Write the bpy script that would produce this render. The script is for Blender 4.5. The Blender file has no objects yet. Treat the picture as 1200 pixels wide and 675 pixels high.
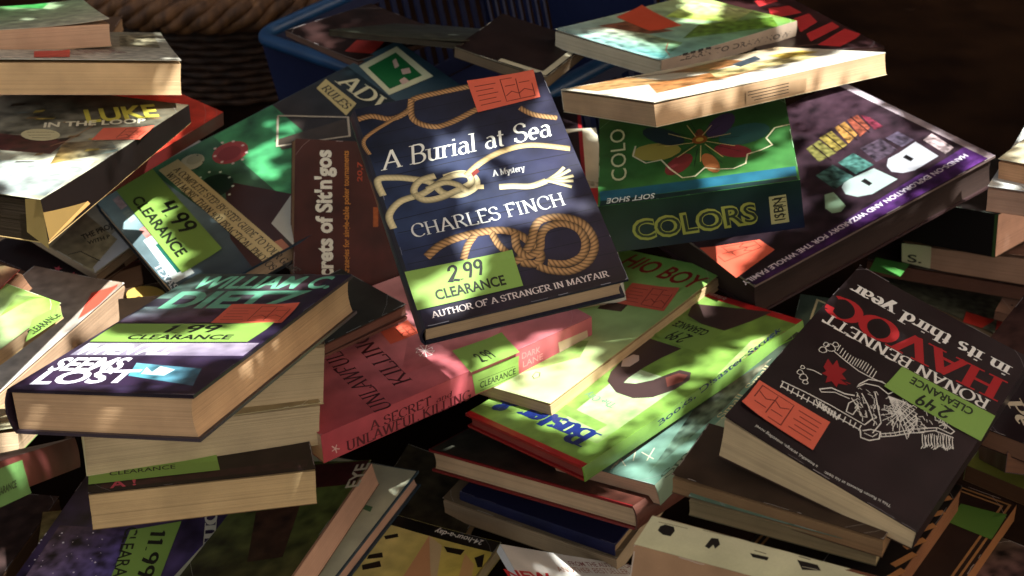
import bpy, math, random
import numpy as np
import mathutils
from mathutils import Vector, Matrix, noise
R_ = math.radians
SC = bpy.context.scene
COL = SC.collection
# ---------------------------------------------------------------- camera
cam_d = bpy.data.cameras.new('camera'); cam = bpy.data.objects.new('camera', cam_d); COL.objects.link(cam)
cam_d.sensor_width = 36; cam_d.lens = 50; cam_d.clip_start = .05; cam_d.clip_end = 200
cam.location = (0, 0, 0.93); cam.rotation_euler = (R_(90 - 31), 0, 0)
cam_d.dof.use_dof = True; cam_d.dof.focus_distance = 1.08; cam_d.dof.aperture_fstop = 14
SC.camera = cam
# ---------------------------------------------------------------- sky, sun, exposure
SUN_EL, SUN_AZ = 61, 112           # sun high on the right, slightly on the viewer's side (azimuth from +y towards +x)
w = bpy.data.worlds.new('World'); SC.world = w; w.use_nodes = True
nt = w.node_tree; bg = nt.nodes['Background']
sky = nt.nodes.new('ShaderNodeTexSky'); sky.sky_type = 'NISHITA'; sky.sun_disc = False
sky.sun_elevation = R_(SUN_EL); sky.sun_rotation = R_(SUN_AZ); sky.air_density = .6; sky.dust_density = 3.
mixc = nt.nodes.new('ShaderNodeMix'); mixc.data_type = 'RGBA'; mixc.blend_type = 'MULTIPLY'; mixc.inputs['Factor'].default_value = 1
mixc.inputs[7].default_value = (1.0, .80, .54, 1)      # light filtered and bounced by the trees round the stall: warmer than open sky
nt.links.new(sky.outputs[0], mixc.inputs[6]); nt.links.new(mixc.outputs[2], bg.inputs['Color'])
bg.inputs['Strength'].default_value = .15
sd = bpy.data.lights.new('sun', 'SUN'); sun = bpy.data.objects.new('sun', sd); COL.objects.link(sun)
sd.energy = 4.0; sd.angle = R_(.5); sd.color = (.97, 1, .98)
sv = Vector((math.sin(R_(SUN_AZ)) * math.cos(R_(SUN_EL)), math.cos(R_(SUN_AZ)) * math.cos(R_(SUN_EL)), math.sin(R_(SUN_EL))))
sun.rotation_euler = sv.to_track_quat('Z', 'Y').to_euler()
vs = SC.view_settings; vs.view_transform = 'Standard'; vs.look = 'None'; vs.gamma = 1; vs.use_curve_mapping = False; vs.exposure = 1.72
SC.render.engine = 'CYCLES'; SC.cycles.use_denoising = True; SC.cycles.max_bounces = 6
GROUP = 'second-hand books heaped on the stall'
# ---------------------------------------------------------------- materials
MATS = {}
def nodes_of(name):
    m = bpy.data.materials.new(name); m.use_nodes = True
    nt = m.node_tree
    return m, nt, nt.nodes['Principled BSDF']
def mat_print(name, rough, spec, coat, bump=0.05, grain=0.10, matte=False):
    """printed / painted surface: colour from the mesh, worn by procedural noise, slightly uneven gloss"""
    if name in MATS: return MATS[name]
    m, nt, b = nodes_of(name); N = nt.nodes; Lk = nt.links
    at = N.new('ShaderNodeAttribute'); at.attribute_name = 'Col'
    tc = N.new('ShaderNodeTexCoord')
    n1 = N.new('ShaderNodeTexNoise'); n1.inputs['Scale'].default_value = 38; n1.inputs['Detail'].default_value = 8
    n2 = N.new('ShaderNodeTexNoise'); n2.inputs['Scale'].default_value = 900; n2.inputs['Detail'].default_value = 2
    Lk.new(tc.outputs['Object'], n1.inputs['Vector']); Lk.new(tc.outputs['Object'], n2.inputs['Vector'])
    mr = N.new('ShaderNodeMapRange'); mr.inputs['To Min'].default_value = 1 - grain * 1.6; mr.inputs['To Max'].default_value = 1 + grain * 1.6
    mx = N.new('ShaderNodeMath'); mx.operation = 'ADD'
    sc = N.new('ShaderNodeMath'); sc.operation = 'MULTIPLY'; sc.inputs[1].default_value = .5
    Lk.new(n1.outputs['Fac'], mx.inputs[0]); Lk.new(n2.outputs['Fac'], mx.inputs[1]); Lk.new(mx.outputs[0], sc.inputs[0])
    Lk.new(sc.outputs[0], mr.inputs['Value'])
    mul = N.new('ShaderNodeMix'); mul.data_type = 'RGBA'; mul.blend_type = 'MULTIPLY'; mul.inputs['Factor'].default_value = 1
    Lk.new(at.outputs['Color'], mul.inputs[6]); Lk.new(mr.outputs['Result'], mul.inputs[7])
    Lk.new(mul.outputs[2], b.inputs['Base Color'])
    rr = N.new('ShaderNodeMapRange'); rr.inputs['From Min'].default_value = .35; rr.inputs['From Max'].default_value = .65
    rr.inputs['To Min'].default_value = rough - .06; rr.inputs['To Max'].default_value = rough + .1
    n3 = N.new('ShaderNodeTexNoise'); n3.inputs['Scale'].default_value = 22; n3.inputs['Detail'].default_value = 6
    Lk.new(tc.outputs['Object'], n3.inputs['Vector']); Lk.new(n3.outputs['Fac'], rr.inputs['Value']); Lk.new(rr.outputs['Result'], b.inputs['Roughness'])
    b.inputs['Specular IOR Level'].default_value = spec
    b.inputs['Coat Weight'].default_value = coat; b.inputs['Coat Roughness'].default_value = .28
    bp = N.new('ShaderNodeBump'); bp.inputs['Strength'].default_value = bump; bp.inputs['Distance'].default_value = .002
    Lk.new(n3.outputs['Fac'], bp.inputs['Height']); Lk.new(bp.outputs['Normal'], b.inputs['Normal'])
    MATS[name] = m
    return m
def mat_pages():
    if 'page_edges' in MATS: return MATS['page_edges']
    m, nt, b = nodes_of('page_edges'); N = nt.nodes; Lk = nt.links
    at = N.new('ShaderNodeAttribute'); at.attribute_name = 'Col'
    tc = N.new('ShaderNodeTexCoord'); mp = N.new('ShaderNodeMapping'); mp.inputs['Scale'].default_value = (5, 5, 2600)
    Lk.new(tc.outputs['Object'], mp.inputs['Vector'])
    n1 = N.new('ShaderNodeTexNoise'); n1.inputs['Scale'].default_value = 1; n1.inputs['Detail'].default_value = 4
    Lk.new(mp.outputs['Vector'], n1.inputs['Vector'])
    n2 = N.new('ShaderNodeTexNoise'); n2.inputs['Scale'].default_value = 26; n2.inputs['Detail'].default_value = 6
    Lk.new(tc.outputs['Object'], n2.inputs['Vector'])
    r1 = N.new('ShaderNodeMapRange'); r1.inputs['From Min'].default_value = .3; r1.inputs['From Max'].default_value = .7; r1.inputs['To Min'].default_value = .84; r1.inputs['To Max'].default_value = 1.07
    r2 = N.new('ShaderNodeMapRange'); r2.inputs['From Min'].default_value = .3; r2.inputs['From Max'].default_value = .7; r2.inputs['To Min'].default_value = .82; r2.inputs['To Max'].default_value = 1.1
    Lk.new(n1.outputs['Fac'], r1.inputs['Value']); Lk.new(n2.outputs['Fac'], r2.inputs['Value'])
    mm = N.new('ShaderNodeMath'); mm.operation = 'MULTIPLY'; Lk.new(r1.outputs[0], mm.inputs[0]); Lk.new(r2.outputs[0], mm.inputs[1])
    mul = N.new('ShaderNodeMix'); mul.data_type = 'RGBA'; mul.blend_type = 'MULTIPLY'; mul.inputs['Factor'].default_value = 1
    Lk.new(at.outputs['Color'], mul.inputs[6]); Lk.new(mm.outputs[0], mul.inputs[7]); Lk.new(mul.outputs[2], b.inputs['Base Color'])
    b.inputs['Roughness'].default_value = .85; b.inputs['Specular IOR Level'].default_value = .2
    bp = N.new('ShaderNodeBump'); bp.inputs['Strength'].default_value = .35; bp.inputs['Distance'].default_value = .0006
    Lk.new(n1.outputs['Fac'], bp.inputs['Height']); Lk.new(bp.outputs['Normal'], b.inputs['Normal'])
    MATS['page_edges'] = m
    return m
def cover_mat(kind):
    return {'gloss': mat_print('glossy_laminated_cover', .38, .3, .1),
            'satin': mat_print('satin_printed_cover', .5, .25, .03),
            'matte': mat_print('matte_paper_cover', .62, .2, 0.)}[kind]

def lin(c):                                   # sRGB 0-255 -> linear, a little faded as old print is
    g_ = (c[0] * .3 + c[1] * .59 + c[2] * .11) * .12
    c = [x * .88 + g_ for x in c]
    return [((x / 255) / 12.92 if x <= 10.3 else (((x / 255) + .055) / 1.055) ** 2.4) for x in c]

# ---------------------------------------------------------------- mesh accumulator
class Acc:
    def __init__(s): s.v = []; s.f = []; s.c = []          # c: colour per vertex (linear)
    def add(s, vs, fs, cols):
        o = len(s.v); s.v += vs; s.f += [[i + o for i in f] for f in fs]
        if len(cols) == len(vs) and not isinstance(cols[0], (int, float)): s.c += cols
        else: s.c += [cols] * len(vs)
    def box(s, a, b, col, n=(1, 1)):
        x0, y0, z0 = a; x1, y1, z1 = b
        nx, ny = n; vs = []; fs = []
        for z in (z0, z1):
            for j in range(ny + 1):
                for i in range(nx + 1): vs.append((x0 + (x1 - x0) * i / nx, y0 + (y1 - y0) * j / ny, z))
        q = (nx + 1) * (ny + 1); I = lambda k, j, i: k * q + j * (nx + 1) + i
        for j in range(ny):
            for i in range(nx):
                fs.append([I(1, j, i), I(1, j, i + 1), I(1, j + 1, i + 1), I(1, j + 1, i)])
                fs.append([I(0, j, i), I(0, j + 1, i), I(0, j + 1, i + 1), I(0, j, i + 1)])
        for i in range(nx):
            fs.append([I(0, 0, i), I(0, 0, i + 1), I(1, 0, i + 1), I(1, 0, i)]); fs.append([I(0, ny, i + 1), I(0, ny, i), I(1, ny, i), I(1, ny, i + 1)])
        for j in range(ny):
            fs.append([I(0, j + 1, 0), I(0, j, 0), I(1, j, 0), I(1, j + 1, 0)]); fs.append([I(0, j, nx), I(0, j + 1, nx), I(1, j + 1, nx), I(1, j, nx)])
        s.add(vs, fs, col if isinstance(col, list) and isinstance(col[0], (int, float)) else lin(col))
    def build(s, name, mat, parent=None, warp=None, smooth=False):
        me = bpy.data.meshes.new(name)
        vs = [warp(*p) for p in s.v] if warp else s.v
        me.from_pydata([(p[0] * .001, p[1] * .001, p[2] * .001) for p in vs], [], s.f)
        ca = me.color_attributes.new('Col', 'FLOAT_COLOR', 'POINT')
        arr = np.ones((len(s.v), 4), dtype=np.float32); arr[:, :3] = np.array([c[:3] for c in s.c], dtype=np.float32)
        ca.data.foreach_set('color', arr.ravel())
        if smooth: me.polygons.foreach_set('use_smooth', [True] * len(me.polygons))
        me.materials.append(mat); me.update()
        o = bpy.data.objects.new(name, me); COL.objects.link(o)
        if parent is not None: o.parent = parent
        return o

# ---------------------------------------------------------------- lettering
def arc(cx, cy, rx, ry, a0, a1, n=12):
    return [(cx + rx * math.cos(math.radians(a0 + (a1 - a0) * i / n)), cy + ry * math.sin(math.radians(a0 + (a1 - a0) * i / n))) for i in range(n + 1)]
X = .64
GL = {  # advance, strokes, serif points
'A': (.80, [[(.08, 0), (.40, 1)], [(.40, 1), (.72, 0)], [(.20, .34), (.60, .34)]], [(.08, 0), (.72, 0)]),
'B': (.70, [[(.15, 0), (.15, 1)], [(.15, 1)] + arc(.36, .76, .22, .24, 90, -90) + [(.15, .52)], [(.15, .52)] + arc(.38, .26, .25, .26, 90, -90) + [(.15, 0)]], [(.12, 0), (.12, 1)]),
'C': (.76, [arc(.44, .5, .36, .5, 45, 315, 18), [(.69, .85), (.70, .66)]], []),
'D': (.80, [[(.15, 0), (.15, 1)], [(.15, 1)] + arc(.32, .5, .40, .5, 90, -90, 16) + [(.15, 0)]], [(.12, 0), (.12, 1)]),
'E': (.66, [[(.15, 0), (.15, 1)], [(.15, 1), (.58, 1), (.58, .84)], [(.15, .52), (.48, .52)], [(.15, 0), (.60, 0), (.61, .18)]], [(.12, 0), (.12, 1)]),
'F': (.62, [[(.15, 0), (.15, 1)], [(.15, 1), (.57, 1), (.57, .84)], [(.15, .52), (.46, .52)]], [(.15, 0), (.12, 1)]),
'G': (.80, [arc(.44, .5, .36, .5, 45, 318, 18), [(.71, .16), (.71, .44), (.52, .44)]], []),
'H': (.84, [[(.16, 0), (.16, 1)], [(.68, 0), (.68, 1)], [(.16, .52), (.68, .52)]], [(.16, 0), (.16, 1), (.68, 0), (.68, 1)]),
'I': (.36, [[(.18, 0), (.18, 1)]], [(.18, 0), (.18, 1)]),
'J': (.5, [[(.34, 1), (.34, .25)] + arc(.2, .22, .14, .2, 0, -120)], [(.34, 1)]),
'K': (.78, [[(.15, 0), (.15, 1)], [(.15, .42), (.62, 1)], [(.32, .60), (.70, 0)]], [(.15, 0), (.15, 1), (.62, 1), (.70, 0)]),
'L': (.62, [[(.15, 0), (.15, 1)], [(.15, 0), (.58, 0), (.59, .2)]], [(.12, 0), (.15, 1)]),
'M': (.98, [[(.14, 0), (.16, 1)], [(.16, 1), (.48, .05)], [(.48, .05), (.80, 1)], [(.80, 1), (.83, 0)]], [(.14, 0), (.83, 0), (.13, 1), (.84, 1)]),
'N': (.84, [[(.16, 0), (.16, 1)], [(.16, 1), (.68, 0)], [(.68, 0), (.68, 1)]], [(.16, 0), (.13, 1), (.68, 1)]),
'O': (.84, [arc(.42, .5, .36, .5, 0, 360, 24)], []),
'P': (.66, [[(.15, 0), (.15, 1)], [(.15, 1)] + arc(.36, .73, .24, .27, 90, -90) + [(.15, .46)]], [(.15, 0), (.12, 1)]),
'R': (.74, [[(.15, 0), (.15, 1)], [(.15, 1)] + arc(.36, .75, .23, .25, 90, -90) + [(.15, .5)], [(.36, .5), (.68, 0)]], [(.15, 0), (.12, 1), (.68, 0)]),
'S': (.62, [arc(.31, .76, .22, .24, 40, 250, 12) + arc(.32, .26, .24, .26, 75, -140, 14), [(.50, .92), (.51, .76)], [(.10, .08), (.09, .26)]], []),
'T': (.72, [[(.36, 0), (.36, 1)], [(.06, .84), (.06, 1), (.66, 1), (.66, .84)]], [(.36, 0)]),
'U': (.80, [[(.16, 1), (.16, .32)] + arc(.40, .30, .24, .30, 180, 360) + [(.64, 1)]], [(.16, 1), (.64, 1)]),
'V': (.76, [[(.08, 1), (.38, 0)], [(.38, 0), (.68, 1)]], [(.08, 1), (.68, 1)]),
'W': (1.04, [[(.06, 1), (.28, 0)], [(.28, 0), (.52, 1)], [(.52, 1), (.74, 0)], [(.74, 0), (.98, 1)]], [(.06, 1), (.52, 1), (.98, 1)]),
'X': (.74, [[(.08, 1), (.66, 0)], [(.08, 0), (.66, 1)]], [(.08, 1), (.66, 1), (.08, 0), (.66, 0)]),
'Y': (.74, [[(.06, 1), (.37, .48)], [(.68, 1), (.37, .48)], [(.37, .48), (.37, 0)]], [(.06, 1), (.68, 1), (.37, 0)]),
'a': (.52, [arc(.24, .20, .17, .20, 70, 400), [(.12, .56)] + arc(.24, .45, .16, .18, 130, 0) + [(.40, .08), (.48, 0)]], []),
'c': (.48, [arc(.27, .31, .20, .31, 50, 310)], []),
'd': (.58, [arc(.25, .31, .18, .31, 20, 340), [(.43, 1), (.43, 0)]], [(.38, 1), (.47, 0)]),
'e': (.50, [[(.08, .33), (.44, .33)] + arc(.26, .31, .18, .31, 5, 305, 14)], []),
'f': (.36, [[(.16, 0), (.16, .8)] + arc(.28, .82, .12, .16, 180, 50), [(.04, .6), (.3, .6)]], [(.16, 0)]),
'g': (.52, [arc(.25, .36, .17, .25, 0, 360), [(.42, .6), (.42, -.1)] + arc(.25, -.1, .17, .16, 0, -160)], []),
'h': (.60, [[(.12, 0), (.12, 1)], [(.12, .42)] + arc(.30, .42, .16, .2, 150, 0) + [(.46, 0)]], [(.12, 0), (.08, 1), (.46, 0)]),
'i': (.28, [[(.14, 0), (.14, X)], [(.14, .82), (.14, .90)]], [(.14, 0), (.10, X)]),
'k': (.56, [[(.12, 0), (.12, 1)], [(.12, .25), (.42, .62)], [(.24, .4), (.48, 0)]], [(.12, 0), (.48, 0)]),
'l': (.28, [[(.14, 0), (.14, 1)]], [(.14, 0), (.10, 1)]),
'm': (.88, [[(.12, 0), (.12, X)], [(.12, .42)] + arc(.28, .42, .15, .2, 150, 0) + [(.43, 0)], [(.43, .42)] + arc(.59, .42, .15, .2, 150, 0) + [(.74, 0)]], [(.12, 0), (.43, 0), (.74, 0), (.08, X)]),
'n': (.60, [[(.12, 0), (.12, X)], [(.12, .42)] + arc(.30, .42, .16, .2, 150, 0) + [(.46, 0)]], [(.12, 0), (.08, X), (.46, 0)]),
'o': (.54, [arc(.27, .31, .20, .31, 0, 360)], []),
'p': (.58, [[(.14, -.28), (.14, X)], arc(.33, .31, .18, .31, 160, -160)], [(.14, -.28), (.10, X)]),
'r': (.42, [[(.12, 0), (.12, X)], [(.12, .40)] + arc(.30, .42, .16, .2, 150, 50)], [(.12, 0), (.08, X)]),
's': (.42, [arc(.21, .47, .14, .16, 40, 250, 8) + arc(.21, .16, .15, .16, 75, -140, 10)], []),
't': (.36, [[(.15, .84), (.15, .12)] + arc(.24, .10, .09, .10, 180, 300, 5), [(.03, .60), (.30, .60)]], []),
'u': (.60, [[(.12, X), (.12, .2)] + arc(.28, .2, .16, .2, 180, 340) + [(.46, X)], [(.46, X), (.46, 0)]], [(.08, X), (.42, X), (.5, 0)]),
'w': (.78, [[(.06, X), (.22, 0)], [(.22, 0), (.38, X)], [(.38, X), (.54, 0)], [(.54, 0), (.72, X)]], [(.06, X), (.72, X)]),
'x': (.52, [[(.06, X), (.46, 0)], [(.06, 0), (.46, X)]], []),
'y': (.54, [[(.06, X), (.27, .02)], [(.50, X), (.20, -.28), (.08, -.26)]], [(.06, X), (.50, X)]),
'&': (.82, [[(.74, .0), (.28, .66)] + arc(.38, .80, .13, .17, 200, -60, 12) + [(.18, .40)] + arc(.28, .22, .2, .22, 130, 330, 12) + [(.66, .46)]], []),
'!': (.3, [[(.15, .3), (.15, 1)], [(.15, 0), (.15, .06)]], []), ',': (.25, [[(.12, .06), (.08, -.12)]], []), '.': (.25, [[(.10, 0), (.10, .06)]], []),
"'": (.2, [[(.1, 1), (.1, .82)]], []), '-': (.4, [[(.08, .4), (.32, .4)]], []), ' ': (.34, [], []), '/': (.4, [[(.05, 0), (.35, 1)]], []),
'0': (.58, [arc(.29, .5, .22, .5, 0, 360, 20)], []), '1': (.36, [[(.08, .8), (.2, 1), (.18, 0)]], []),
'2': (.6, [[(.08, .72)] + arc(.28, .76, .2, .24, 170, -30, 10) + [(.04, .02), (.30, .10), (.58, .0)]], []),
'4': (.6, [[(.14, 1), (.10, .5), (.5, .48)], [(.46, .92), (.42, 0)]], []), '9': (.56, [arc(.26, .74, .18, .24, 20, 380, 14), [(.44, .8), (.40, .4), (.30, 0)]], []),
}
def strip(pts, wf):
    """polyline -> quad strip with mitred joints; wf(angle) gives the pen width"""
    P = [pts[0]]
    for p in pts[1:]:
        if math.hypot(p[0] - P[-1][0], p[1] - P[-1][1]) > 1e-4: P.append(p)
    if len(P) < 2: return None
    closed = math.hypot(P[0][0] - P[-1][0], P[0][1] - P[-1][1]) < 1e-3 and len(P) > 3
    vs = []; n = len(P)
    for i in range(n):
        if closed: a = P[i - 1] if i else P[-2]; b = P[i + 1] if i < n - 1 else P[1]
        else: a = P[max(i - 1, 0)]; b = P[min(i + 1, n - 1)]
        dx, dy = b[0] - a[0], b[1] - a[1]; L = math.hypot(dx, dy) or 1e-6; dx /= L; dy /= L
        w = wf(math.atan2(dy, dx)) / 2; k = 1.
        if 0 < i < n - 1:
            ex, ey = P[i + 1][0] - P[i][0], P[i + 1][1] - P[i][1]; l2 = math.hypot(ex, ey) or 1e-6
            k = 1 / max(.5, abs(dx * ex / l2 + dy * ey / l2))
        vs += [(P[i][0] - dy * w * k, P[i][1] + dx * w * k), (P[i][0] + dy * w * k, P[i][1] - dx * w * k)]
    return vs, [[2 * i + 1, 2 * i + 3, 2 * i + 2, 2 * i] for i in range(n - 1)]
def glyph_run(s, thick, thin, serif, track=0.):
    """list of (verts, faces, sublayer) in em units (cap height 1) and the run's length"""
    out = []; x = 0
    wf = (lambda a: thin + (thick - thin) * abs(math.sin(a - .35)))
    for ch in s:
        adv, st, sf = GL.get(ch) or GL.get(ch.upper()) or GL[' ']
        for k, p in enumerate(st):
            r = strip([(x + q[0], q[1]) for q in p], wf)
            if r: out.append((r[0], r[1], k))
        if serif:
            for q in sf:
                y0 = q[1] - (0.035 if q[1] > .3 else 0); h = thin * .9; w = thick * 1.05
                out.append(([(x + q[0] - w, y0), (x + q[0] + w, y0), (x + q[0] + w, y0 + h), (x + q[0] - w, y0 + h)], [[0, 1, 2, 3]], 5))
        x += adv + track
    return out, x
FONTC = {}
def sans_run(s, bold, sp=1.):
    key = (s, bold, sp)
    if key not in FONTC:
        cu = bpy.data.curves.new('t', 'FONT'); cu.body = s; cu.size = 1; cu.offset = bold; cu.resolution_u = 3; cu.space_character = sp
        ob = bpy.data.objects.new('t', cu); COL.objects.link(ob)
        dg = bpy.context.evaluated_depsgraph_get(); me = bpy.data.meshes.new_from_object(ob.evaluated_get(dg))
        vs = [(v.co.x, v.co.y) for v in me.vertices]; fs = [list(p.vertices) for p in me.polygons]
        bpy.data.objects.remove(ob); bpy.data.curves.remove(cu); bpy.data.meshes.remove(me)
        cap = .73
        FONTC[key] = ([(x / cap, y / cap) for x, y in vs], fs, (max([v[0] for v in vs] or [1])) / cap)
    return FONTC[key]

# ---------------------------------------------------------------- printed art on a face
class Face:
    """a flat (or bulging) side of a book: maps (u, v, n) in mm to the book's own x, y, z"""
    def __init__(s, which, w, h, t, bulge=0, lift=None):
        s.k = which; s.w = w; s.h = h; s.t = t; s.b = bulge; s.layer = 0; s.base = 0.05
    def __call__(s, u, v, n):
        if s.b and s.k != 'T': n += s.b * max(0, 1 - (2 * v / s.t - 1) ** 2)
        if s.k == 'T': return (u, v, s.t + n)
        if s.k == 'S': return (u, -s.h / 2 - n, v)
        if s.k == 'E': return (s.w / 2 + n, u, v)
        if s.k == 'W': return (-s.w / 2 - n, -u, v)
        return (-u, s.h / 2 + n, v)
STEP = .014
def tess(poly, acc, fc, n, col):
    pts = [Vector((p[0], p[1], 0)) for p in poly]
    tris = mathutils.geometry.tessellate_polygon([pts])
    area = sum(poly[i][0] * poly[(i + 1) % len(poly)][1] - poly[(i + 1) % len(poly)][0] * poly[i][1] for i in range(len(poly)))
    st = []
    for t in tris:
        a, b, c = (tuple(poly[i][:2]) for i in t)
        cr = (b[0] - a[0]) * (c[1] - a[1]) - (b[1] - a[1]) * (c[0] - a[0])
        st.append((a, b, c) if cr > 0 else (c, b, a))
    vs = []; fs = []; ix = {}
    def vid(p):
        q = (round(p[0], 3), round(p[1], 3))
        if q not in ix: ix[q] = len(vs); vs.append(fc(q[0], q[1], n))
        return ix[q]
    while st:                                # short edges, so that the print follows the cover's curve
        a, b, c = st.pop(); e = [math.dist(a, b), math.dist(b, c), math.dist(c, a)]; m = max(e)
        if m > 6:
            k = e.index(m); tr = ((a, b, c), (b, c, a), (c, a, b))[k]; md = ((tr[0][0] + tr[1][0]) / 2, (tr[0][1] + tr[1][1]) / 2)
            st += [(tr[0], md, tr[2]), (md, tr[1], tr[2])]
        else: fs.append([vid(a), vid(b), vid(c)])
    fs = [f for f in fs if len(set(f)) == 3]
    if fs: acc.add(vs, fs, lin(col))
def draw(pr, acc, fc):
    k = pr[0]; fc.layer += 1; n = fc.base + fc.layer * STEP
    if k == 'poly': tess(pr[2], acc, fc, n, pr[3])
    elif k == 'quad':                       # bilinear colours, optional mottling: (quad, face, 4 pts, 4 colours, noise amount, noise size)
        q, cs, am, sz = pr[2], [lin(c) for c in pr[3]], pr[4], pr[5]
        L = max(math.dist(q[0], q[1]), math.dist(q[2], q[3])); M = max(math.dist(q[1], q[2]), math.dist(q[0], q[3]))
        st = 2.2 if am else 4.5; nu = min(90, max(1, int(L / st))); nv = min(90, max(1, int(M / st)))
        vs = []; co = []
        for j in range(nv + 1):
            for i in range(nu + 1):
                a, b = i / nu, j / nv
                W = ((1 - a) * (1 - b), a * (1 - b), a * b, (1 - a) * b)
                u = sum(W[m] * q[m][0] for m in range(4)); v = sum(W[m] * q[m][1] for m in range(4))
                c = [sum(W[m] * cs[m][d] for m in range(4)) for d in range(3)]
                if am:
                    f = 1 + am * (noise.fractal(Vector((u / sz, v / sz, len(acc.v) * .0 + q[0][0])), 1, 2, 4) * 1.6)
                    c = [max(0, x * f) for x in c]
                vs.append(fc(u, v, n)); co.append(c)
        fs = [[j * (nu + 1) + i, j * (nu + 1) + i + 1, (j + 1) * (nu + 1) + i + 1, (j + 1) * (nu + 1) + i] for j in range(nv) for i in range(nu)]
        acc.add(vs, fs, co)
    elif k == 'line':
        fc.layer -= .85; Q = [tuple(pr[2][0])]
        for p in pr[2][1:]:
            m = int(math.dist(Q[-1], p) / 6) + 1; a = Q[-1]
            Q += [(a[0] + (p[0] - a[0]) * i / m, a[1] + (p[1] - a[1]) * i / m) for i in range(1, m + 1)]
        r = strip(Q, lambda a: pr[3])
        if r: acc.add([fc(p[0], p[1], n) for p in r[0]], r[1], lin(pr[4]))
    elif k == 'rope':                       # printed rope: light crown, dark edges and a slanted twist
        P = smooth_path(pr[2], .45); w = pr[3]; base = lin(pr[4]); tw = pr[5]; m = 7; vs = []; co = []; s_ = 0
        for i, p in enumerate(P):
            a = P[max(i - 1, 0)]; b = P[min(i + 1, len(P) - 1)]
            dx, dy = b[0] - a[0], b[1] - a[1]; L = math.hypot(dx, dy) or 1e-6; dx /= L; dy /= L
            if i: s_ += math.dist(P[i - 1], p)
            for j in range(m):
                q = (j / (m - 1) * 2 - 1)
                sh = .30 + .80 * math.cos(q * 1.35 + .35)
                sh *= 1 - tw * (.5 + .5 * math.sin((s_ / w * 1.7 + q * .62) * 6.283)) ** 2
                vs.append(fc(p[0] - dy * q * w / 2, p[1] + dx * q * w / 2, n)); co.append([max(0.004, x * sh) for x in base])
        fs = [[i * m + j + 1, i * m + j, (i + 1) * m + j, (i + 1) * m + j + 1] for i in range(len(P) - 1) for j in range(m - 1)]
        acc.add(vs, fs, co)
    elif k == 'text':
        _, _, font, s, a, b, h, shear, col, opt = pr
        dx, dy = b[0] - a[0], b[1] - a[1]; L = math.hypot(dx, dy); ux, uy = dx / L, dy / L
        if font == 'sans':
            vs, fs, ln = sans_run(s, opt); runs = [(vs, fs, 0)]
        else:
            runs, ln = glyph_run(s, opt, opt * (.32 if font == 'serif' else .9), font == 'serif')
        kx = L / ln; co = lin(col)
        for vs, fs, sub in runs:
            pts = [((x * kx + y * h * shear), y * h) for x, y in vs]
            acc.add([fc(a[0] + ux * x - uy * y, a[1] + uy * x + ux * y, n + sub * STEP * .45) for x, y in pts], fs, co)
        fc.layer += 2
def smooth_path(pts, step):
    out = []; n = len(pts)
    for i in range(n - 1):
        p0 = pts[max(i - 1, 0)]; p1 = pts[i]; p2 = pts[i + 1]; p3 = pts[min(i + 2, n - 1)]
        m = max(2, int(math.dist(p1, p2) / step))
        for j in range(m):
            t = j / m
            out.append(tuple(.5 * ((2 * p1[d]) + (-p0[d] + p2[d]) * t + (2 * p0[d] - 5 * p1[d] + 4 * p2[d] - p3[d]) * t * t + (-p0[d] + 3 * p1[d] - 3 * p2[d] + p3[d]) * t ** 3) for d in (0, 1)))
    out.append(tuple(pts[-1])); return out

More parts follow.
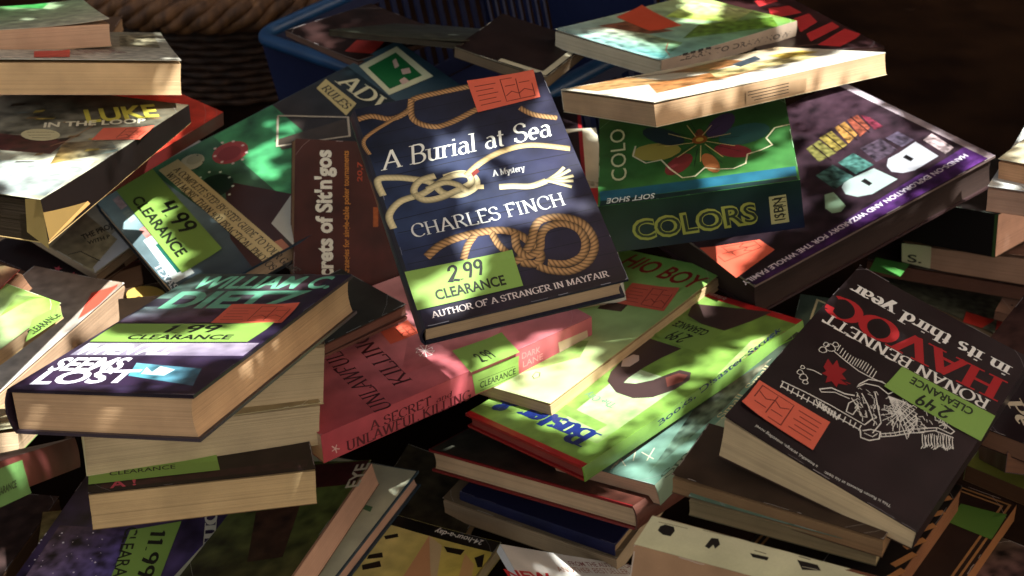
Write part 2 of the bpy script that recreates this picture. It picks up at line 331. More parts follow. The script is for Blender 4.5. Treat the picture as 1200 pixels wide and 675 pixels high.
# ---------------------------------------------------------------- a book
def make_book(spec):
    """spec: name, label, loc, rot (3x3 rows), dims mm, kind, spine, colours, art"""
    w, h, t = spec['dims']; sp = spec['spine']; hard = spec['kind'] == 'hard'
    rnd = random.Random(spec['name'] + str(spec['dims']))
    root = bpy.data.objects.new(spec['name'], None); COL.objects.link(root)
    root.empty_display_size = .02
    R = spec['rot']; M = Matrix(((R[0][0], R[0][1], R[0][2], spec['loc'][0]), (R[1][0], R[1][1], R[1][2], spec['loc'][1]), (R[2][0], R[2][1], R[2][2], spec['loc'][2]), (0, 0, 0, 1)))
    root.matrix_world = M
    root['label'] = spec['label']; root['category'] = spec['cat']; root['group'] = GROUP
    cm = cover_mat(spec['mat']); pm = mat_pages()
    bt = 2.4 if hard else .5; ov = 2.6 if hard else .4
    ins = {'W': ov, 'E': ov, 'S': ov, 'N': ov}; ins[sp] = 1.2 if hard else .6
    x0, x1, y0, y1 = -w / 2 + ins['W'], w / 2 - ins['E'], -h / 2 + ins['S'], h / 2 - ins['N']
    bulge = spec.get('bulge', min(t * .16, 5) if hard else 0.)
    wedge = spec.get('wedge'); curl = spec.get('curl')
    if not hard and not curl and t > 6:
        op = {'W': 'E', 'E': 'W', 'S': 'N', 'N': 'S'}[sp]
        curl = [(op, rnd.uniform(1.2, 3.6), 3), (rnd.choice('SN' if sp in 'WE' else 'WE'), rnd.uniform(.3, 1.6), 4)]
    def warp(x, y, z):
        if wedge:                                            # (dx, dy, amount): one side fanned open
            f = (x / w + .5) * wedge[0] + (y / h + .5) * wedge[1] + wedge[2]
            z = z * (1 + f)
        q = noise.noise(Vector((x * .006, y * .006, w))) * (1.6 if not hard else .4)
        return (x, y, z + q * (z / t))
    def warp_cover(x, y, z):
        x, y, z = warp(x, y, z)
        if curl:
            for (side, amt, pw) in curl:
                e = {'W': .5 - x / w, 'E': .5 + x / w, 'S': .5 - y / h, 'N': .5 + y / h}[side]
                z += amt * max(0, e) ** pw
        return (x, y, z)
    # page block: gatherings with slightly uneven edges
    pg = Acc(); z0, z1 = bt + .05, t - bt - .05; nl = max(3, int((z1 - z0) / 1.1)); pc = lin([a_ * .6 + b_ * .4 for a_, b_ in zip(spec['pages'], (184, 158, 132))] if max(spec['pages']) > 150 else spec['pages'])
    vs = []; co = []; fs = []
    for i in range(nl + 1):
        z = z0 + (z1 - z0) * i / nl; f = (2 * (z - z0) / (z1 - z0) - 1)
        conc = (1 - f * f) * (2.2 if hard else .5)
        jit = (rnd.random() - .5) * (.4 if i % 5 == 0 else .12)
        e = {k: (0 if k == sp else jit * .8) for k in 'WESN'}
        opp = {'W': 'E', 'E': 'W', 'S': 'N', 'N': 'S'}[sp]; e[opp] += conc
        br = (1 + (rnd.random() - .5) * .05) * (.88 if rnd.random() < .07 else 1)
        c = [q * br for q in pc]
        nn = 6
        a = [(x0 + e['W'], y0 + e['S']), (x1 - e['E'], y0 + e['S']), (x1 - e['E'], y1 - e['N']), (x0 + e['W'], y1 - e['N'])]
        ring = []
        for q in range(4):
            p, r = a[q], a[(q + 1) % 4]
            for j in range(nn): ring.append((p[0] + (r[0] - p[0]) * j / nn, p[1] + (r[1] - p[1]) * j / nn, z))
        vs += ring; co += [c] * len(ring)
    m = 24
    for i in range(nl):
        for j in range(m): fs.append([i * m + j, i * m + (j + 1) % m, (i + 1) * m + (j + 1) % m, (i + 1) * m + j])
    fs.append([nl * m + j for j in range(m)]); fs.append([j for j in range(m)][::-1])
    pg.add(vs, fs, co); pg.build('page_block', pm, root, warp)
    # covers
    cx0, cx1, cy0, cy1 = -w / 2, w / 2, -h / 2, h / 2
    if hard:
        if sp == 'W': cx0 += 1
        if sp == 'E': cx1 -= 1
    nx, ny = max(6, int(w / 6)), max(6, int(h / 6))
    top = Acc(); top.box((cx0, cy0, t - bt), (cx1, cy1, t), spec['edge'], (nx, ny))
    fT = Face('T', w, h, t)
    for pr in spec['art']:
        if pr[1] == 'T': draw(pr, top, fT)
    # wear: whitened edges, a crease or two
    wc = [min(255, .55 * q + 105) for q in spec['edge']]
    for _ in range(14 if not hard else 9):
        sd_ = rnd.choice('WESN'); L_ = (h if sd_ in 'WE' else w) / 2 - 1; a_ = rnd.uniform(-L_, L_ - 4); b_ = min(L_, a_ + rnd.uniform(2, 22)); wd = rnd.uniform(.25, .7)
        o_ = (w if sd_ in 'WE' else h) / 2 - wd * .6
        P_ = [(o_ - abs(noise.noise(Vector((q_ * .4, o_, t)))) * .8, a_ + (b_ - a_) * q_ / 5) for q_ in range(6)]
        if sd_ == 'W': P_ = [(-p[0], p[1]) for p in P_]
        if sd_ == 'N': P_ = [(p[1], p[0]) for p in P_]
        if sd_ == 'S': P_ = [(p[1], -p[0]) for p in P_]
        draw(('line', 'T', P_, wd, wc), top, fT)
    for cxs, cys in ((-1, -1), (1, -1), (1, 1), (-1, 1)):      # rubbed corners
        r_ = rnd.uniform(.8, 2.8); X0, Y0 = cxs * (w / 2 - .15), cys * (h / 2 - .15)
        if (cxs < 0 and sp == 'W') or (cxs > 0 and sp == 'E'): continue
        draw(('poly', 'T', [(X0, Y0), (X0 - cxs * r_, Y0), (X0 - cxs * r_ * .35, Y0 - cys * r_ * .4), (X0, Y0 - cys * r_ * rnd.uniform(.6, 1.4))], wc), top, fT)
    if not hard:
        for _ in range(2):
            cx_, cy_ = rnd.choice((-1, 1)) * w / 2, rnd.choice((-1, 1)) * h / 2; r_ = rnd.uniform(8, 30)
            draw(('line', 'T', [(cx_ * .995, cy_ - math.copysign(r_, cy_)), (cx_ - math.copysign(r_ * .45, cx_), cy_ - math.copysign(r_ * .42, cy_)), (cx_ - math.copysign(r_ * .9, cx_), cy_ * .995)], .28, wc), top, fT)
    fcov = top.build('front_cover', cm, root, warp_cover)
    bk = Acc(); bk.box((cx0, cy0, 0), (cx1, cy1, bt), spec['back'], (nx, ny)); bk.build('back_cover', cm, root, warp)
    # spine
    sa = Acc(); th = 1.6 if hard else .5; nz = 10; nu = 16
    L = h if sp in 'WE' else w
    fS = Face(sp, w, h, t, bulge)
    off = 0.
    vs = []; fs = []
    for j in range(nz + 1):
        v = t * j / nz
        for i in range(nu + 1):
            u = -L / 2 + L * i / nu
            vs.append(fS(u, v, off)); 
    o2 = len(vs)
    for j in range(nz + 1):
        v = t * j / nz
        for i in range(nu + 1):
            u = -L / 2 + L * i / nu
            vs.append(fS(u, v, off - th))
    for j in range(nz):
        for i in range(nu):
            q = j * (nu + 1) + i
            fs.append([q, q + 1, q + nu + 2, q + nu + 1]); fs.append([o2 + q, o2 + q + nu + 1, o2 + q + nu + 2, o2 + q + 1])
        for i in (0, nu):
            q = j * (nu + 1) + i; fs.append([q, q + nu + 1, o2 + q + nu + 1, o2 + q] if i == 0 else [q, o2 + q, o2 + q + nu + 1, q + nu + 1])
    sa.add(vs, fs, lin(spec['spinecol']))
    for pr in spec['art']:
        if pr[1] == sp: draw(pr, sa, fS)
    sa.build('spine', cm, root, warp_cover if curl else warp, smooth=False)
    # art that lies on a page side (nothing but labels stuck there)
    for st in spec.get('stickers', []):
        a = Acc(); fc = Face(st['face'], w, h, t, bulge if st['face'] == sp else 0); sb = max(.45, fT.layer * STEP + .1); fc.base = sb + .02
        q = st['quad']
        k_ = max(1, int(math.dist(q[0], q[1]) / 6)); l_ = max(1, int(math.dist(q[1], q[2]) / 6))
        vs = []; fs = []
        for j in range(l_ + 1):
            for i in range(k_ + 1):
                aa, bb = i / k_, j / l_
                W = ((1 - aa) * (1 - bb), aa * (1 - bb), aa * bb, (1 - aa) * bb)
                vs.append(fc(sum(W[m_] * q[m_][0] for m_ in range(4)), sum(W[m_] * q[m_][1] for m_ in range(4)), sb + 1.3 * max(0, aa + bb - 1.72) / .28 * (rnd.random() * 0 + 1) + .5 * max(0, .2 - aa - bb)))
        fs = [[j * (k_ + 1) + i, j * (k_ + 1) + i + 1, (j + 1) * (k_ + 1) + i + 1, (j + 1) * (k_ + 1) + i] for j in range(l_) for i in range(k_)]
        a.add(vs, fs, lin(st['col']))
        for pr in st['art']: draw(pr, a, fc)
        so = a.build(st['name'], mat_print('paper_sticker', .5, .4, 0.05, .03, .06), root, warp_cover if st['face'] in ('T', sp) else warp)
        if st.get('label'): so['label'] = st['label']
    return root

# ---------------------------------------------------------------- the setting
def node_mat(name, c1, c2, scale, rough=.8, bump=.3, stretch=(1, 1, 1), spec=.3, dist=.002):
    m, nt, b = nodes_of(name); N = nt.nodes; Lk = nt.links
    tc = N.new('ShaderNodeTexCoord'); mp = N.new('ShaderNodeMapping'); mp.inputs['Scale'].default_value = stretch
    n = N.new('ShaderNodeTexNoise'); n.inputs['Scale'].default_value = scale; n.inputs['Detail'].default_value = 8
    r = N.new('ShaderNodeValToRGB'); r.color_ramp.elements[0].position = .35; r.color_ramp.elements[1].position = .68
    r.color_ramp.elements[0].color = (*c1, 1); r.color_ramp.elements[1].color = (*c2, 1)
    Lk.new(tc.outputs['Object'], mp.inputs['Vector']); Lk.new(mp.outputs['Vector'], n.inputs['Vector']); Lk.new(n.outputs['Fac'], r.inputs['Fac'])
    Lk.new(r.outputs['Color'], b.inputs['Base Color']); b.inputs['Roughness'].default_value = rough; b.inputs['Specular IOR Level'].default_value = spec
    bp = N.new('ShaderNodeBump'); bp.inputs['Strength'].default_value = bump; bp.inputs['Distance'].default_value = dist
    Lk.new(n.outputs['Fac'], bp.inputs['Height']); Lk.new(bp.outputs['Normal'], b.inputs['Normal'])
    return m
def raw(name, vs, fs, mat, parent=None, smooth=True):
    me = bpy.data.meshes.new(name); me.from_pydata(vs, [], fs); me.materials.append(mat)
    if smooth: me.polygons.foreach_set('use_smooth', [True] * len(me.polygons))
    me.update(); o = bpy.data.objects.new(name, me); COL.objects.link(o)
    if parent is not None: o.parent = parent
    return o
GZ = 0
g = raw('ground', [(-60, -60, GZ), (60, -60, GZ), (60, 90, GZ), (-60, 90, GZ)], [[0, 1, 2, 3]], node_mat('dark_ground', (.006, .003, .002), (.014, .007, .004), 9, .95, .4, spec=.02), smooth=False)
g['kind'] = 'structure'
sky_blocker = raw('panel', *[(v, f) for v, f in [([(x, y, z) for z in (GZ, 2.1) for x, y in ((-6, 3.3), (6, 3.3), (6, 3.5), (-6, 3.5))], [[0, 1, 5, 4], [1, 2, 6, 5], [2, 3, 7, 6], [3, 0, 4, 7], [4, 5, 6, 7]])]][0], node_mat('dark_sky_blocker', (.010, .006, .004), (.02, .012, .008), 5, .95, .4, spec=.05), smooth=False)  # added out of view to block low sky and cut sheen on the covers
sky_blocker['kind'] = 'structure'
# tree foliage above the stall: gaps cut so the sun falls in set patches
GAPS = [[(0.633,0.937),(0.643,0.908),(0.682,0.996),(0.665,1.009)],[(1.121,1.075),(0.992,0.88),(1.004,0.875),(1.176,1.129)],[(0.207,0.826),(0.221,1.022),(0.249,1.105),(0.25,1.074),(0.32,0.963),(0.324,0.911),(0.309,0.946)],[(0.215,0.88),(0.241,1.039),(0.262,1.121),(0.237,1.099)],[(0.338,1.105),(0.36,1.164),(0.381,1.02),(0.394,1.059)],[(0.361,1.191),(0.382,1.19),(0.38,1.017),(0.374,1.14)],[(0.115,0.872),(0.161,0.886),(0.207,0.862),(0.184,0.784),(0.143,0.783)],[(0.008,1.199),(-0.092,1.577),(-0.016,1.577),(0.07,1.199)],[(0.18,1.114),(0.17,1.114),(0.207,1.492),(0.213,1.492)],[(0.194,0.675),(0.18,0.719),(0.191,0.907),(0.224,0.734),(0.218,0.697)],[(0.192,0.782),(0.197,0.702),(0.215,0.894),(0.252,0.972),(0.278,1.08),(0.283,0.966),(0.248,0.888),(0.24,0.702)],[(0.246,0.613),(0.263,0.638),(0.322,0.633),(0.39,0.651),(0.405,0.644),(0.387,0.582)],[(0.24,0.584),(0.228,0.773),(0.306,0.591),(0.312,0.544),(0.235,0.555)],[(0.282,0.68),(0.328,0.78),(0.342,0.756),(0.311,0.683)],[(0.303,0.549),(0.299,0.583),(0.335,0.58),(0.341,0.557)],[(0.476,0.677),(0.499,0.664),(0.531,0.659),(0.532,0.641),(0.516,0.627),(0.495,0.631)],[(0.501,0.735),(0.545,0.75),(0.586,0.733),(0.583,0.717),(0.524,0.705)],[(0.463,0.79),(0.487,0.801),(0.502,0.758),(0.481,0.747)],[(0.552,0.71),(0.561,0.714),(0.564,0.705),(0.556,0.701)],[(0.542,0.841),(0.496,0.619),(0.586,0.812),(0.552,0.803)],[(0.549,0.728),(0.553,0.769),(0.586,0.769),(0.654,0.822),(0.691,0.849),(0.701,0.844),(0.658,0.81),(0.582,0.753)],[(0.651,0.781),(0.698,0.82),(0.748,0.845),(0.731,0.812),(0.691,0.741)],[(0.696,0.747),(0.736,0.792),(0.77,0.791),(0.784,0.75),(0.757,0.724),(0.721,0.717)],[(0.825,0.791),(0.86,0.833),(0.891,0.835),(0.881,0.811),(0.832,0.772)],[(0.69,0.742),(0.735,0.717),(0.724,0.701),(0.689,0.729)],[(0.866,0.796),(0.927,0.852),(0.743,0.606),(0.889,0.792)],[(0.731,0.862),(0.764,0.886),(0.951,1.05),(0.803,0.86),(0.769,0.852)],[(0.951,1.028),(0.97,1.062),(1,1.078),(1.016,1.058),(0.992,1.018)],[(1.002,1.075),(1.028,1.117),(1.046,1.124),(1.064,1.095),(1.026,1.051)],[(0.959,0.997),(1.021,1.053),(1.043,1.061),(1.016,1.017),(0.965,0.974)],[(0.983,1.27),(0.912,1.111),(1,1.084),(1.04,1.167)],[(1.055,1.152),(1.027,1.087),(1.083,1.071),(1.083,1.091)],[(0.603,0.958),(0.648,0.925),(0.776,1.002),(0.948,1.147),(0.894,1.004),(0.759,0.937),(0.635,0.877)],[(0.714,0.981),(0.762,1.077),(0.974,1.263),(1.016,1.27)],[(0.6,1.015),(0.626,1.017),(0.625,0.966),(0.614,0.984)],[(0.681,0.954),(0.702,1.002),(0.718,1),(0.698,0.951)],[(0.639,1.198),(0.676,1.237),(0.726,1.164),(0.714,1.117)],[(0.748,1.268),(0.783,1.364),(0.85,1.42),(0.793,1.269)],[(0.855,1.405),(0.899,1.422),(0.887,1.271),(0.853,1.246)],[(1.176,1.129),(1.12,1.076),(1,0.889),(1.003,0.875)],[(1.118,1.086),(1.105,1.089),(1.032,0.947),(1.016,0.896)],[(0.789,0.781),(0.69,0.613),(0.813,0.806),(0.786,0.684),(0.794,0.653),(0.741,0.597)],[(0.331,1.5),(0.351,1.352),(0.42,1.27),(0.417,1.256)],[(0.248,0.449),(0.23,0.615),(0.243,0.619),(0.261,0.512)],[(0.526,0.804),(0.66,1.141),(0.675,1.028),(0.624,0.958)],[(0.82,0.655),(1.198,1.033),(1.198,1.033),(0.82,0.655)],[(0.848,0.732),(0.849,0.741),(0.862,0.75),(0.683,0.548)],[(0.376,0.733),(0.407,0.752),(0.411,0.73),(0.381,0.711)]]
def inside(p, poly):
    c = False; j = len(poly) - 1
    for i in range(len(poly)):
        a, b = poly[i], poly[j]
        if (a[1] > p[1]) != (b[1] > p[1]) and p[0] < (b[0] - a[0]) * (p[1] - a[1]) / (b[1] - a[1]) + a[0]: c = not c
        j = i
    return c
def foliage(zc, x0, x1, y0, y1):
    rnd = random.Random(7); vs = []; fs = []
    BB = [(min(p[0] for p in q), max(p[0] for p in q), min(p[1] for p in q), max(p[1] for p in q), q) for q in GAPS]
    def shade(p): return not any(a <= p[0] <= b and c <= p[1] <= d and inside(p, q) for a, b, c, d, q in BB)
    st = .0098; ny = int((y1 - y0) / st); nx = int((x1 - x0) / st)
    for j in range(ny):
        for i in range(nx):
            cx = x0 + (i + rnd.random()) * st; cy = y0 + (j + rnd.random()) * st; a = rnd.random() * 6.283
            L = rnd.uniform(.014, .024); W = L * rnd.uniform(.45, .62); z = zc + rnd.uniform(-.03, .03)
            pts = [(-L, 0), (-L * .45, -W), (L * .35, -W * .9), (L, 0), (L * .35, W * .9), (-L * .45, W)]
            k = 1.
            for _ in range(3):
                wp = [(cx + k * (x * math.cos(a) - y * math.sin(a)), cy + k * (x * math.sin(a) + y * math.cos(a))) for x, y in pts]
                if all(shade(p) for p in wp + [(cx, cy)]): break
                k *= .6
            else: continue
            o = len(vs); tz = rnd.uniform(-.3, .3)
            vs += [(p[0], p[1], z + (p[0] - cx) * tz) for p in wp]; fs.append(list(range(o, o + 6)))
    o = raw('foliage', vs, fs, node_mat('leaf', (.03, .06, .015), (.06, .11, .03), 30, .6, .1), smooth=False)
    o['kind'] = 'stuff'
foliage(0.93 + .55, -.45, 1.75, -.1, 2.55)

def tube(path, r, n=8, closed=False):
    vs = []; fs = []; m = len(path)
    for i, p in enumerate(path):
        a = Vector(path[i - 1] if (i or closed) else path[0]); b = Vector(path[(i + 1) % m] if (i < m - 1 or closed) else path[-1])
        d = (b - a).normalized(); u = d.cross(Vector((0, 0, 1))); u = u.normalized() if u.length > 1e-4 else Vector((1, 0, 0)); v = u.cross(d)
        for k in range(n):
            t = 6.2832 * k / n; q = Vector(p) + u * math.cos(t) * r + v * math.sin(t) * r; vs.append(tuple(q))
    for i in range(m if closed else m - 1):
        for k in range(n): fs.append([i * n + k, i * n + (k + 1) % n, ((i + 1) % m) * n + (k + 1) % n, ((i + 1) % m) * n + k])
    return vs, fs
def join(parts):
    vs = []; fs = []
    for v, f in parts:
        o = len(vs); vs += v; fs += [[i + o for i in q] for q in f]
    return vs, fs
# wicker basket behind the heap
BC = {'rot': ((0.6308,0.7528,-0.1883),(-0.7678,0.6406,-0.0112),(0.1122,0.1517,0.982)), 'loc': (-0.0023,1.7634,0.1014), 'dims': (0.527,0.384,0.19), 'basket': (-0.476,2.324,0.175)}
bx, by, bz = BC['basket']; BR_ = .26
bk = bpy.data.objects.new('wicker_basket', None); COL.objects.link(bk); bk.location = (bx, by, 0)
bk['label'] = 'round brown wicker basket with a twisted rope rim behind the stack at the upper left'; bk['category'] = 'basket'
wick = node_mat('wicker', (.05, .022, .010), (.17, .078, .03), 60, .6, .5, (1, 1, .2))
dwick = node_mat('dark_wicker', (.016, .007, .004), (.045, .02, .010), 60, .7, .5)
st = []
for k in range(6):
    path = []
    for i in range(300):
        a = 6.2832 * i / 300; ph = a * 9 + k * 6.2832 / 6
        rr = BR_ + .004 * math.sin(a * 37 + k) + .02 * math.cos(ph); path.append((rr * math.cos(a), rr * math.sin(a), bz + .02 * math.sin(ph)))
    st.append(tube(path, .012, 7, True))
raw('rope_rim', *join(st), wick, bk)
st = []
rows = int((bz - GZ) / .013)
for j in range(rows):
    z = bz - .022 - j * .013
    if z < GZ + .006: break
    R0 = BR_ - .012 - .035 * ((bz - z) / (bz - GZ)); path = []
    for i in range(192):
        a = 6.2832 * i / 192; path.append(((R0 + .004 * math.sin(a * 24 + math.pi * (j % 2))) * math.cos(a), (R0 + .004 * math.sin(a * 24 + math.pi * (j % 2))) * math.sin(a), z))
    st.append(tube(path, .0062, 6, True))
raw('woven_wall', *join(st), dwick, bk)
# blue plastic crate
cr = bpy.data.objects.new('plastic_crate', None); COL.objects.link(cr)
R = BC['rot']; L = BC['loc']; CW, CH, CT = BC['dims']
cr.matrix_world = Matrix(((R[0][0], R[0][1], R[0][2], L[0]), (R[1][0], R[1][1], R[1][2], L[1]), (R[2][0], R[2][1], R[2][2], L[2]), (0, 0, 0, 1)))
cr['label'] = 'dark blue plastic crate with slotted walls holding magazines behind the heap'; cr['category'] = 'crate'
blue = node_mat('blue_plastic', (.012, .055, .14), (.016, .075, .18), 12, .38, .05, spec=.6)
nblue = node_mat('navy_plastic', (.010, .014, .05), (.014, .02, .065), 12, .45, .05, spec=.4)
def bxs(lst):
    out = []
    for (a, b) in lst:
        x0, y0, z0 = a; x1, y1, z1 = b
        v = [(x0, y0, z0), (x1, y0, z0), (x1, y1, z0), (x0, y1, z0), (x0, y0, z1), (x1, y0, z1), (x1, y1, z1), (x0, y1, z1)]
        out.append((v, [[0, 3, 2, 1], [4, 5, 6, 7], [0, 1, 5, 4], [1, 2, 6, 5], [2, 3, 7, 6], [3, 0, 4, 7]]))
    return join(out)
hw, hh = CW / 2, CH / 2; q = .012; T = CT
def ring(r0, z):   # rounded rectangle
    p = []
    for cx, cy, a0 in ((hw - .03, hh - .03, 0), (-hw + .03, hh - .03, 90), (-hw + .03, -hh + .03, 180), (hw - .03, -hh + .03, 270)):
        for k in range(6): a = R_(a0 + 18 * k); p.append((cx + .03 * math.cos(a), cy + .03 * math.sin(a), z))
    return tube(p, r0, 10, True)
rim = raw('rim', *ring(.0095, T - .005), blue, cr)
o = raw('base', *bxs([((-hw + .01, -hh + .01, 0), (hw - .01, hh - .01, .006))]), nblue, cr, False)
def panel(name, ax, s):
    parts = []; Ln = hw if ax == 'x' else hh; off = (hh if ax == 'x' else hw) - .004
    def B(u0, u1, z0, z1, d=.004):
        if ax == 'x': parts.append(((u0, s * off - d / 2, z0), (u1, s * off + d / 2, z1)))
        else: parts.append(((s * off - d / 2, u0, z0), (s * off + d / 2, u1, z1)))
    B(-Ln + .004, Ln - .004, .006, .03); B(-Ln + .004, Ln - .004, T - .03, T - .012)
    n = int(2 * Ln / .02)
    for i in range(n + 1):
        u = -Ln + .004 + (2 * Ln - .016) * i / n; wide = .008 if s * 1 > 0 and ax == 'x' and abs(u) > Ln * .4 or ax == 'y' else .0205
        B(u, u + wide, .0301, T - .0301)
    raw(name, *bxs(parts), nblue, cr, False)
panel('long_wall', 'x', 1); panel('long_wall', 'x', -1); panel('short_wall', 'y', 1); panel('short_wall', 'y', -1)

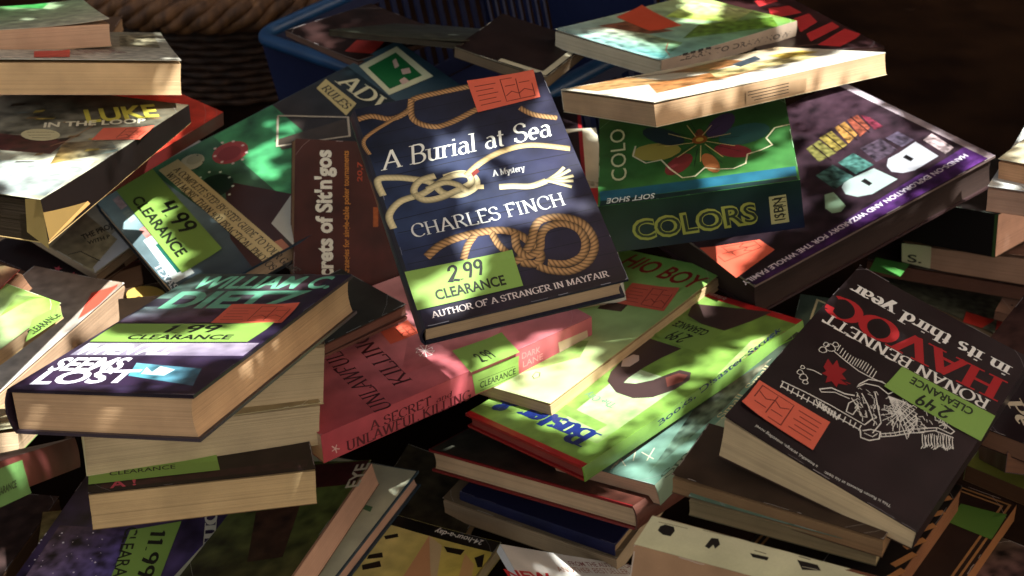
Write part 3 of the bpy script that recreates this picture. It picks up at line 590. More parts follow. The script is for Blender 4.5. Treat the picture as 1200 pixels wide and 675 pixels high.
# ---------------------------------------------------------------- the books (mm, each in its own frame)
def add_book(spec): make_book(spec)
add_book({'name': 'hardcover_book', 'label': 'navy hardcover titled A Burial at Sea with printed ropes, on top of the heap', 'kind': 'hard', 'spine': 'W', 'mat': 'gloss', 'edge': (26,28,48), 'back': (24,26,44), 'spinecol': (30,30,48), 'pages': (205,168,118), 'cat': 'book', 'dims': (152.8,205.5,24.3), 'loc': (-0.0201,0.9636,0.4202), 'rot': ((0.9533,-0.2975,0.0515),(0.2889,0.8497,-0.4411),(0.0875,0.4354,0.896)), 'art': [('quad','T',[(-76.4,-102.8),(76.4,-102.8),(76.4,-20.6),(-76.4,-20.6)],[(30,22,38),(30,18,28),(36,32,58),(36,50,84)],0.35,25),('quad','T',[(-76.4,-20.6),(76.4,-20.6),(76.4,102.8),(-76.4,102.8)],[(40,56,90),(36,34,62),(26,24,42),(22,28,46)],0.35,25),('line','T',[(-74.4,-87.9),(-15.28,-88.4),(75.4,-90.2)],0.55,(14,15,28)),('line','T',[(-74.4,-76.8),(-15.28,-74.6),(75.4,-77.8)],0.55,(14,15,28)),('line','T',[(-74.4,-60.8),(-15.28,-61.5),(75.4,-62.1)],0.55,(14,15,28)),('line','T',[(-74.4,-47.6),(-15.28,-48.6),(75.4,-47.6)],0.55,(14,15,28)),('line','T',[(-74.4,-35.6),(-15.28,-35),(75.4,-36.2)],0.55,(14,15,28)),('line','T',[(-74.4,-19.1),(-15.28,-20.8),(75.4,-22.6)],0.55,(14,15,28)),('line','T',[(-74.4,-7.4),(-15.28,-6.3),(75.4,-6.7)],0.55,(14,15,28)),('line','T',[(-74.4,6.2),(-15.28,7.6),(75.4,6.6)],0.55,(14,15,28)),('line','T',[(-74.4,22),(-15.28,20.9),(75.4,18.2)],0.55,(14,15,28)),('line','T',[(-74.4,33),(-15.28,33.8),(75.4,32.8)],0.55,(14,15,28)),('line','T',[(-74.4,48.2),(-15.28,47.2),(75.4,48.4)],0.55,(14,15,28)),('line','T',[(-74.4,62.6),(-15.28,61.2),(75.4,60.7)],0.55,(14,15,28)),('line','T',[(-74.4,73.9),(-15.28,75.7),(75.4,72.9)],0.55,(14,15,28)),('line','T',[(-74.4,90.1),(-15.28,89.8),(75.4,88.4)],0.55,(14,15,28)),('rope','T',[(-76.1,92.5),(-65,92.8),(-51,86.4),(-36,91.3),(-29.3,101.1),(-7,102.5),(18.2,102.5)],5.1,(176,130,80),0.72),('rope','T',[(-76.1,56.6),(-76.1,72.2),(-49.1,85.9),(-33.9,91.6)],3.2,(176,130,80),0.72),('rope','T',[(-31.2,101.6),(-35.1,82.2),(-23.7,71.2),(-8.8,70.8),(18,79.6)],5.1,(176,130,80),0.72),('rope','T',[(48.4,71.5),(56.7,62.2),(73.7,54.1)],4.9,(176,130,80),0.72),('rope','T',[(-76.1,16.4),(-76.1,31.6),(-63.6,30.7),(-49.2,25.2),(-38.3,18.9),(-31.6,7.2),(-19.7,2.3),(-7.2,6.4),(-5.3,15),(-14.1,21.6),(-27.7,21)],5.6,(206,190,140),0.12),('rope','T',[(-76.1,-14.5),(-76.1,-2),(-65,8),(-47.2,10.6),(-34.4,16.2),(-21,20.9),(-9.6,18.7),(-9.2,11),(-19.6,7.2),(-36,3.4),(-48.1,5.1),(-52.8,14.5),(-45.9,22.6),(-33.5,24.3)],5.6,(206,190,140),0.12),('rope','T',[(-43.1,13.6),(-29,16.4),(-20.2,12.3),(-13.9,4)],5.1,(206,190,140),0.12),('rope','T',[(-11.1,18.2),(3,27.1),(22.7,33.7),(45.4,33.7),(73.7,22.6)],5.1,(206,176,116),0.18),('quad','T',[(-6.7,19.5),(-0.9,23),(0,19.4),(-5.7,15.9)],[(120,40,30),(120,40,30),(120,40,30),(120,40,30)],0,20),('line','T',[(-6.6,6.2),(-1,4.7)],4,(190,170,120)),('rope','T',[(10.2,1.7),(19.7,-0.1),(33.4,-3.8),(46.2,-2.2)],5.4,(206,190,140),0.1),('rope','T',[(37.4,-4),(46.2,-2.2),(56,1.8),(63.4,6.6)],2.9,(206,190,140),0.1),('rope','T',[(37.4,-4),(46.2,-2.2),(57.8,0.1),(67.1,3.1)],2.9,(206,190,140),0.1),('rope','T',[(37.4,-4),(46.2,-2.2),(58.2,-3),(67.8,-3)],2.9,(206,190,140),0.1),('rope','T',[(37.4,-4),(46.2,-2.2),(57.4,-5.3),(66.2,-7.6)],2.9,(206,190,140),0.1),('rope','T',[(37.4,-4),(46.2,-2.2),(55.9,-7.8),(63.2,-12.7)],2.9,(206,190,140),0.1),('rope','T',[(-59.4,-45.2),(-47.7,-38.2),(-33.8,-34.9),(-15.4,-34.4),(1.5,-37.4),(12.3,-45.1),(19.9,-58.3),(21.2,-66.5),(15.6,-71.9),(5,-68.2)],6.6,(176,130,80),0.72),('rope','T',[(-34.3,-54.4),(-27.9,-43.6),(-20.5,-36.2)],5.4,(176,130,80),0.72),('rope','T',[(-7.5,-36.6),(-5.8,-48.1),(-1.9,-57)],5.4,(176,130,80),0.72),('rope','T',[(-1.2,-67.3),(8,-62.8),(17.7,-53),(23.9,-41.9),(31.2,-35.9),(45,-36.5),(58,-44),(63.3,-55.9),(61.8,-69.8),(51.9,-81.1),(37.5,-84.9),(23.9,-80.4),(16.1,-74.4)],6.3,(176,130,80),0.72),('rope','T',[(9.5,-41.2),(6.6,-54.7),(11.6,-63.8),(21.9,-60.4),(26.9,-49.1),(34.1,-43.1),(46.1,-43.2),(55.5,-51.4),(56.6,-63.6),(50.2,-74.4),(37.2,-77.9),(24.2,-73.5)],6.3,(176,130,80),0.72),('text','T','serif','A Burial at Sea',(-70.7,39.3),(64.2,38.2),17.4,0.22,(228,228,215),0.12),('text','T','serif','A Mystery',(8.6,12.1),(33.5,11.3),5.7,0.1,(200,200,195),0.16),('text','T','serif','CHARLES FINCH',(-64.6,-26.5),(54.1,-27.5),11.7,0,(205,205,200),0.12),('text','T','serif','AUTHOR OF A STRANGER IN MAYFAIR',(-69.3,-96.7),(63.7,-96.7),5.1,0,(205,190,185),0.15),('quad','W',[(-102.8,0.2),(102.8,0.2),(102.8,24.1),(-102.8,24.1)],[(30,28,46),(30,28,46),(30,28,46),(30,28,46)],0.25,30),('quad','W',[(-40,3),(-15,3),(-15,16),(-40,16)],[(150,70,30),(150,70,30),(150,70,30),(150,70,30)],0.2,6)], 'stickers': [{'name': 'price_sticker', 'face': 'T', 'quad': [(-78,-87.7),(0.8,-87.8),(2.1,-56.6),(-78.3,-53.8)], 'col': (122,160,64), 'art': [('text','T','sans','CLEARANCE',(-62.5,-83.1),(-10.3,-83.4),8.6,0,(22,28,14),0.028),('text','T','hand','2.99',(-49.8,-71.4),(-22.7,-70.9),13.3,0.15,(15,18,12),0.16)]},{'name': 'sale_sticker', 'face': 'T', 'quad': [(15.2,75),(67.2,77.4),(70.4,104.9),(16,108.2)], 'col': (212,86,60), 'art': [('line','T',[(40.3,79.7),(63.8,80),(66.1,101.2),(41.7,102.5),(40.3,79.7)],0.75,(110,28,18)),('line','T',[(51.8,80.7),(54.1,101.2)],0.75,(110,28,18)),('line','T',[(41.7,85.2),(47.2,88.8),(52.2,85.3),(57.8,88.9),(63.9,85.5)],0.75,(110,28,18)),('line','T',[(43.4,94.9),(51.9,94.7)],0.75,(110,28,18)),('line','T',[(55.3,95.8),(63.9,95.6)],0.75,(110,28,18)),('line','T',[(19.5,81),(36.2,81.4)],0.75,(110,28,18)),('line','T',[(19.7,85.9),(33.8,86)],0.75,(110,28,18)),('line','T',[(19.8,90.8),(36.7,90.7)],0.75,(110,28,18)),('line','T',[(19.9,95.7),(34.3,95.4)],0.75,(110,28,18)),('line','T',[(20.1,100.6),(37.2,100)],0.75,(110,28,18))]}]})
add_book({'name': 'hardcover_book', 'label': 'thick dark purple hardcover titled SEEMS LOST on top of a stack of cream paperbacks', 'kind': 'hard', 'spine': 'W', 'mat': 'gloss', 'edge': (30,20,34), 'back': (60,50,58), 'spinecol': (46,32,44), 'pages': (214,160,102), 'cat': 'book', 'dims': (140.8,261.5,32.7), 'loc': (-0.231,0.8788,0.3324), 'rot': ((0.9539,0.2885,-0.0826),(-0.2619,0.9347,0.2401),(0.1465,-0.2074,0.9672)), 'art': [('quad','T',[(-70.4,-130.8),(70.4,-130.8),(70.4,130.8),(-70.4,130.8)],[(52,30,60),(38,26,52),(48,36,60),(56,60,64)],0.4,22),('quad','T',[(3.8,-100.2),(61,-114.4),(50.5,-83.8),(-4.1,-76.2)],[(70,150,165),(60,90,110),(60,110,130),(90,150,170)],0.5,12),('quad','T',[(-66.8,-130.4),(64.2,-124.7),(61,-114.4),(-68.9,-121.9)],[(46,34,60),(46,34,60),(46,34,60),(46,34,60)],0.4,10),('poly','T',[(11.4,-96.5),(8.3,-83.6),(17.7,-92.7),(17.6,-81.3),(32,-86.8),(30.1,-98.2)],(190,220,220)),('quad','T',[(-65.1,-65),(68.6,-57.7),(68,-31.7),(-65.8,-40)],[(120,112,130),(120,105,130),(165,150,170),(170,165,175)],0.3,15),('quad','T',[(-68.4,5.6),(9.3,9.6),(-3.2,49.4),(-68.2,42.5)],[(80,60,80),(60,35,60),(70,40,60),(90,110,110)],0.5,14),('quad','T',[(-70.1,63.3),(53.6,64.2),(54.4,130.4),(-70.1,130.4)],[(70,95,85),(70,40,60),(80,50,60),(50,80,70)],0.6,14),('text','T','sans','WILLIAM C.',(-56.2,91.1),(64.4,94.8),32.6,0,(110,190,150),0.03),('text','T','sans','DIETZ',(-56.7,40.9),(57,47.8),41.2,0,(92,160,128),0.04),('text','T','sans','WHEN ALL',(-63.5,-63.2),(9.6,-58.2),19.7,0.1,(226,224,220),0.03),('text','T','sans','SEEMS',(-64,-95.6),(-9.6,-91.5),25.4,0,(236,234,236),0.03),('text','T','sans','LOST',(-60.6,-121.2),(11.1,-112.3),24.3,0,(232,228,240),0.03)], 'stickers': [{'name': 'price_sticker', 'face': 'T', 'quad': [(-66.2,-38.2),(58,-30.6),(60.4,8.4),(-68.1,1.7)], 'col': (122,160,64), 'art': [('text','T','sans','CLEARANCE',(-40.9,-31.2),(41.3,-26.3),10.1,0,(22,28,14),0.028),('text','T','hand','1.99',(-20.8,-16),(22.1,-12.3),16,0.15,(15,18,12),0.16)]},{'name': 'sale_sticker', 'face': 'T', 'quad': [(8.2,7.6),(64.9,10.5),(59.8,54.1),(2.9,51.7)], 'col': (212,86,60), 'art': [('line','T',[(35,14.1),(60.5,14.5),(56.6,47.6),(31,47.4),(35,14.1)],0.75,(110,28,18)),('line','T',[(47.4,15.6),(44.3,46.2)],0.75,(110,28,18)),('line','T',[(35.2,21.9),(40.3,27.3),(46.6,22.4),(51.6,27.9),(58.9,23)],0.75,(110,28,18)),('line','T',[(34.7,35.9),(43.8,36.3)],0.75,(110,28,18)),('line','T',[(46.9,38.2),(56,38.6)],0.75,(110,28,18)),('line','T',[(11.9,15.5),(30.2,16.4)],0.75,(110,28,18)),('line','T',[(11.1,22),(26.6,22.8)],0.75,(110,28,18)),('line','T',[(10.3,28.6),(28.6,29.4)],0.75,(110,28,18)),('line','T',[(9.5,35.2),(25,35.9)],0.75,(110,28,18)),('line','T',[(8.7,41.9),(27,42.7)],0.75,(110,28,18))]}]})
add_book({'name': 'paperback_book', 'label': 'cream paperback with blank page edges directly under the purple SEEMS LOST hardcover', 'kind': 'soft', 'spine': 'N', 'mat': 'satin', 'edge': (150,130,95), 'back': (190,175,130), 'spinecol': (190,170,120), 'pages': (205,180,128), 'cat': 'book', 'dims': (155.8,93.6,57.4), 'loc': (-0.2429,0.9802,0.252), 'rot': ((0.9564,-0.2771,0.0927),(0.2812,0.959,-0.0345),(-0.0794,0.059,0.9951)), 'art': [('quad','T',[(-77.9,-46.8),(77.9,-46.8),(77.9,46.8),(-77.9,46.8)],[(110,90,70),(110,90,70),(110,90,70),(110,90,70)],0.25,30)], 'stickers': []})
add_book({'name': 'paperback_book', 'label': 'wide cream paperback, third book down in the stack under SEEMS LOST', 'kind': 'soft', 'spine': 'W', 'mat': 'satin', 'edge': (200,185,135), 'back': (200,190,150), 'spinecol': (206,196,150), 'pages': (205,182,130), 'cat': 'book', 'dims': (187.8,126.1,39.8), 'loc': (-0.2691,0.98,0.2147), 'rot': ((0.9434,-0.3216,0.0813),(0.3221,0.9467,0.0074),(-0.0793,0.0192,0.9967)), 'art': [('quad','T',[(-93.9,-63),(93.9,-63),(93.9,63),(-93.9,63)],[(150,130,90),(150,130,90),(150,130,90),(150,130,90)],0.25,30)], 'stickers': []})
add_book({'name': 'paperback_book', 'label': 'black paperback with a green clearance strip, lowest of the stack under SEEMS LOST', 'kind': 'soft', 'spine': 'N', 'mat': 'gloss', 'edge': (34,20,20), 'back': (120,90,60), 'spinecol': (40,25,20), 'pages': (210,172,104), 'cat': 'book', 'dims': (177,123.4,32.5), 'loc': (-0.2597,0.9446,0.1808), 'rot': ((0.9713,-0.2359,0.0289),(0.2339,0.9703,0.0611),(-0.0425,-0.0526,0.9977)), 'art': [('quad','T',[(-88.5,-61.7),(88.5,-61.7),(88.5,61.7),(-88.5,61.7)],[(26,14,15),(32,16,18),(24,14,14),(24,14,14)],0.4,30),('quad','T',[(-79.2,-57),(82,-57.1),(84.6,-46.5),(-78,-47.9)],[(60,20,25),(45,20,25),(40,18,20),(50,20,20)],0.5,8),('text','T','sans','A !',(-71.4,-57.4),(-51.9,-56.6),10.7,0,(190,60,80),0.02)], 'stickers': [{'name': 'price_sticker', 'face': 'T', 'quad': [(-88.3,-49.3),(13.4,-48.3),(11.9,-27),(-88.8,-25.5)], 'col': (122,160,64), 'art': [('text','T','sans','CLEARANCE',(-72.8,-39.5),(-21.2,-39),6,0,(22,28,14),0.01)]}]})
add_book({'name': 'paperback_book', 'label': 'purple starry paperback with a green price sticker, lowest book at the bottom left', 'kind': 'soft', 'spine': 'W', 'mat': 'gloss', 'edge': (60,40,50), 'back': (60,40,40), 'spinecol': (40,30,60), 'pages': (150,90,80), 'cat': 'book', 'dims': (193.5,247,12.4), 'loc': (-0.3391,0.9369,0.0545), 'rot': ((0.9756,0.2191,0.0121),(-0.218,0.9742,-0.0576),(-0.0244,0.0536,0.9983)), 'art': [('quad','T',[(-96.8,-123.5),(96.8,-123.5),(96.8,123.5),(-96.8,123.5)],[(70,50,110),(120,100,170),(34,22,50),(30,20,30)],0.7,26),('quad','T',[(41.5,20.3),(96.5,46.2),(91.1,78),(44.9,50.3)],[(110,95,170),(160,140,205),(90,75,160),(60,40,120)],0.5,18),('quad','T',[(-87.9,-29.3),(-1.5,-8.8),(-26.5,61.3),(-89.6,52.1)],[(110,90,120),(90,80,160),(50,35,80),(70,50,60)],0.8,10),('poly','T',[(-95.9,38.1),(-96.2,38.6),(-96.8,38.6),(-97.1,38.1),(-96.8,37.6),(-96.2,37.6)],(225,215,225)),('poly','T',[(-95.9,39.5),(-96.2,40),(-96.8,40),(-97.1,39.5),(-96.8,39),(-96.2,39)],(225,215,225)),('poly','T',[(-27,0),(-27.4,0.8),(-28.4,0.8),(-28.8,0),(-28.4,-0.8),(-27.4,-0.8)],(225,215,225)),('poly','T',[(-82.4,7.2),(-82.6,7.7),(-83.2,7.7),(-83.4,7.2),(-83.2,6.7),(-82.6,6.7)],(225,215,225)),('poly','T',[(-96,36.9),(-96.3,37.3),(-96.7,37.3),(-97,36.9),(-96.7,36.5),(-96.3,36.5)],(225,215,225)),('poly','T',[(-25.4,-1.8),(-25.8,-1),(-26.8,-1),(-27.2,-1.8),(-26.8,-2.6),(-25.8,-2.6)],(225,215,225)),('poly','T',[(-56.2,40.7),(-56.4,41.2),(-57,41.2),(-57.2,40.7),(-57,40.2),(-56.4,40.2)],(225,215,225)),('poly','T',[(-48.3,0.1),(-48.8,1),(-49.8,1),(-50.3,0.1),(-49.8,-0.8),(-48.8,-0.8)],(225,215,225)),('poly','T',[(-54.4,49.7),(-54.8,50.4),(-55.6,50.4),(-56,49.7),(-55.6,49),(-54.8,49)],(225,215,225)),('poly','T',[(-53.8,16.4),(-54,16.8),(-54.4,16.8),(-54.6,16.4),(-54.4,16),(-54,16)],(225,215,225)),('poly','T',[(-81.7,43),(-82.2,43.9),(-83.2,43.9),(-83.7,43),(-83.2,42.1),(-82.2,42.1)],(225,215,225)),('poly','T',[(-39.4,16.6),(-39.6,17.1),(-40.2,17.1),(-40.4,16.6),(-40.2,16.1),(-39.6,16.1)],(225,215,225)),('poly','T',[(-35.2,15.5),(-35.7,16.4),(-36.7,16.4),(-37.2,15.5),(-36.7,14.6),(-35.7,14.6)],(225,215,225)),('poly','T',[(-41.8,19),(-42.1,19.5),(-42.7,19.5),(-43,19),(-42.7,18.5),(-42.1,18.5)],(225,215,225)),('poly','T',[(-61.3,20.5),(-61.5,20.9),(-61.9,20.9),(-62.1,20.5),(-61.9,20.1),(-61.5,20.1)],(225,215,225)),('poly','T',[(-67.2,-10.3),(-67.3,-10),(-67.7,-10),(-67.8,-10.3),(-67.7,-10.6),(-67.3,-10.6)],(225,215,225)),('poly','T',[(-90.8,-1.7),(-91,-1.2),(-91.6,-1.2),(-91.8,-1.7),(-91.6,-2.2),(-91,-2.2)],(225,215,225)),('poly','T',[(-64,16.7),(-64.3,17.2),(-64.9,17.2),(-65.2,16.7),(-64.9,16.2),(-64.3,16.2)],(225,215,225)),('poly','T',[(-42.8,43.7),(-43.1,44.2),(-43.7,44.2),(-44,43.7),(-43.7,43.2),(-43.1,43.2)],(225,215,225)),('poly','T',[(-80.2,0.3),(-80.4,0.8),(-81,0.8),(-81.2,0.3),(-81,-0.2),(-80.4,-0.2)],(225,215,225)),('poly','T',[(-65.9,-5.1),(-66.2,-4.6),(-66.8,-4.6),(-67.1,-5.1),(-66.8,-5.6),(-66.2,-5.6)],(225,215,225)),('poly','T',[(-47.4,-12.6),(-47.6,-12.3),(-48,-12.3),(-48.2,-12.6),(-48,-12.9),(-47.6,-12.9)],(225,215,225)),('poly','T',[(-95.6,26.3),(-96,27.1),(-97,27.1),(-97.4,26.3),(-97,25.5),(-96,25.5)],(225,215,225)),('poly','T',[(-67,34.5),(-67.3,35),(-67.9,35),(-68.2,34.5),(-67.9,34),(-67.3,34)],(225,215,225)),('poly','T',[(-88.5,11.9),(-88.6,12.2),(-89,12.2),(-89.1,11.9),(-89,11.6),(-88.6,11.6)],(225,215,225)),('poly','T',[(-38,-9.9),(-38.6,-9),(-39.6,-9),(-40.2,-9.9),(-39.6,-10.8),(-38.6,-10.8)],(225,215,225)),('poly','T',[(-34.2,-13.6),(-34.3,-13.3),(-34.7,-13.3),(-34.8,-13.6),(-34.7,-13.9),(-34.3,-13.9)],(225,215,225)),('poly','T',[(-62.3,-20.9),(-62.7,-20.1),(-63.7,-20.1),(-64.1,-20.9),(-63.7,-21.7),(-62.7,-21.7)],(225,215,225)),('poly','T',[(-55.3,-17.5),(-55.7,-16.8),(-56.5,-16.8),(-56.9,-17.5),(-56.5,-18.2),(-55.7,-18.2)],(225,215,225)),('poly','T',[(-51.5,33.8),(-51.8,34.2),(-52.2,34.2),(-52.5,33.8),(-52.2,33.4),(-51.8,33.4)],(225,215,225)),('poly','T',[(-82.3,39.1),(-82.6,39.6),(-83.2,39.6),(-83.5,39.1),(-83.2,38.6),(-82.6,38.6)],(225,215,225)),('poly','T',[(-40.7,33.3),(-40.8,33.6),(-41.2,33.6),(-41.3,33.3),(-41.2,33),(-40.8,33)],(225,215,225)),('poly','T',[(-95.6,30.3),(-96,31.1),(-97,31.1),(-97.4,30.3),(-97,29.5),(-96,29.5)],(225,215,225)),('poly','T',[(-82.2,26.7),(-82.4,27),(-82.8,27),(-83,26.7),(-82.8,26.4),(-82.4,26.4)],(225,215,225)),('poly','T',[(-36,27.1),(-36.3,27.5),(-36.7,27.5),(-37,27.1),(-36.7,26.7),(-36.3,26.7)],(225,215,225)),('poly','T',[(-96.1,38.8),(-96.3,39.2),(-96.7,39.2),(-96.9,38.8),(-96.7,38.4),(-96.3,38.4)],(225,215,225)),('poly','T',[(-66.4,41.8),(-66.5,42.1),(-66.9,42.1),(-67,41.8),(-66.9,41.5),(-66.5,41.5)],(225,215,225)),('poly','T',[(-74.5,31.7),(-75.1,32.7),(-76.1,32.7),(-76.7,31.7),(-76.1,30.7),(-75.1,30.7)],(225,215,225)),('poly','T',[(-88.9,6.2),(-89.3,7),(-90.3,7),(-90.7,6.2),(-90.3,5.4),(-89.3,5.4)],(225,215,225)),('poly','T',[(-53.9,-20.5),(-54.3,-19.9),(-54.9,-19.9),(-55.3,-20.5),(-54.9,-21.1),(-54.3,-21.1)],(225,215,225)),('text','T','serif','om',(34.3,99),(50.8,51.7),15.9,0,(215,210,190),0.18)], 'stickers': [{'name': 'price_sticker', 'face': 'T', 'quad': [(-23.3,59.8),(-6.2,-48.3),(36.3,-42.2),(17.5,81)], 'col': (122,160,64), 'art': [('text','T','sans','CLEARANCE',(-29,63),(-4,-31.8),12.2,0,(22,28,14),0.012),('text','T','hand','11.99',(-4.4,64.3),(8.5,4),13.5,0,(15,18,12),0.16)]}]})
add_book({'name': 'paperback_book', 'label': 'green and brown mass-market paperback with thick pink page edges, beside the stack under SEEMS LOST', 'kind': 'soft', 'spine': 'W', 'mat': 'satin', 'edge': (70,60,35), 'back': (90,70,50), 'spinecol': (80,80,40), 'pages': (200,140,112), 'cat': 'book', 'dims': (110,178,25.3), 'loc': (-0.202,0.9683,0.0825), 'rot': ((0.9195,0.322,-0.2254),(-0.3136,0.9467,0.0734),(0.2371,0.0032,0.9715)), 'art': [('quad','T',[(-55,-89),(55,-89),(55,89),(-55,89)],[(44,40,22),(60,52,26),(86,104,40),(84,100,40)],0.6,20),('quad','T',[(-18.1,43.8),(54.7,53.2),(53,88.7),(-24.2,81.9)],[(60,16,16),(66,18,16),(60,16,18),(50,14,16)],0.4,12),('text','T','sans','EYE',(60.4,46.9),(55.4,84.2),13.7,0,(200,190,160),0.02),('quad','T',[(-28.1,12),(12.4,23.1),(33.4,-50.2),(1.7,-57.5)],[(60,34,22),(66,40,26),(50,30,20),(50,34,20)],0.6,16)], 'stickers': [], 'curl': [('E',3,3)]})
add_book({'name': 'hardcover_book', 'label': 'slim cream hardcover with dark blue board edges, between the green paperback and the yellow one', 'kind': 'hard', 'spine': 'W', 'mat': 'satin', 'edge': (52,72,84), 'back': (44,60,74), 'spinecol': (50,66,78), 'pages': (206,146,118), 'cat': 'book', 'dims': (140.6,210.8,17.5), 'loc': (-0.1924,0.9988,0.061), 'rot': ((0.918,0.3857,-0.0926),(-0.3818,0.9224,0.0579),(0.1077,-0.0178,0.994)), 'art': [('quad','T',[(-70.3,-105.4),(68.8,-105.4),(68.8,103.9),(-70.3,103.9)],[(196,196,164),(196,196,164),(196,196,164),(196,196,164)],0.12,30),('quad','T',[(45.4,36.9),(55.6,34.4),(54.2,42),(44.6,43.4)],[(80,120,80),(80,120,80),(80,120,80),(80,120,80)],0,20)], 'stickers': []})
add_book({'name': 'paperback_book', 'label': 'yellow paperback with a black band reading 24-hour-a-day, near the bottom edge', 'kind': 'soft', 'spine': 'W', 'mat': 'gloss', 'edge': (30,26,20), 'back': (160,140,60), 'spinecol': (190,170,90), 'pages': (190,170,110), 'cat': 'book', 'dims': (140,215.2,12.2), 'loc': (-0.1196,0.9111,0.0571), 'rot': ((0.8897,0.4527,-0.0588),(-0.4523,0.8916,0.0209),(0.0619,0.008,0.998)), 'art': [('quad','T',[(-70,-107.6),(70,-107.6),(70,107.6),(-70,107.6)],[(206,190,110),(200,176,60),(190,170,60),(205,190,120)],0.2,20),('quad','T',[(-40.5,93.1),(69.7,92.4),(69.7,107.3),(-38,107.3)],[(20,18,16),(20,18,16),(20,18,16),(20,18,16)],0,20),('poly','T',[(-35.3,77),(-25.5,85),(-22.3,81.1),(-31.3,73.4)],(24,18,14)),('poly','T',[(-34.4,49.2),(-24.9,57),(-20.5,51.3),(-32.8,43.6)],(24,18,14)),('poly','T',[(-32.7,34.9),(-20.9,46.2),(-15.3,39.9),(-28.3,29.4)],(24,18,14)),('poly','T',[(23,84.9),(43.6,87.3),(43.4,79.7),(29.8,79)],(24,18,14)),('poly','T',[(56.8,80.5),(63.1,88.1),(69.7,71.4),(66,69.7)],(24,18,14)),('poly','T',[(3.1,93.2),(35.1,42),(10.2,31.3)],(196,140,92)),('poly','T',[(3.1,93.2),(21,85.3),(39.3,43.7),(34.4,41.7)],(190,165,120)),('poly','T',[(45.8,83.2),(61.1,72.4),(69.4,50.7),(60.4,40.9)],(196,150,90)),('text','T','sans','24-hour-a-day',(54.3,104.6),(4.8,104.3),6.9,0,(225,220,205),0.01)], 'stickers': []})
add_book({'name': 'magazine', 'label': 'thin white magazine with rounded corner and small red print at the bottom edge', 'kind': 'soft', 'spine': 'W', 'mat': 'gloss', 'edge': (200,200,195), 'back': (200,195,190), 'spinecol': (200,200,200), 'pages': (220,214,200), 'cat': 'book', 'dims': (151.8,246.1,6.7), 'loc': (0.0946,0.8375,0.0822), 'rot': ((0.8509,-0.3524,0.3895),(0.2867,0.9329,0.2178),(-0.4401,-0.0736,0.8949)), 'art': [('quad','T',[(-75.9,-123),(75.9,-123),(75.9,123),(-75.9,123)],[(206,200,190),(206,200,190),(206,200,190),(206,200,190)],0.1,30),('text','T','sans','FROM THE AUTHOR OF',(-10.5,107.1),(61.5,118.8),6.7,0,(120,40,36),0.01),('text','T','sans','ANOTHER BESTSELLER',(-27.9,94.2),(54,107.9),7.8,0,(150,90,60),0),('text','T','sans','NEW',(-87.7,72),(-40.2,76.6),12.9,0,(190,30,34),0.03)], 'stickers': []})
add_book({'name': 'hardcover_book', 'label': 'grey-green hardcover with dark red board edges, under the teal paperback with a curved page block', 'kind': 'hard', 'spine': 'E', 'mat': 'satin', 'edge': (122,22,24), 'back': (120,30,28), 'spinecol': (92,50,38), 'pages': (206,166,118), 'cat': 'book', 'dims': (246.7,343.8,22.5), 'loc': (0.1303,1.1101,0.1069), 'rot': ((0.7203,0.6798,-0.138),(-0.6441,0.7293,0.231),(0.2576,-0.0775,0.9631)), 'art': [('quad','T',[(-121.85,-170.4),(123.35,-170.4),(123.35,171.9),(-121.85,171.9)],[(60,62,50),(84,40,30),(50,40,36),(60,60,50)],0.4,20)], 'stickers': []})
add_book({'name': 'hardcover_book', 'label': 'navy hardcover lying spine outwards, below the red-edged hardcover', 'kind': 'hard', 'spine': 'S', 'mat': 'satin', 'edge': (26,28,60), 'back': (26,28,60), 'spinecol': (26,28,62), 'pages': (150,120,84), 'cat': 'book', 'dims': (165,235,16.4), 'loc': (0.084,1.1028,0.0701), 'rot': ((0.8473,0.5267,-0.0682),(-0.527,0.8497,0.0143),(0.0655,0.0238,0.9976)), 'art': [('quad','S',[(-82.5,0.2),(82.5,0.2),(82.5,16.2),(-82.5,16.2)],[(24,26,58),(22,24,62),(26,28,66),(26,30,60)],0.25,30)], 'stickers': [], 'bulge': 1.5})
add_book({'name': 'paperback_book', 'label': 'tan paperback at the foot of the stack, under the navy hardcover', 'kind': 'soft', 'spine': 'N', 'mat': 'satin', 'edge': (110,94,66), 'back': (100,84,60), 'spinecol': (110,90,60), 'pages': (158,132,92), 'cat': 'book', 'dims': (184,262,19.6), 'loc': (0.0813,1.1151,0.0564), 'rot': ((0.8593,0.5063,-0.072),(-0.5082,0.8612,-0.0093),(0.0573,0.0446,0.9974)), 'art': [('quad','T',[(-92,-131),(92,-131),(92,131),(-92,131)],[(110,94,70),(110,94,70),(110,94,70),(110,94,70)],0.25,30)], 'stickers': []})
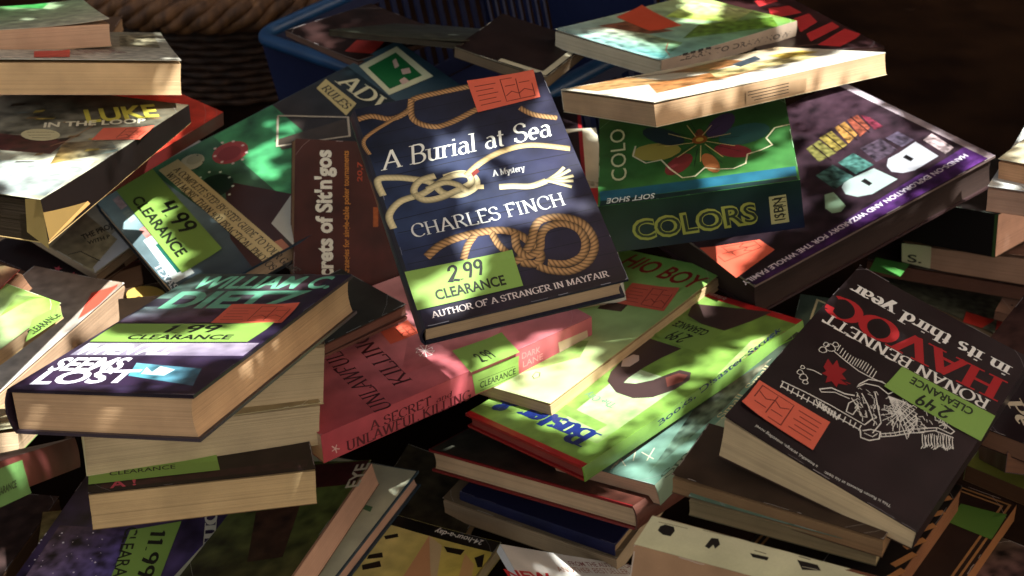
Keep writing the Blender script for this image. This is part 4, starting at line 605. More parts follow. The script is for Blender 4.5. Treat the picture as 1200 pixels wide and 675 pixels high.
add_book({'name': 'paperback_book', 'label': 'black paperback titled Havoc in its third year with a white line drawing, lying upside down', 'kind': 'soft', 'spine': 'E', 'mat': 'gloss', 'edge': (34,20,22), 'back': (60,40,34), 'spinecol': (30,18,20), 'pages': (214,180,122), 'cat': 'book', 'dims': (132.1,203.1,20.8), 'loc': (0.2444,0.7697,0.369), 'rot': ((0.8152,0.5781,0.0357),(-0.5727,0.8137,-0.0992),(-0.0864,0.0604,0.9944)), 'art': [('quad','T',[(-66,-101.5),(66,-101.5),(66,101.5),(-66,101.5)],[(26,14,18),(38,22,24),(44,30,32),(30,16,18)],0.25,30),('text','T','serif','in its third year',(58.2,83.3),(-60.1,80.8),13.3,0,(226,222,214),0.17),('text','T','serif','HAVOC',(60,66.5),(-64.8,59.4),23.3,0,(176,30,34),0.2),('text','T','serif','RONAN BENNETT',(58.9,40.4),(-60.3,35.9),10.4,0,(222,216,206),0.15),('text','T','sans','This is Ronan Bennett at his best:',(45.2,-92.2),(2.3,-96.5),2.6,0,(205,200,190),0),('text','T','sans','a beautiful, strange, unsettling novel',(-2.7,-95.7),(-47.4,-93.3),2.7,0,(205,200,190),0),('line','T',[(-38.9,6.6),(-39.5,13.4)],0.5,(214,208,196)),('line','T',[(-36.4,5.3),(-37,12.2)],0.5,(214,208,196)),('line','T',[(-33.9,4.1),(-34.6,11.2)],0.5,(214,208,196)),('line','T',[(-31.7,3.2),(-32.3,10.5)],0.5,(214,208,196)),('line','T',[(-29.5,2.6),(-30.2,10.1)],0.5,(214,208,196)),('line','T',[(-27.6,2.4),(-28.2,10.1)],0.5,(214,208,196)),('line','T',[(-25.8,2.5),(-26.4,10.4)],0.5,(214,208,196)),('line','T',[(-24.1,2.8),(-24.7,10.8)],0.5,(214,208,196)),('line','T',[(-22.4,3.2),(-23,11.4)],0.5,(214,208,196)),('line','T',[(-20.6,3.4),(-21.3,11.8)],0.5,(214,208,196)),('line','T',[(-18.8,3.4),(-19.4,12)],0.5,(214,208,196)),('line','T',[(-16.8,3.1),(-17.5,11.8)],0.5,(214,208,196)),('line','T',[(-14.7,2.5),(-15.3,11.3)],0.5,(214,208,196)),('line','T',[(-12.4,1.5),(-13,10.5)],0.5,(214,208,196)),('line','T',[(-10,0.2),(-10.7,9.4)],0.5,(214,208,196)),('line','T',[(-40.4,4.5),(-30.6,2.2),(-19.8,0.3),(-10.4,1),(-1.4,2.7)],0.8,(214,208,196)),('line','T',[(-40.9,7.7),(-40.1,5.9),(-41.2,3.3),(-42.5,2.2),(-44.6,1.8),(-46,3.1),(-46,5.7),(-46.1,7.6),(-44.8,9.2),(-43.2,9.4),(-41.8,8.3),(-40.2,6.9)],0.5,(214,208,196)),('line','T',[(-44.4,1.4),(-43.8,-0.1),(-44.7,-2.1),(-45.7,-3),(-47.4,-3.3),(-48.5,-2.3),(-48.5,-0.2),(-48.5,1.2),(-47.5,2.5),(-46.2,2.7),(-45.1,1.8),(-43.8,0.7)],0.5,(214,208,196)),('line','T',[(-40.6,12.5),(-40.1,11.3),(-40.8,9.7),(-41.6,8.9),(-43,8.7),(-43.9,9.6),(-43.9,11.2),(-44,12.4),(-43.1,13.5),(-42.1,13.6),(-41.2,12.9),(-40.1,12)],0.5,(214,208,196)),('line','T',[(-45.5,7.4),(-45,6.3),(-45.7,4.8),(-46.4,4.2),(-47.7,4),(-48.4,4.7),(-48.4,6.2),(-48.5,7.3),(-47.7,8.2),(-46.8,8.3),(-46,7.7),(-45.1,6.9)],0.5,(214,208,196)),('line','T',[(-42.4,-31.6),(-41.7,-33.1),(-42.6,-35.1),(-43.7,-36.1),(-45.5,-36.4),(-46.6,-35.4),(-46.6,-33.3),(-46.7,-31.8),(-45.6,-30.4),(-44.3,-30.2),(-43.1,-31.1),(-41.7,-32.2)],0.5,(214,208,196)),('line','T',[(-46.5,-29.6),(-46,-30.7),(-46.7,-32.3),(-47.5,-33),(-48.9,-33.3),(-49.8,-32.5),(-49.8,-30.9),(-49.8,-29.7),(-49,-28.7),(-48,-28.6),(-47.1,-29.3),(-46.1,-30.1)],0.5,(214,208,196)),('line','T',[(-40.2,-35.1),(-39.7,-36.1),(-40.3,-37.4),(-41.1,-38.1),(-42.3,-38.3),(-43,-37.6),(-43,-36.2),(-43.1,-35.2),(-42.3,-34.3),(-41.4,-34.2),(-40.7,-34.8),(-39.8,-35.5)],0.5,(214,208,196)),('line','T',[(-48,-24.6),(-47.6,-25.4),(-48.1,-26.4),(-48.6,-26.9),(-49.6,-27.1),(-50.1,-26.5),(-50.1,-25.5),(-50.2,-24.7),(-49.6,-24),(-49,-23.9),(-48.4,-24.4),(-47.7,-24.9)],0.5,(214,208,196)),('line','T',[(-46.4,-24.7),(-42.5,-22.6),(-36.6,-21.9)],0.7,(214,208,196)),('poly','T',[(-38.9,-14.5),(-40.1,-5.2),(-34.9,-8.3),(-35.2,-1.4),(-31.1,-6.3),(-26.2,-4.7),(-27,-11),(-22.4,-13.5),(-25.8,-16.2),(-19.2,-17.2),(-24.9,-20.7),(-24.2,-24.9),(-29.1,-22.2),(-31.5,-26.6),(-33.1,-20.1),(-37.2,-20.7),(-35.8,-16.5)],(150,24,28)),('line','T',[(-21.8,-15.7),(-18.7,-15)],0.8,(150,24,28)),('line','T',[(-53.4,-47.4),(-38,-44.5),(-19.6,-42.4),(3.9,-41.9)],0.8,(214,208,196)),('line','T',[(-52.1,-51.9),(-36.5,-50),(-19,-48.9),(4.3,-48.1)],0.8,(214,208,196)),('line','T',[(-52.2,-47.7),(-51.2,-53.4)],0.7,(214,208,196)),('line','T',[(-48.4,-47.5),(-46.7,-52.5)],0.7,(214,208,196)),('line','T',[(-44.7,-47.2),(-43.9,-52.9)],0.7,(214,208,196)),('line','T',[(-41,-46.9),(-39.6,-52.2)],0.7,(214,208,196)),('line','T',[(-37.3,-46.7),(-36.6,-52.4)],0.7,(214,208,196)),('line','T',[(-33.6,-46.4),(-32.7,-52)],0.7,(214,208,196)),('line','T',[(-29.9,-46.1),(-28.3,-51.1)],0.7,(214,208,196)),('line','T',[(-26.3,-45.9),(-25.5,-51.5)],0.7,(214,208,196)),('line','T',[(-22.6,-45.6),(-21.4,-50.8)],0.7,(214,208,196)),('line','T',[(-19,-45.3),(-17.9,-50.7)],0.7,(214,208,196)),('line','T',[(-15.4,-45.1),(-14.3,-50.4)],0.7,(214,208,196)),('line','T',[(-11.7,-44.8),(-10.7,-50.1)],0.7,(214,208,196)),('line','T',[(-8.1,-44.5),(-7.4,-50.1)],0.7,(214,208,196)),('line','T',[(-4.5,-44.3),(-3.2,-49.3)],0.7,(214,208,196)),('line','T',[(-1,-44),(-0.4,-49.6)],0.7,(214,208,196)),('line','T',[(2.6,-43.7),(3.3,-49.3)],0.7,(214,208,196)),('line','T',[(-29.5,-44.6),(-25.3,-49.7),(-25.9,-44.4)],0.8,(214,208,196)),('line','T',[(-27.1,-44.9),(-23,-50),(-23.6,-44.7)],0.8,(214,208,196)),('line','T',[(-24.8,-45.2),(-20.7,-50.3),(-21.3,-45)],0.8,(214,208,196)),('line','T',[(-22.5,-45.5),(-18.4,-50.6),(-19,-45.3)],0.8,(214,208,196)),('line','T',[(-20.2,-45.8),(-16.1,-50.9),(-16.7,-45.6)],0.8,(214,208,196)),('line','T',[(-17.9,-46.1),(-13.9,-51.1),(-14.4,-45.9)],0.8,(214,208,196)),('line','T',[(-15.6,-46.4),(-11.6,-51.4),(-12.1,-46.1)],0.8,(214,208,196)),('line','T',[(-31.7,-34.9),(-26.5,-27.9),(-17.6,-26.1),(-11.9,-22.6)],1,(214,208,196)),('line','T',[(-31.7,-34.9),(-29.7,-36.4),(-23.1,-29.9),(-13.2,-27.8)],0.7,(214,208,196)),('line','T',[(0.4,-27.6),(2,-28.7),(3.5,-30.1)],0.6,(214,208,196)),('line','T',[(-0.3,-23.2),(1,-23.3),(1.3,-25.2)],0.4,(214,208,196)),('line','T',[(31.3,-0.9),(32.7,-0.1),(33,-0.3)],0.5,(214,208,196)),('line','T',[(19.1,-0.3),(20.4,-0.4),(22.4,-0.2)],0.5,(214,208,196)),('line','T',[(-7.1,-32.4),(-6.9,-29.7),(-3.8,-29.5)],0.6,(214,208,196)),('line','T',[(8.3,-18.2),(9.1,-16.5),(10,-17.4)],0.4,(214,208,196)),('line','T',[(5.8,-33.2),(8.1,-34.9),(8.8,-38.4)],0.6,(214,208,196)),('line','T',[(-6.4,-26.8),(-5.4,-26.3),(-3.4,-28.5)],0.6,(214,208,196)),('line','T',[(10.8,-13.6),(12.6,-12.6),(13.8,-14.6)],0.4,(214,208,196)),('line','T',[(32.8,2),(34.4,1.3),(37.1,-2.8)],0.6,(214,208,196)),('line','T',[(28.6,-1.7),(30.2,-1.3),(32,-4.3)],0.4,(214,208,196)),('line','T',[(27.9,-19.7),(29.8,-17.6),(31.9,-19.6)],0.4,(214,208,196)),('line','T',[(-3.9,-33.1),(-2.1,-34.1),(-1.4,-36.2)],0.6,(214,208,196)),('line','T',[(42.3,-1.2),(44.7,-4.4),(44.9,-7.9)],0.5,(214,208,196)),('line','T',[(19.4,-18.6),(20.6,-19.7),(21.1,-22)],0.5,(214,208,196)),('line','T',[(32.7,-7.6),(33.2,-8.1),(34.2,-9.9)],0.5,(214,208,196)),('line','T',[(2,-18.4),(3.1,-19.5),(4.9,-23.1)],0.6,(214,208,196)),('line','T',[(13.6,-9.1),(15,-9.8),(15.8,-13.9)],0.4,(214,208,196)),('line','T',[(38.6,-1.6),(39.7,0.2),(41.1,-0.1)],0.5,(214,208,196)),('line','T',[(6.9,-20.3),(8,-19.5),(10.8,-19.6)],0.6,(214,208,196)),('line','T',[(-8.7,-28.8),(-6.6,-28.8),(-4.4,-32.3)],0.5,(214,208,196)),('line','T',[(34.7,-16.1),(35,-14.5),(36.5,-14.9)],0.6,(214,208,196)),('line','T',[(10.6,-7.2),(12.1,-9.1),(13.5,-12)],0.5,(214,208,196)),('line','T',[(15.5,-26.7),(16.8,-26),(17.8,-28.4)],0.6,(214,208,196)),('line','T',[(15.5,-2.2),(18.3,-3.5),(19.6,-6.6)],0.4,(214,208,196)),('line','T',[(14.8,-26.3),(16.5,-24.8),(18.3,-26.9)],0.6,(214,208,196)),('line','T',[(25.8,-18.1),(27.2,-17.9),(27.9,-17.5)],0.6,(214,208,196)),('line','T',[(34.4,-7),(35.7,-7.6),(37.7,-9.2)],0.5,(214,208,196)),('line','T',[(41.9,1.5),(43.3,1.7),(44.9,-1.8)],0.5,(214,208,196)),('line','T',[(42.9,0.6),(44,2.7),(47.5,0.8)],0.4,(214,208,196)),('line','T',[(27.6,-19.1),(29.7,-20.8),(29.6,-23.7)],0.6,(214,208,196)),('line','T',[(14.3,-16.6),(15,-15.2),(17.3,-17)],0.5,(214,208,196)),('line','T',[(-11.1,-20.6),(-9.4,-21.3),(-8.1,-22.6)],0.5,(214,208,196)),('line','T',[(10.7,-17.2),(12.7,-18),(15.3,-20.9)],0.5,(214,208,196)),('line','T',[(11.3,-20.4),(12.6,-19.1),(14.1,-19.3)],0.6,(214,208,196)),('line','T',[(39.6,-10.8),(41.2,-10.6),(41.8,-13)],0.6,(214,208,196)),('line','T',[(10.9,-18.2),(12.6,-18.9),(15.1,-22.6)],0.5,(214,208,196)),('line','T',[(25.5,0.8),(26.5,2.8),(28.4,2.3)],0.6,(214,208,196)),('line','T',[(11.1,-6),(12.5,-7.9),(13.7,-11.5)],0.6,(214,208,196)),('line','T',[(18.8,-5),(19.6,-4.8),(20.2,-3.7)],0.4,(214,208,196)),('line','T',[(40,-5.1),(41.3,-2.6),(43.5,-4)],0.5,(214,208,196)),('line','T',[(14.9,-14),(15.7,-14.2),(17.4,-15.9)],0.5,(214,208,196)),('line','T',[(-0.3,-36.1),(1.1,-35.4),(2.3,-35.1)],0.5,(214,208,196)),('line','T',[(-10,-26.7),(-9.3,-23.7),(-7.4,-23.8)],0.4,(214,208,196)),('line','T',[(38.8,4.9),(39.3,4.5),(40.2,1.5)],0.4,(214,208,196)),('line','T',[(-0.2,-30.8),(0.7,-31.8),(2.6,-34.7)],0.5,(214,208,196)),('line','T',[(36.4,1),(38.6,1.1),(40.6,-1.8)],0.4,(214,208,196)),('line','T',[(22,-0.2),(24.6,0.6),(26.3,-1.4)],0.4,(214,208,196)),('line','T',[(-4.2,-33.2),(-2.2,-34),(-0.6,-35.8)],0.5,(214,208,196)),('line','T',[(-6.1,-14.8),(-5,-14.4),(-2.5,-14.3)],0.6,(214,208,196)),('line','T',[(-7.1,-25.7),(-6.5,-25.5),(-4.8,-27.8)],0.4,(214,208,196)),('line','T',[(19.9,-7.1),(20.7,-7.9),(22.4,-10.5)],0.5,(214,208,196)),('line','T',[(18.6,-11.5),(20.3,-11.4),(22.3,-15.2)],0.4,(214,208,196)),('line','T',[(-3.9,-10.5),(-2.6,-8.8),(-0.4,-10.6)],0.6,(214,208,196)),('line','T',[(9.7,-17.4),(10.5,-18.7),(12.1,-21.4)],0.4,(214,208,196)),('line','T',[(4.3,-28.4),(6.7,-30.5),(6.8,-32.8)],0.5,(214,208,196)),('line','T',[(0.5,-21),(2.2,-20.6),(3.3,-23.7)],0.5,(214,208,196)),('line','T',[(26,-18.3),(27.6,-18.3),(28.2,-20.1)],0.5,(214,208,196)),('line','T',[(6,-34),(8.6,-34.4),(10.2,-36.3)],0.5,(214,208,196)),('line','T',[(38,1.8),(39.8,1.1),(40.7,-0.2)],0.6,(214,208,196)),('line','T',[(-8.8,-12.2),(-7.5,-12.2),(-5.1,-13)],0.4,(214,208,196)),('line','T',[(28.1,-1.7),(29.9,-0.8),(31,-3.2)],0.4,(214,208,196)),('line','T',[(1.8,-19.3),(4.3,-19.8),(5.8,-22.6)],0.5,(214,208,196)),('line','T',[(3,-30.4),(3.8,-30.1),(5.9,-29.4)],0.4,(214,208,196)),('line','T',[(-5.5,-34),(-3,-34.4),(-1.3,-36.8)],0.4,(214,208,196)),('line','T',[(9.3,-15.1),(10.1,-12.7),(11.9,-11.8)],0.5,(214,208,196)),('line','T',[(-2.8,-15.5),(-1,-15.7),(1.1,-19.9)],0.5,(214,208,196)),('line','T',[(37.2,4.7),(38.4,5.7),(40,4.7)],0.6,(214,208,196)),('line','T',[(31.9,-18.8),(33.3,-20.3),(34.4,-21.9)],0.4,(214,208,196)),('line','T',[(38.6,3.3),(40.1,1.5),(42,-2.4)],0.6,(214,208,196)),('line','T',[(-0.9,-30),(0.3,-31.1),(0.5,-32.8)],0.6,(214,208,196)),('line','T',[(0.7,-21.9),(2,-21.9),(3,-24.2)],0.6,(214,208,196)),('line','T',[(13.5,-2),(14.8,-3.8),(15.6,-5.3)],0.4,(214,208,196)),('line','T',[(0.1,-33.2),(1.3,-33.5),(1.8,-34.7)],0.5,(214,208,196)),('line','T',[(17.1,-15.9),(18.4,-17.1),(20.2,-17.7)],0.4,(214,208,196)),('line','T',[(11.3,-24.7),(12.7,-24.5),(14.4,-27.2)],0.4,(214,208,196)),('line','T',[(-8.4,-30.1),(-7.1,-29.8),(-5.9,-30.8)],0.4,(214,208,196)),('line','T',[(4.9,-10),(5.4,-7.8),(6.7,-7.8)],0.4,(214,208,196)),('line','T',[(11.8,-8.4),(11.9,-7.3),(13.4,-6.5)],0.4,(214,208,196)),('line','T',[(15.3,-4.4),(17,-4.1),(19.5,-5.1)],0.6,(214,208,196)),('line','T',[(-7,-33.4),(-6.1,-31.9),(-3.8,-32.3)],0.6,(214,208,196)),('line','T',[(31.7,-17.4),(34.2,-16.5),(36.3,-18.2)],0.5,(214,208,196)),('line','T',[(-9.1,-26.2),(-7.3,-27.3),(-6,-31.5)],0.6,(214,208,196)),('line','T',[(-1.5,-36.3),(0.3,-36.8),(2,-40.5)],0.5,(214,208,196)),('line','T',[(10,-17.7),(11.1,-15.3),(14.3,-16.7)],0.6,(214,208,196)),('line','T',[(-7.8,-20.6),(-6.3,-21.8),(-4.3,-25.2)],0.4,(214,208,196)),('line','T',[(6.2,-24.7),(7.6,-26),(7.6,-27.2)],0.6,(214,208,196)),('line','T',[(29.5,-13.1),(30.7,-12.3),(32.9,-14.4)],0.5,(214,208,196)),('line','T',[(25.6,-14.3),(27,-13.9),(29.7,-15.3)],0.4,(214,208,196)),('line','T',[(-12.4,-19.3),(-11.1,-19.8),(-10.2,-22.9)],0.6,(214,208,196)),('line','T',[(41.1,2.9),(42.7,3.5),(45.3,2.7)],0.4,(214,208,196)),('line','T',[(28,-9.5),(29.9,-7.1),(32.4,-9.4)],0.6,(214,208,196)),('line','T',[(33.5,-13.4),(34.1,-14.6),(35.2,-15.4)],0.5,(214,208,196)),('line','T',[(6.3,-16),(7.3,-17.6),(7.8,-19.3)],0.5,(214,208,196)),('line','T',[(38,2.7),(39.2,0.9),(40.4,-3.3)],0.4,(214,208,196)),('line','T',[(42.7,-12.9),(44.3,-14.5),(44.6,-17.6)],0.4,(214,208,196)),('line','T',[(25.4,-9.2),(26.3,-9.7),(27.9,-11.5)],0.4,(214,208,196)),('line','T',[(32,-15.7),(32.2,-13.8),(33.8,-14.7)],0.5,(214,208,196)),('line','T',[(-4.6,-24.6),(-3.2,-23.1),(-1.6,-24.2)],0.5,(214,208,196)),('line','T',[(43.3,-5),(44.1,-4.9),(45,-4.7)],0.5,(214,208,196)),('line','T',[(19.5,-25.5),(20.6,-26.7),(21.4,-28.7)],0.6,(214,208,196)),('line','T',[(40.5,-0.3),(42.6,-1.5),(44.5,-3.7)],0.4,(214,208,196)),('line','T',[(39.3,8.2),(40.9,7.8),(42.5,3.7)],0.4,(214,208,196)),('line','T',[(-0.4,-24.6),(2.3,-24.5),(4,-27.1)],0.4,(214,208,196)),('line','T',[(20.4,-4.6),(21.3,-2.3),(23.9,-2.8)],0.6,(214,208,196)),('line','T',[(14.5,-24.4),(16.5,-25.3),(17.6,-29.3)],0.5,(214,208,196)),('line','T',[(5.3,-29.2),(7.1,-29.7),(7.4,-31.7)],0.5,(214,208,196)),('line','T',[(17.2,-20.4),(18.8,-21.9),(19.1,-23)],0.5,(214,208,196)),('line','T',[(36.5,5.7),(38.3,6),(39.4,2.5)],0.6,(214,208,196)),('line','T',[(41.6,-7.5),(42.9,-4.5),(44.4,-3.9)],0.6,(214,208,196)),('line','T',[(26.4,-14.6),(27.8,-11.2),(29.9,-11.1)],0.6,(214,208,196)),('line','T',[(17.2,-28.7),(18.9,-29.9),(20.3,-33.8)],0.6,(214,208,196)),('line','T',[(8.7,-26.1),(9.5,-24.3),(10.5,-25.5)],0.5,(214,208,196)),('line','T',[(26.7,-12.4),(28.3,-12.7),(29.2,-15.6)],0.6,(214,208,196)),('line','T',[(-12.8,-15.5),(-12.4,-14),(-10.5,-14.5)],0.4,(214,208,196)),('line','T',[(26,-10.2),(27.8,-11.6),(29.3,-14.4)],0.6,(214,208,196)),('line','T',[(15.6,-13.2),(17.3,-10.3),(19.8,-11.8)],0.4,(214,208,196)),('line','T',[(44.5,-3.7),(45.5,-4),(45.9,-6.4)],0.5,(214,208,196)),('line','T',[(13.4,-17.5),(14.8,-16.4),(15.8,-16.8)],0.6,(214,208,196)),('line','T',[(43.9,-13.1),(45.1,-12.1),(45.8,-14.3)],0.4,(214,208,196)),('line','T',[(5,-6.6),(16.1,-3.6),(14.7,-23)],0.6,(214,208,196)),('line','T',[(5,-6.6),(19.8,-3.6),(17.7,-22.5)],0.6,(214,208,196)),('line','T',[(5,-6.6),(23.2,-5.1),(20.7,-22.9)],0.6,(214,208,196)),('line','T',[(5,-6.6),(26.2,-7.8),(23.5,-24.1)],0.6,(214,208,196)),('line','T',[(5,-6.6),(28.4,-11.6),(25.9,-25.8)],0.6,(214,208,196)),('line','T',[(5,-6.6),(29.6,-16.1),(27.9,-27.9)],0.6,(214,208,196)),('line','T',[(5,-6.6),(29.8,-20.9),(29.3,-30.1)],0.6,(214,208,196)),('line','T',[(5,-6.6),(28.9,-25.6),(30.1,-32.1)],0.6,(214,208,196)),('line','T',[(5,-6.6),(27,-29.7),(30.3,-33.7)],0.6,(214,208,196)),('line','T',[(17.6,-13.7),(31,-17.3)],0.5,(214,208,196)),('line','T',[(17.6,-13.7),(29.7,-22.6)],0.5,(214,208,196)),('line','T',[(17.6,-13.7),(27.1,-27.1)],0.5,(214,208,196)),('line','T',[(17.6,-13.7),(23.5,-30.5)],0.5,(214,208,196)),('line','T',[(17.6,-13.7),(19.3,-32.2)],0.5,(214,208,196)),('line','T',[(17.6,-13.7),(15.1,-32)],0.5,(214,208,196)),('line','T',[(17.6,-13.7),(11.4,-30.1)],0.5,(214,208,196)),('line','T',[(17.6,-13.7),(8.5,-26.5)],0.5,(214,208,196)),('line','T',[(17.6,-13.7),(6.8,-21.7)],0.5,(214,208,196)),('line','T',[(17.6,-13.7),(6.6,-16.3)],0.5,(214,208,196)),('line','T',[(17.6,-13.7),(7.9,-10.9)],0.5,(214,208,196)),('line','T',[(17.6,-13.7),(10.6,-6.3)],0.5,(214,208,196)),('line','T',[(-14.2,-15),(-11.4,-7.6),(-3.6,-3.3),(4.3,-5),(6.5,1),(-3.8,2.6),(-11.3,-2.4),(-14.1,-11.4),(-14.2,-15)],0.8,(214,208,196)),('line','T',[(-12.6,-26.5),(-5.5,-31.5),(-5.4,-39.7),(-9.8,-40.3),(-11.8,-32.2),(-10.1,-26.7)],0.7,(214,208,196)),('line','T',[(-9.3,-17.6),(-1.6,-24.3),(5.9,-33.1),(4.2,-42.5)],0.8,(214,208,196)),('line','T',[(-2.9,-10.5),(4.5,-21.8),(11.6,-32.8),(11.2,-45.2)],0.8,(214,208,196)),('line','T',[(4.3,-48.9),(7.1,-54.3),(12.2,-52.8),(16.5,-46.7),(14.6,-40.6),(9,-42.9),(5.5,-48)],0.9,(214,208,196)),('line','T',[(7.1,-49.1),(12.5,-48.2),(13.8,-43.2)],0.6,(214,208,196)),('line','T',[(16.3,-44.5),(22.8,-37.1),(30,-26.7),(36.5,-20.1)],0.8,(214,208,196)),('line','T',[(15.2,-42.1),(21.8,-34.7),(28.7,-23.7),(36.7,-15)],0.7,(214,208,196)),('line','T',[(17,-44),(15,-41.5)],0.5,(214,208,196)),('line','T',[(19.1,-41.3),(17.1,-38.9)],0.5,(214,208,196)),('line','T',[(21.2,-38.7),(19.2,-36.2)],0.5,(214,208,196)),('line','T',[(23.3,-36.1),(21.3,-33.6)],0.5,(214,208,196)),('line','T',[(25.4,-33.5),(23.4,-31)],0.5,(214,208,196)),('line','T',[(27.5,-30.8),(25.6,-28.3)],0.5,(214,208,196)),('line','T',[(29.7,-28.2),(27.7,-25.7)],0.5,(214,208,196)),('line','T',[(31.8,-25.5),(29.8,-23)],0.5,(214,208,196)),('line','T',[(33.9,-22.9),(32,-20.3)],0.5,(214,208,196)),('line','T',[(20,2.9),(30.1,1.4),(38,-0.9),(46.4,1.4),(46.9,6),(38.3,4.3),(29.4,5.9)],0.8,(214,208,196)),('line','T',[(37,-4.2),(43.9,-3),(51.1,-4.8),(50.3,-8.7),(41.5,-9.7),(35,-16.4)],0.8,(214,208,196)),('line','T',[(35.9,-22.1),(38.2,-27.6),(40.4,-31.5),(40.5,-35)],0.55,(214,208,196)),('line','T',[(37.3,-22.1),(39.8,-26.4),(42.1,-32.1),(41.3,-33.5)],0.55,(214,208,196)),('line','T',[(38.4,-21.4),(39.7,-26.5),(42.8,-30.7),(41.7,-31.3)],0.55,(214,208,196)),('line','T',[(39.2,-19.8),(41.3,-25.2),(43.1,-28),(42.4,-29.6)],0.55,(214,208,196)),('line','T',[(39.9,-18.2),(43,-24),(44.1,-26.9),(43.7,-29.3)],0.55,(214,208,196)),('line','T',[(40.8,-17.2),(42.8,-24.1),(45.8,-27.8),(45.3,-29.9)],0.55,(214,208,196)),('line','T',[(42.1,-17),(44.5,-22.8),(47.3,-28.2),(46.7,-30.1)],0.55,(214,208,196)),('line','T',[(43.5,-17.1),(46.1,-21.6),(47.9,-26.4),(47.6,-29)],0.55,(214,208,196)),('line','T',[(44.7,-16.6),(45.9,-21.7),(48.3,-23.8),(48.1,-26.9)],0.55,(214,208,196)),('line','T',[(45.6,-15.2),(47.6,-20.4),(49.4,-23.1),(48.7,-24.9)],0.55,(214,208,196)),('line','T',[(46.3,-13.5),(49.2,-19.1),(51.1,-24.1),(49.8,-24.2)],0.55,(214,208,196)),('line','T',[(47.1,-12.3),(49.1,-19.3),(52.5,-24.2),(51.4,-24.7)],0.55,(214,208,196)),('line','T',[(48.4,-11.9),(50.8,-17.9),(53,-22),(52.9,-25.2)],0.55,(214,208,196)),('line','T',[(49.8,-12),(52.4,-16.7),(53.4,-19.6),(54,-24.5)],0.55,(214,208,196)),('line','T',[(51,-11.7),(52.2,-16.9),(54.7,-19.3),(54.6,-22.5)],0.55,(214,208,196)),('line','T',[(52,-10.6),(54,-15.5),(56.4,-20.4),(55.1,-20.3)],0.55,(214,208,196)),('line','T',[(34.4,-21.7),(40.8,-13.6),(52.9,-10.7)],0.9,(214,208,196))], 'stickers': [{'name': 'price_sticker', 'face': 'T', 'quad': [(66.7,28.4),(0.7,26.2),(-0.5,-2.2),(67.7,-0.7)], 'col': (122,160,64), 'art': [('text','T','sans','CLEARANCE',(53.9,23.8),(10.1,22.4),7.6,0,(22,28,14),0.028),('text','T','hand','2.49',(43.5,13),(20.7,11.5),11.4,0.15,(15,18,12),0.16)]},{'name': 'sale_sticker', 'face': 'T', 'quad': [(-13.4,-57),(-64.1,-58.9),(-62.8,-86),(-11,-86.8)], 'col': (212,86,60), 'art': [('line','T',[(-37.2,-61.4),(-60.3,-61.5),(-59.3,-82.3),(-35.7,-83.1),(-37.2,-61.4)],0.75,(110,28,18)),('line','T',[(-48.4,-62.3),(-47.8,-81.9)],0.75,(110,28,18)),('line','T',[(-37.9,-66.6),(-42.8,-70.1),(-48.1,-66.8),(-53.1,-70.3),(-59.5,-67.1)],0.75,(110,28,18)),('line','T',[(-38.3,-75.7),(-46.6,-75.8)],0.75,(110,28,18)),('line','T',[(-49.6,-76.9),(-58,-76.9)],0.75,(110,28,18)),('line','T',[(-16.9,-62.6),(-33,-63)],0.75,(110,28,18)),('line','T',[(-16.6,-67.1),(-30.2,-67.3)],0.75,(110,28,18)),('line','T',[(-16.2,-71.5),(-32.4,-71.7)],0.75,(110,28,18)),('line','T',[(-15.9,-76),(-29.6,-76)],0.75,(110,28,18)),('line','T',[(-15.5,-80.3),(-31.8,-80.3)],0.75,(110,28,18))]}], 'wedge': (-0.85,0,0.55)})
add_book({'name': 'paperback_book', 'label': 'tan paperback under the black Havoc paperback, page edges outwards', 'kind': 'soft', 'spine': 'N', 'mat': 'satin', 'edge': (80,56,36), 'back': (90,64,44), 'spinecol': (80,60,40), 'pages': (150,112,72), 'cat': 'book', 'dims': (138.4,60.1,13.2), 'loc': (0.1782,0.7126,0.3473), 'rot': ((0.8671,0.4933,-0.069),(-0.4964,0.8672,-0.039),(0.0406,0.0681,0.9969)), 'art': [('quad','T',[(-69.2,-30.1),(69.2,-30.1),(69.2,30.1),(-69.2,30.1)],[(60,44,32),(70,50,36),(60,44,32),(60,44,32)],0.3,30)], 'stickers': []})
add_book({'name': 'paperback_book', 'label': 'teal-green paperback squeezed between the tan paperback and the cream pictogram book', 'kind': 'soft', 'spine': 'N', 'mat': 'satin', 'edge': (88,110,90), 'back': (90,84,60), 'spinecol': (80,90,70), 'pages': (150,130,90), 'cat': 'book', 'dims': (121.7,61.9,12.5), 'loc': (0.1821,0.7107,0.3356), 'rot': ((0.8846,0.4621,-0.0623),(-0.4625,0.8866,0.0094),(0.0596,0.0205,0.998)), 'art': [('quad','T',[(-60.9,-30.9),(60.9,-30.9),(60.9,30.9),(-60.9,30.9)],[(92,122,100),(96,110,84),(80,100,84),(80,110,92)],0.25,30)], 'stickers': []})
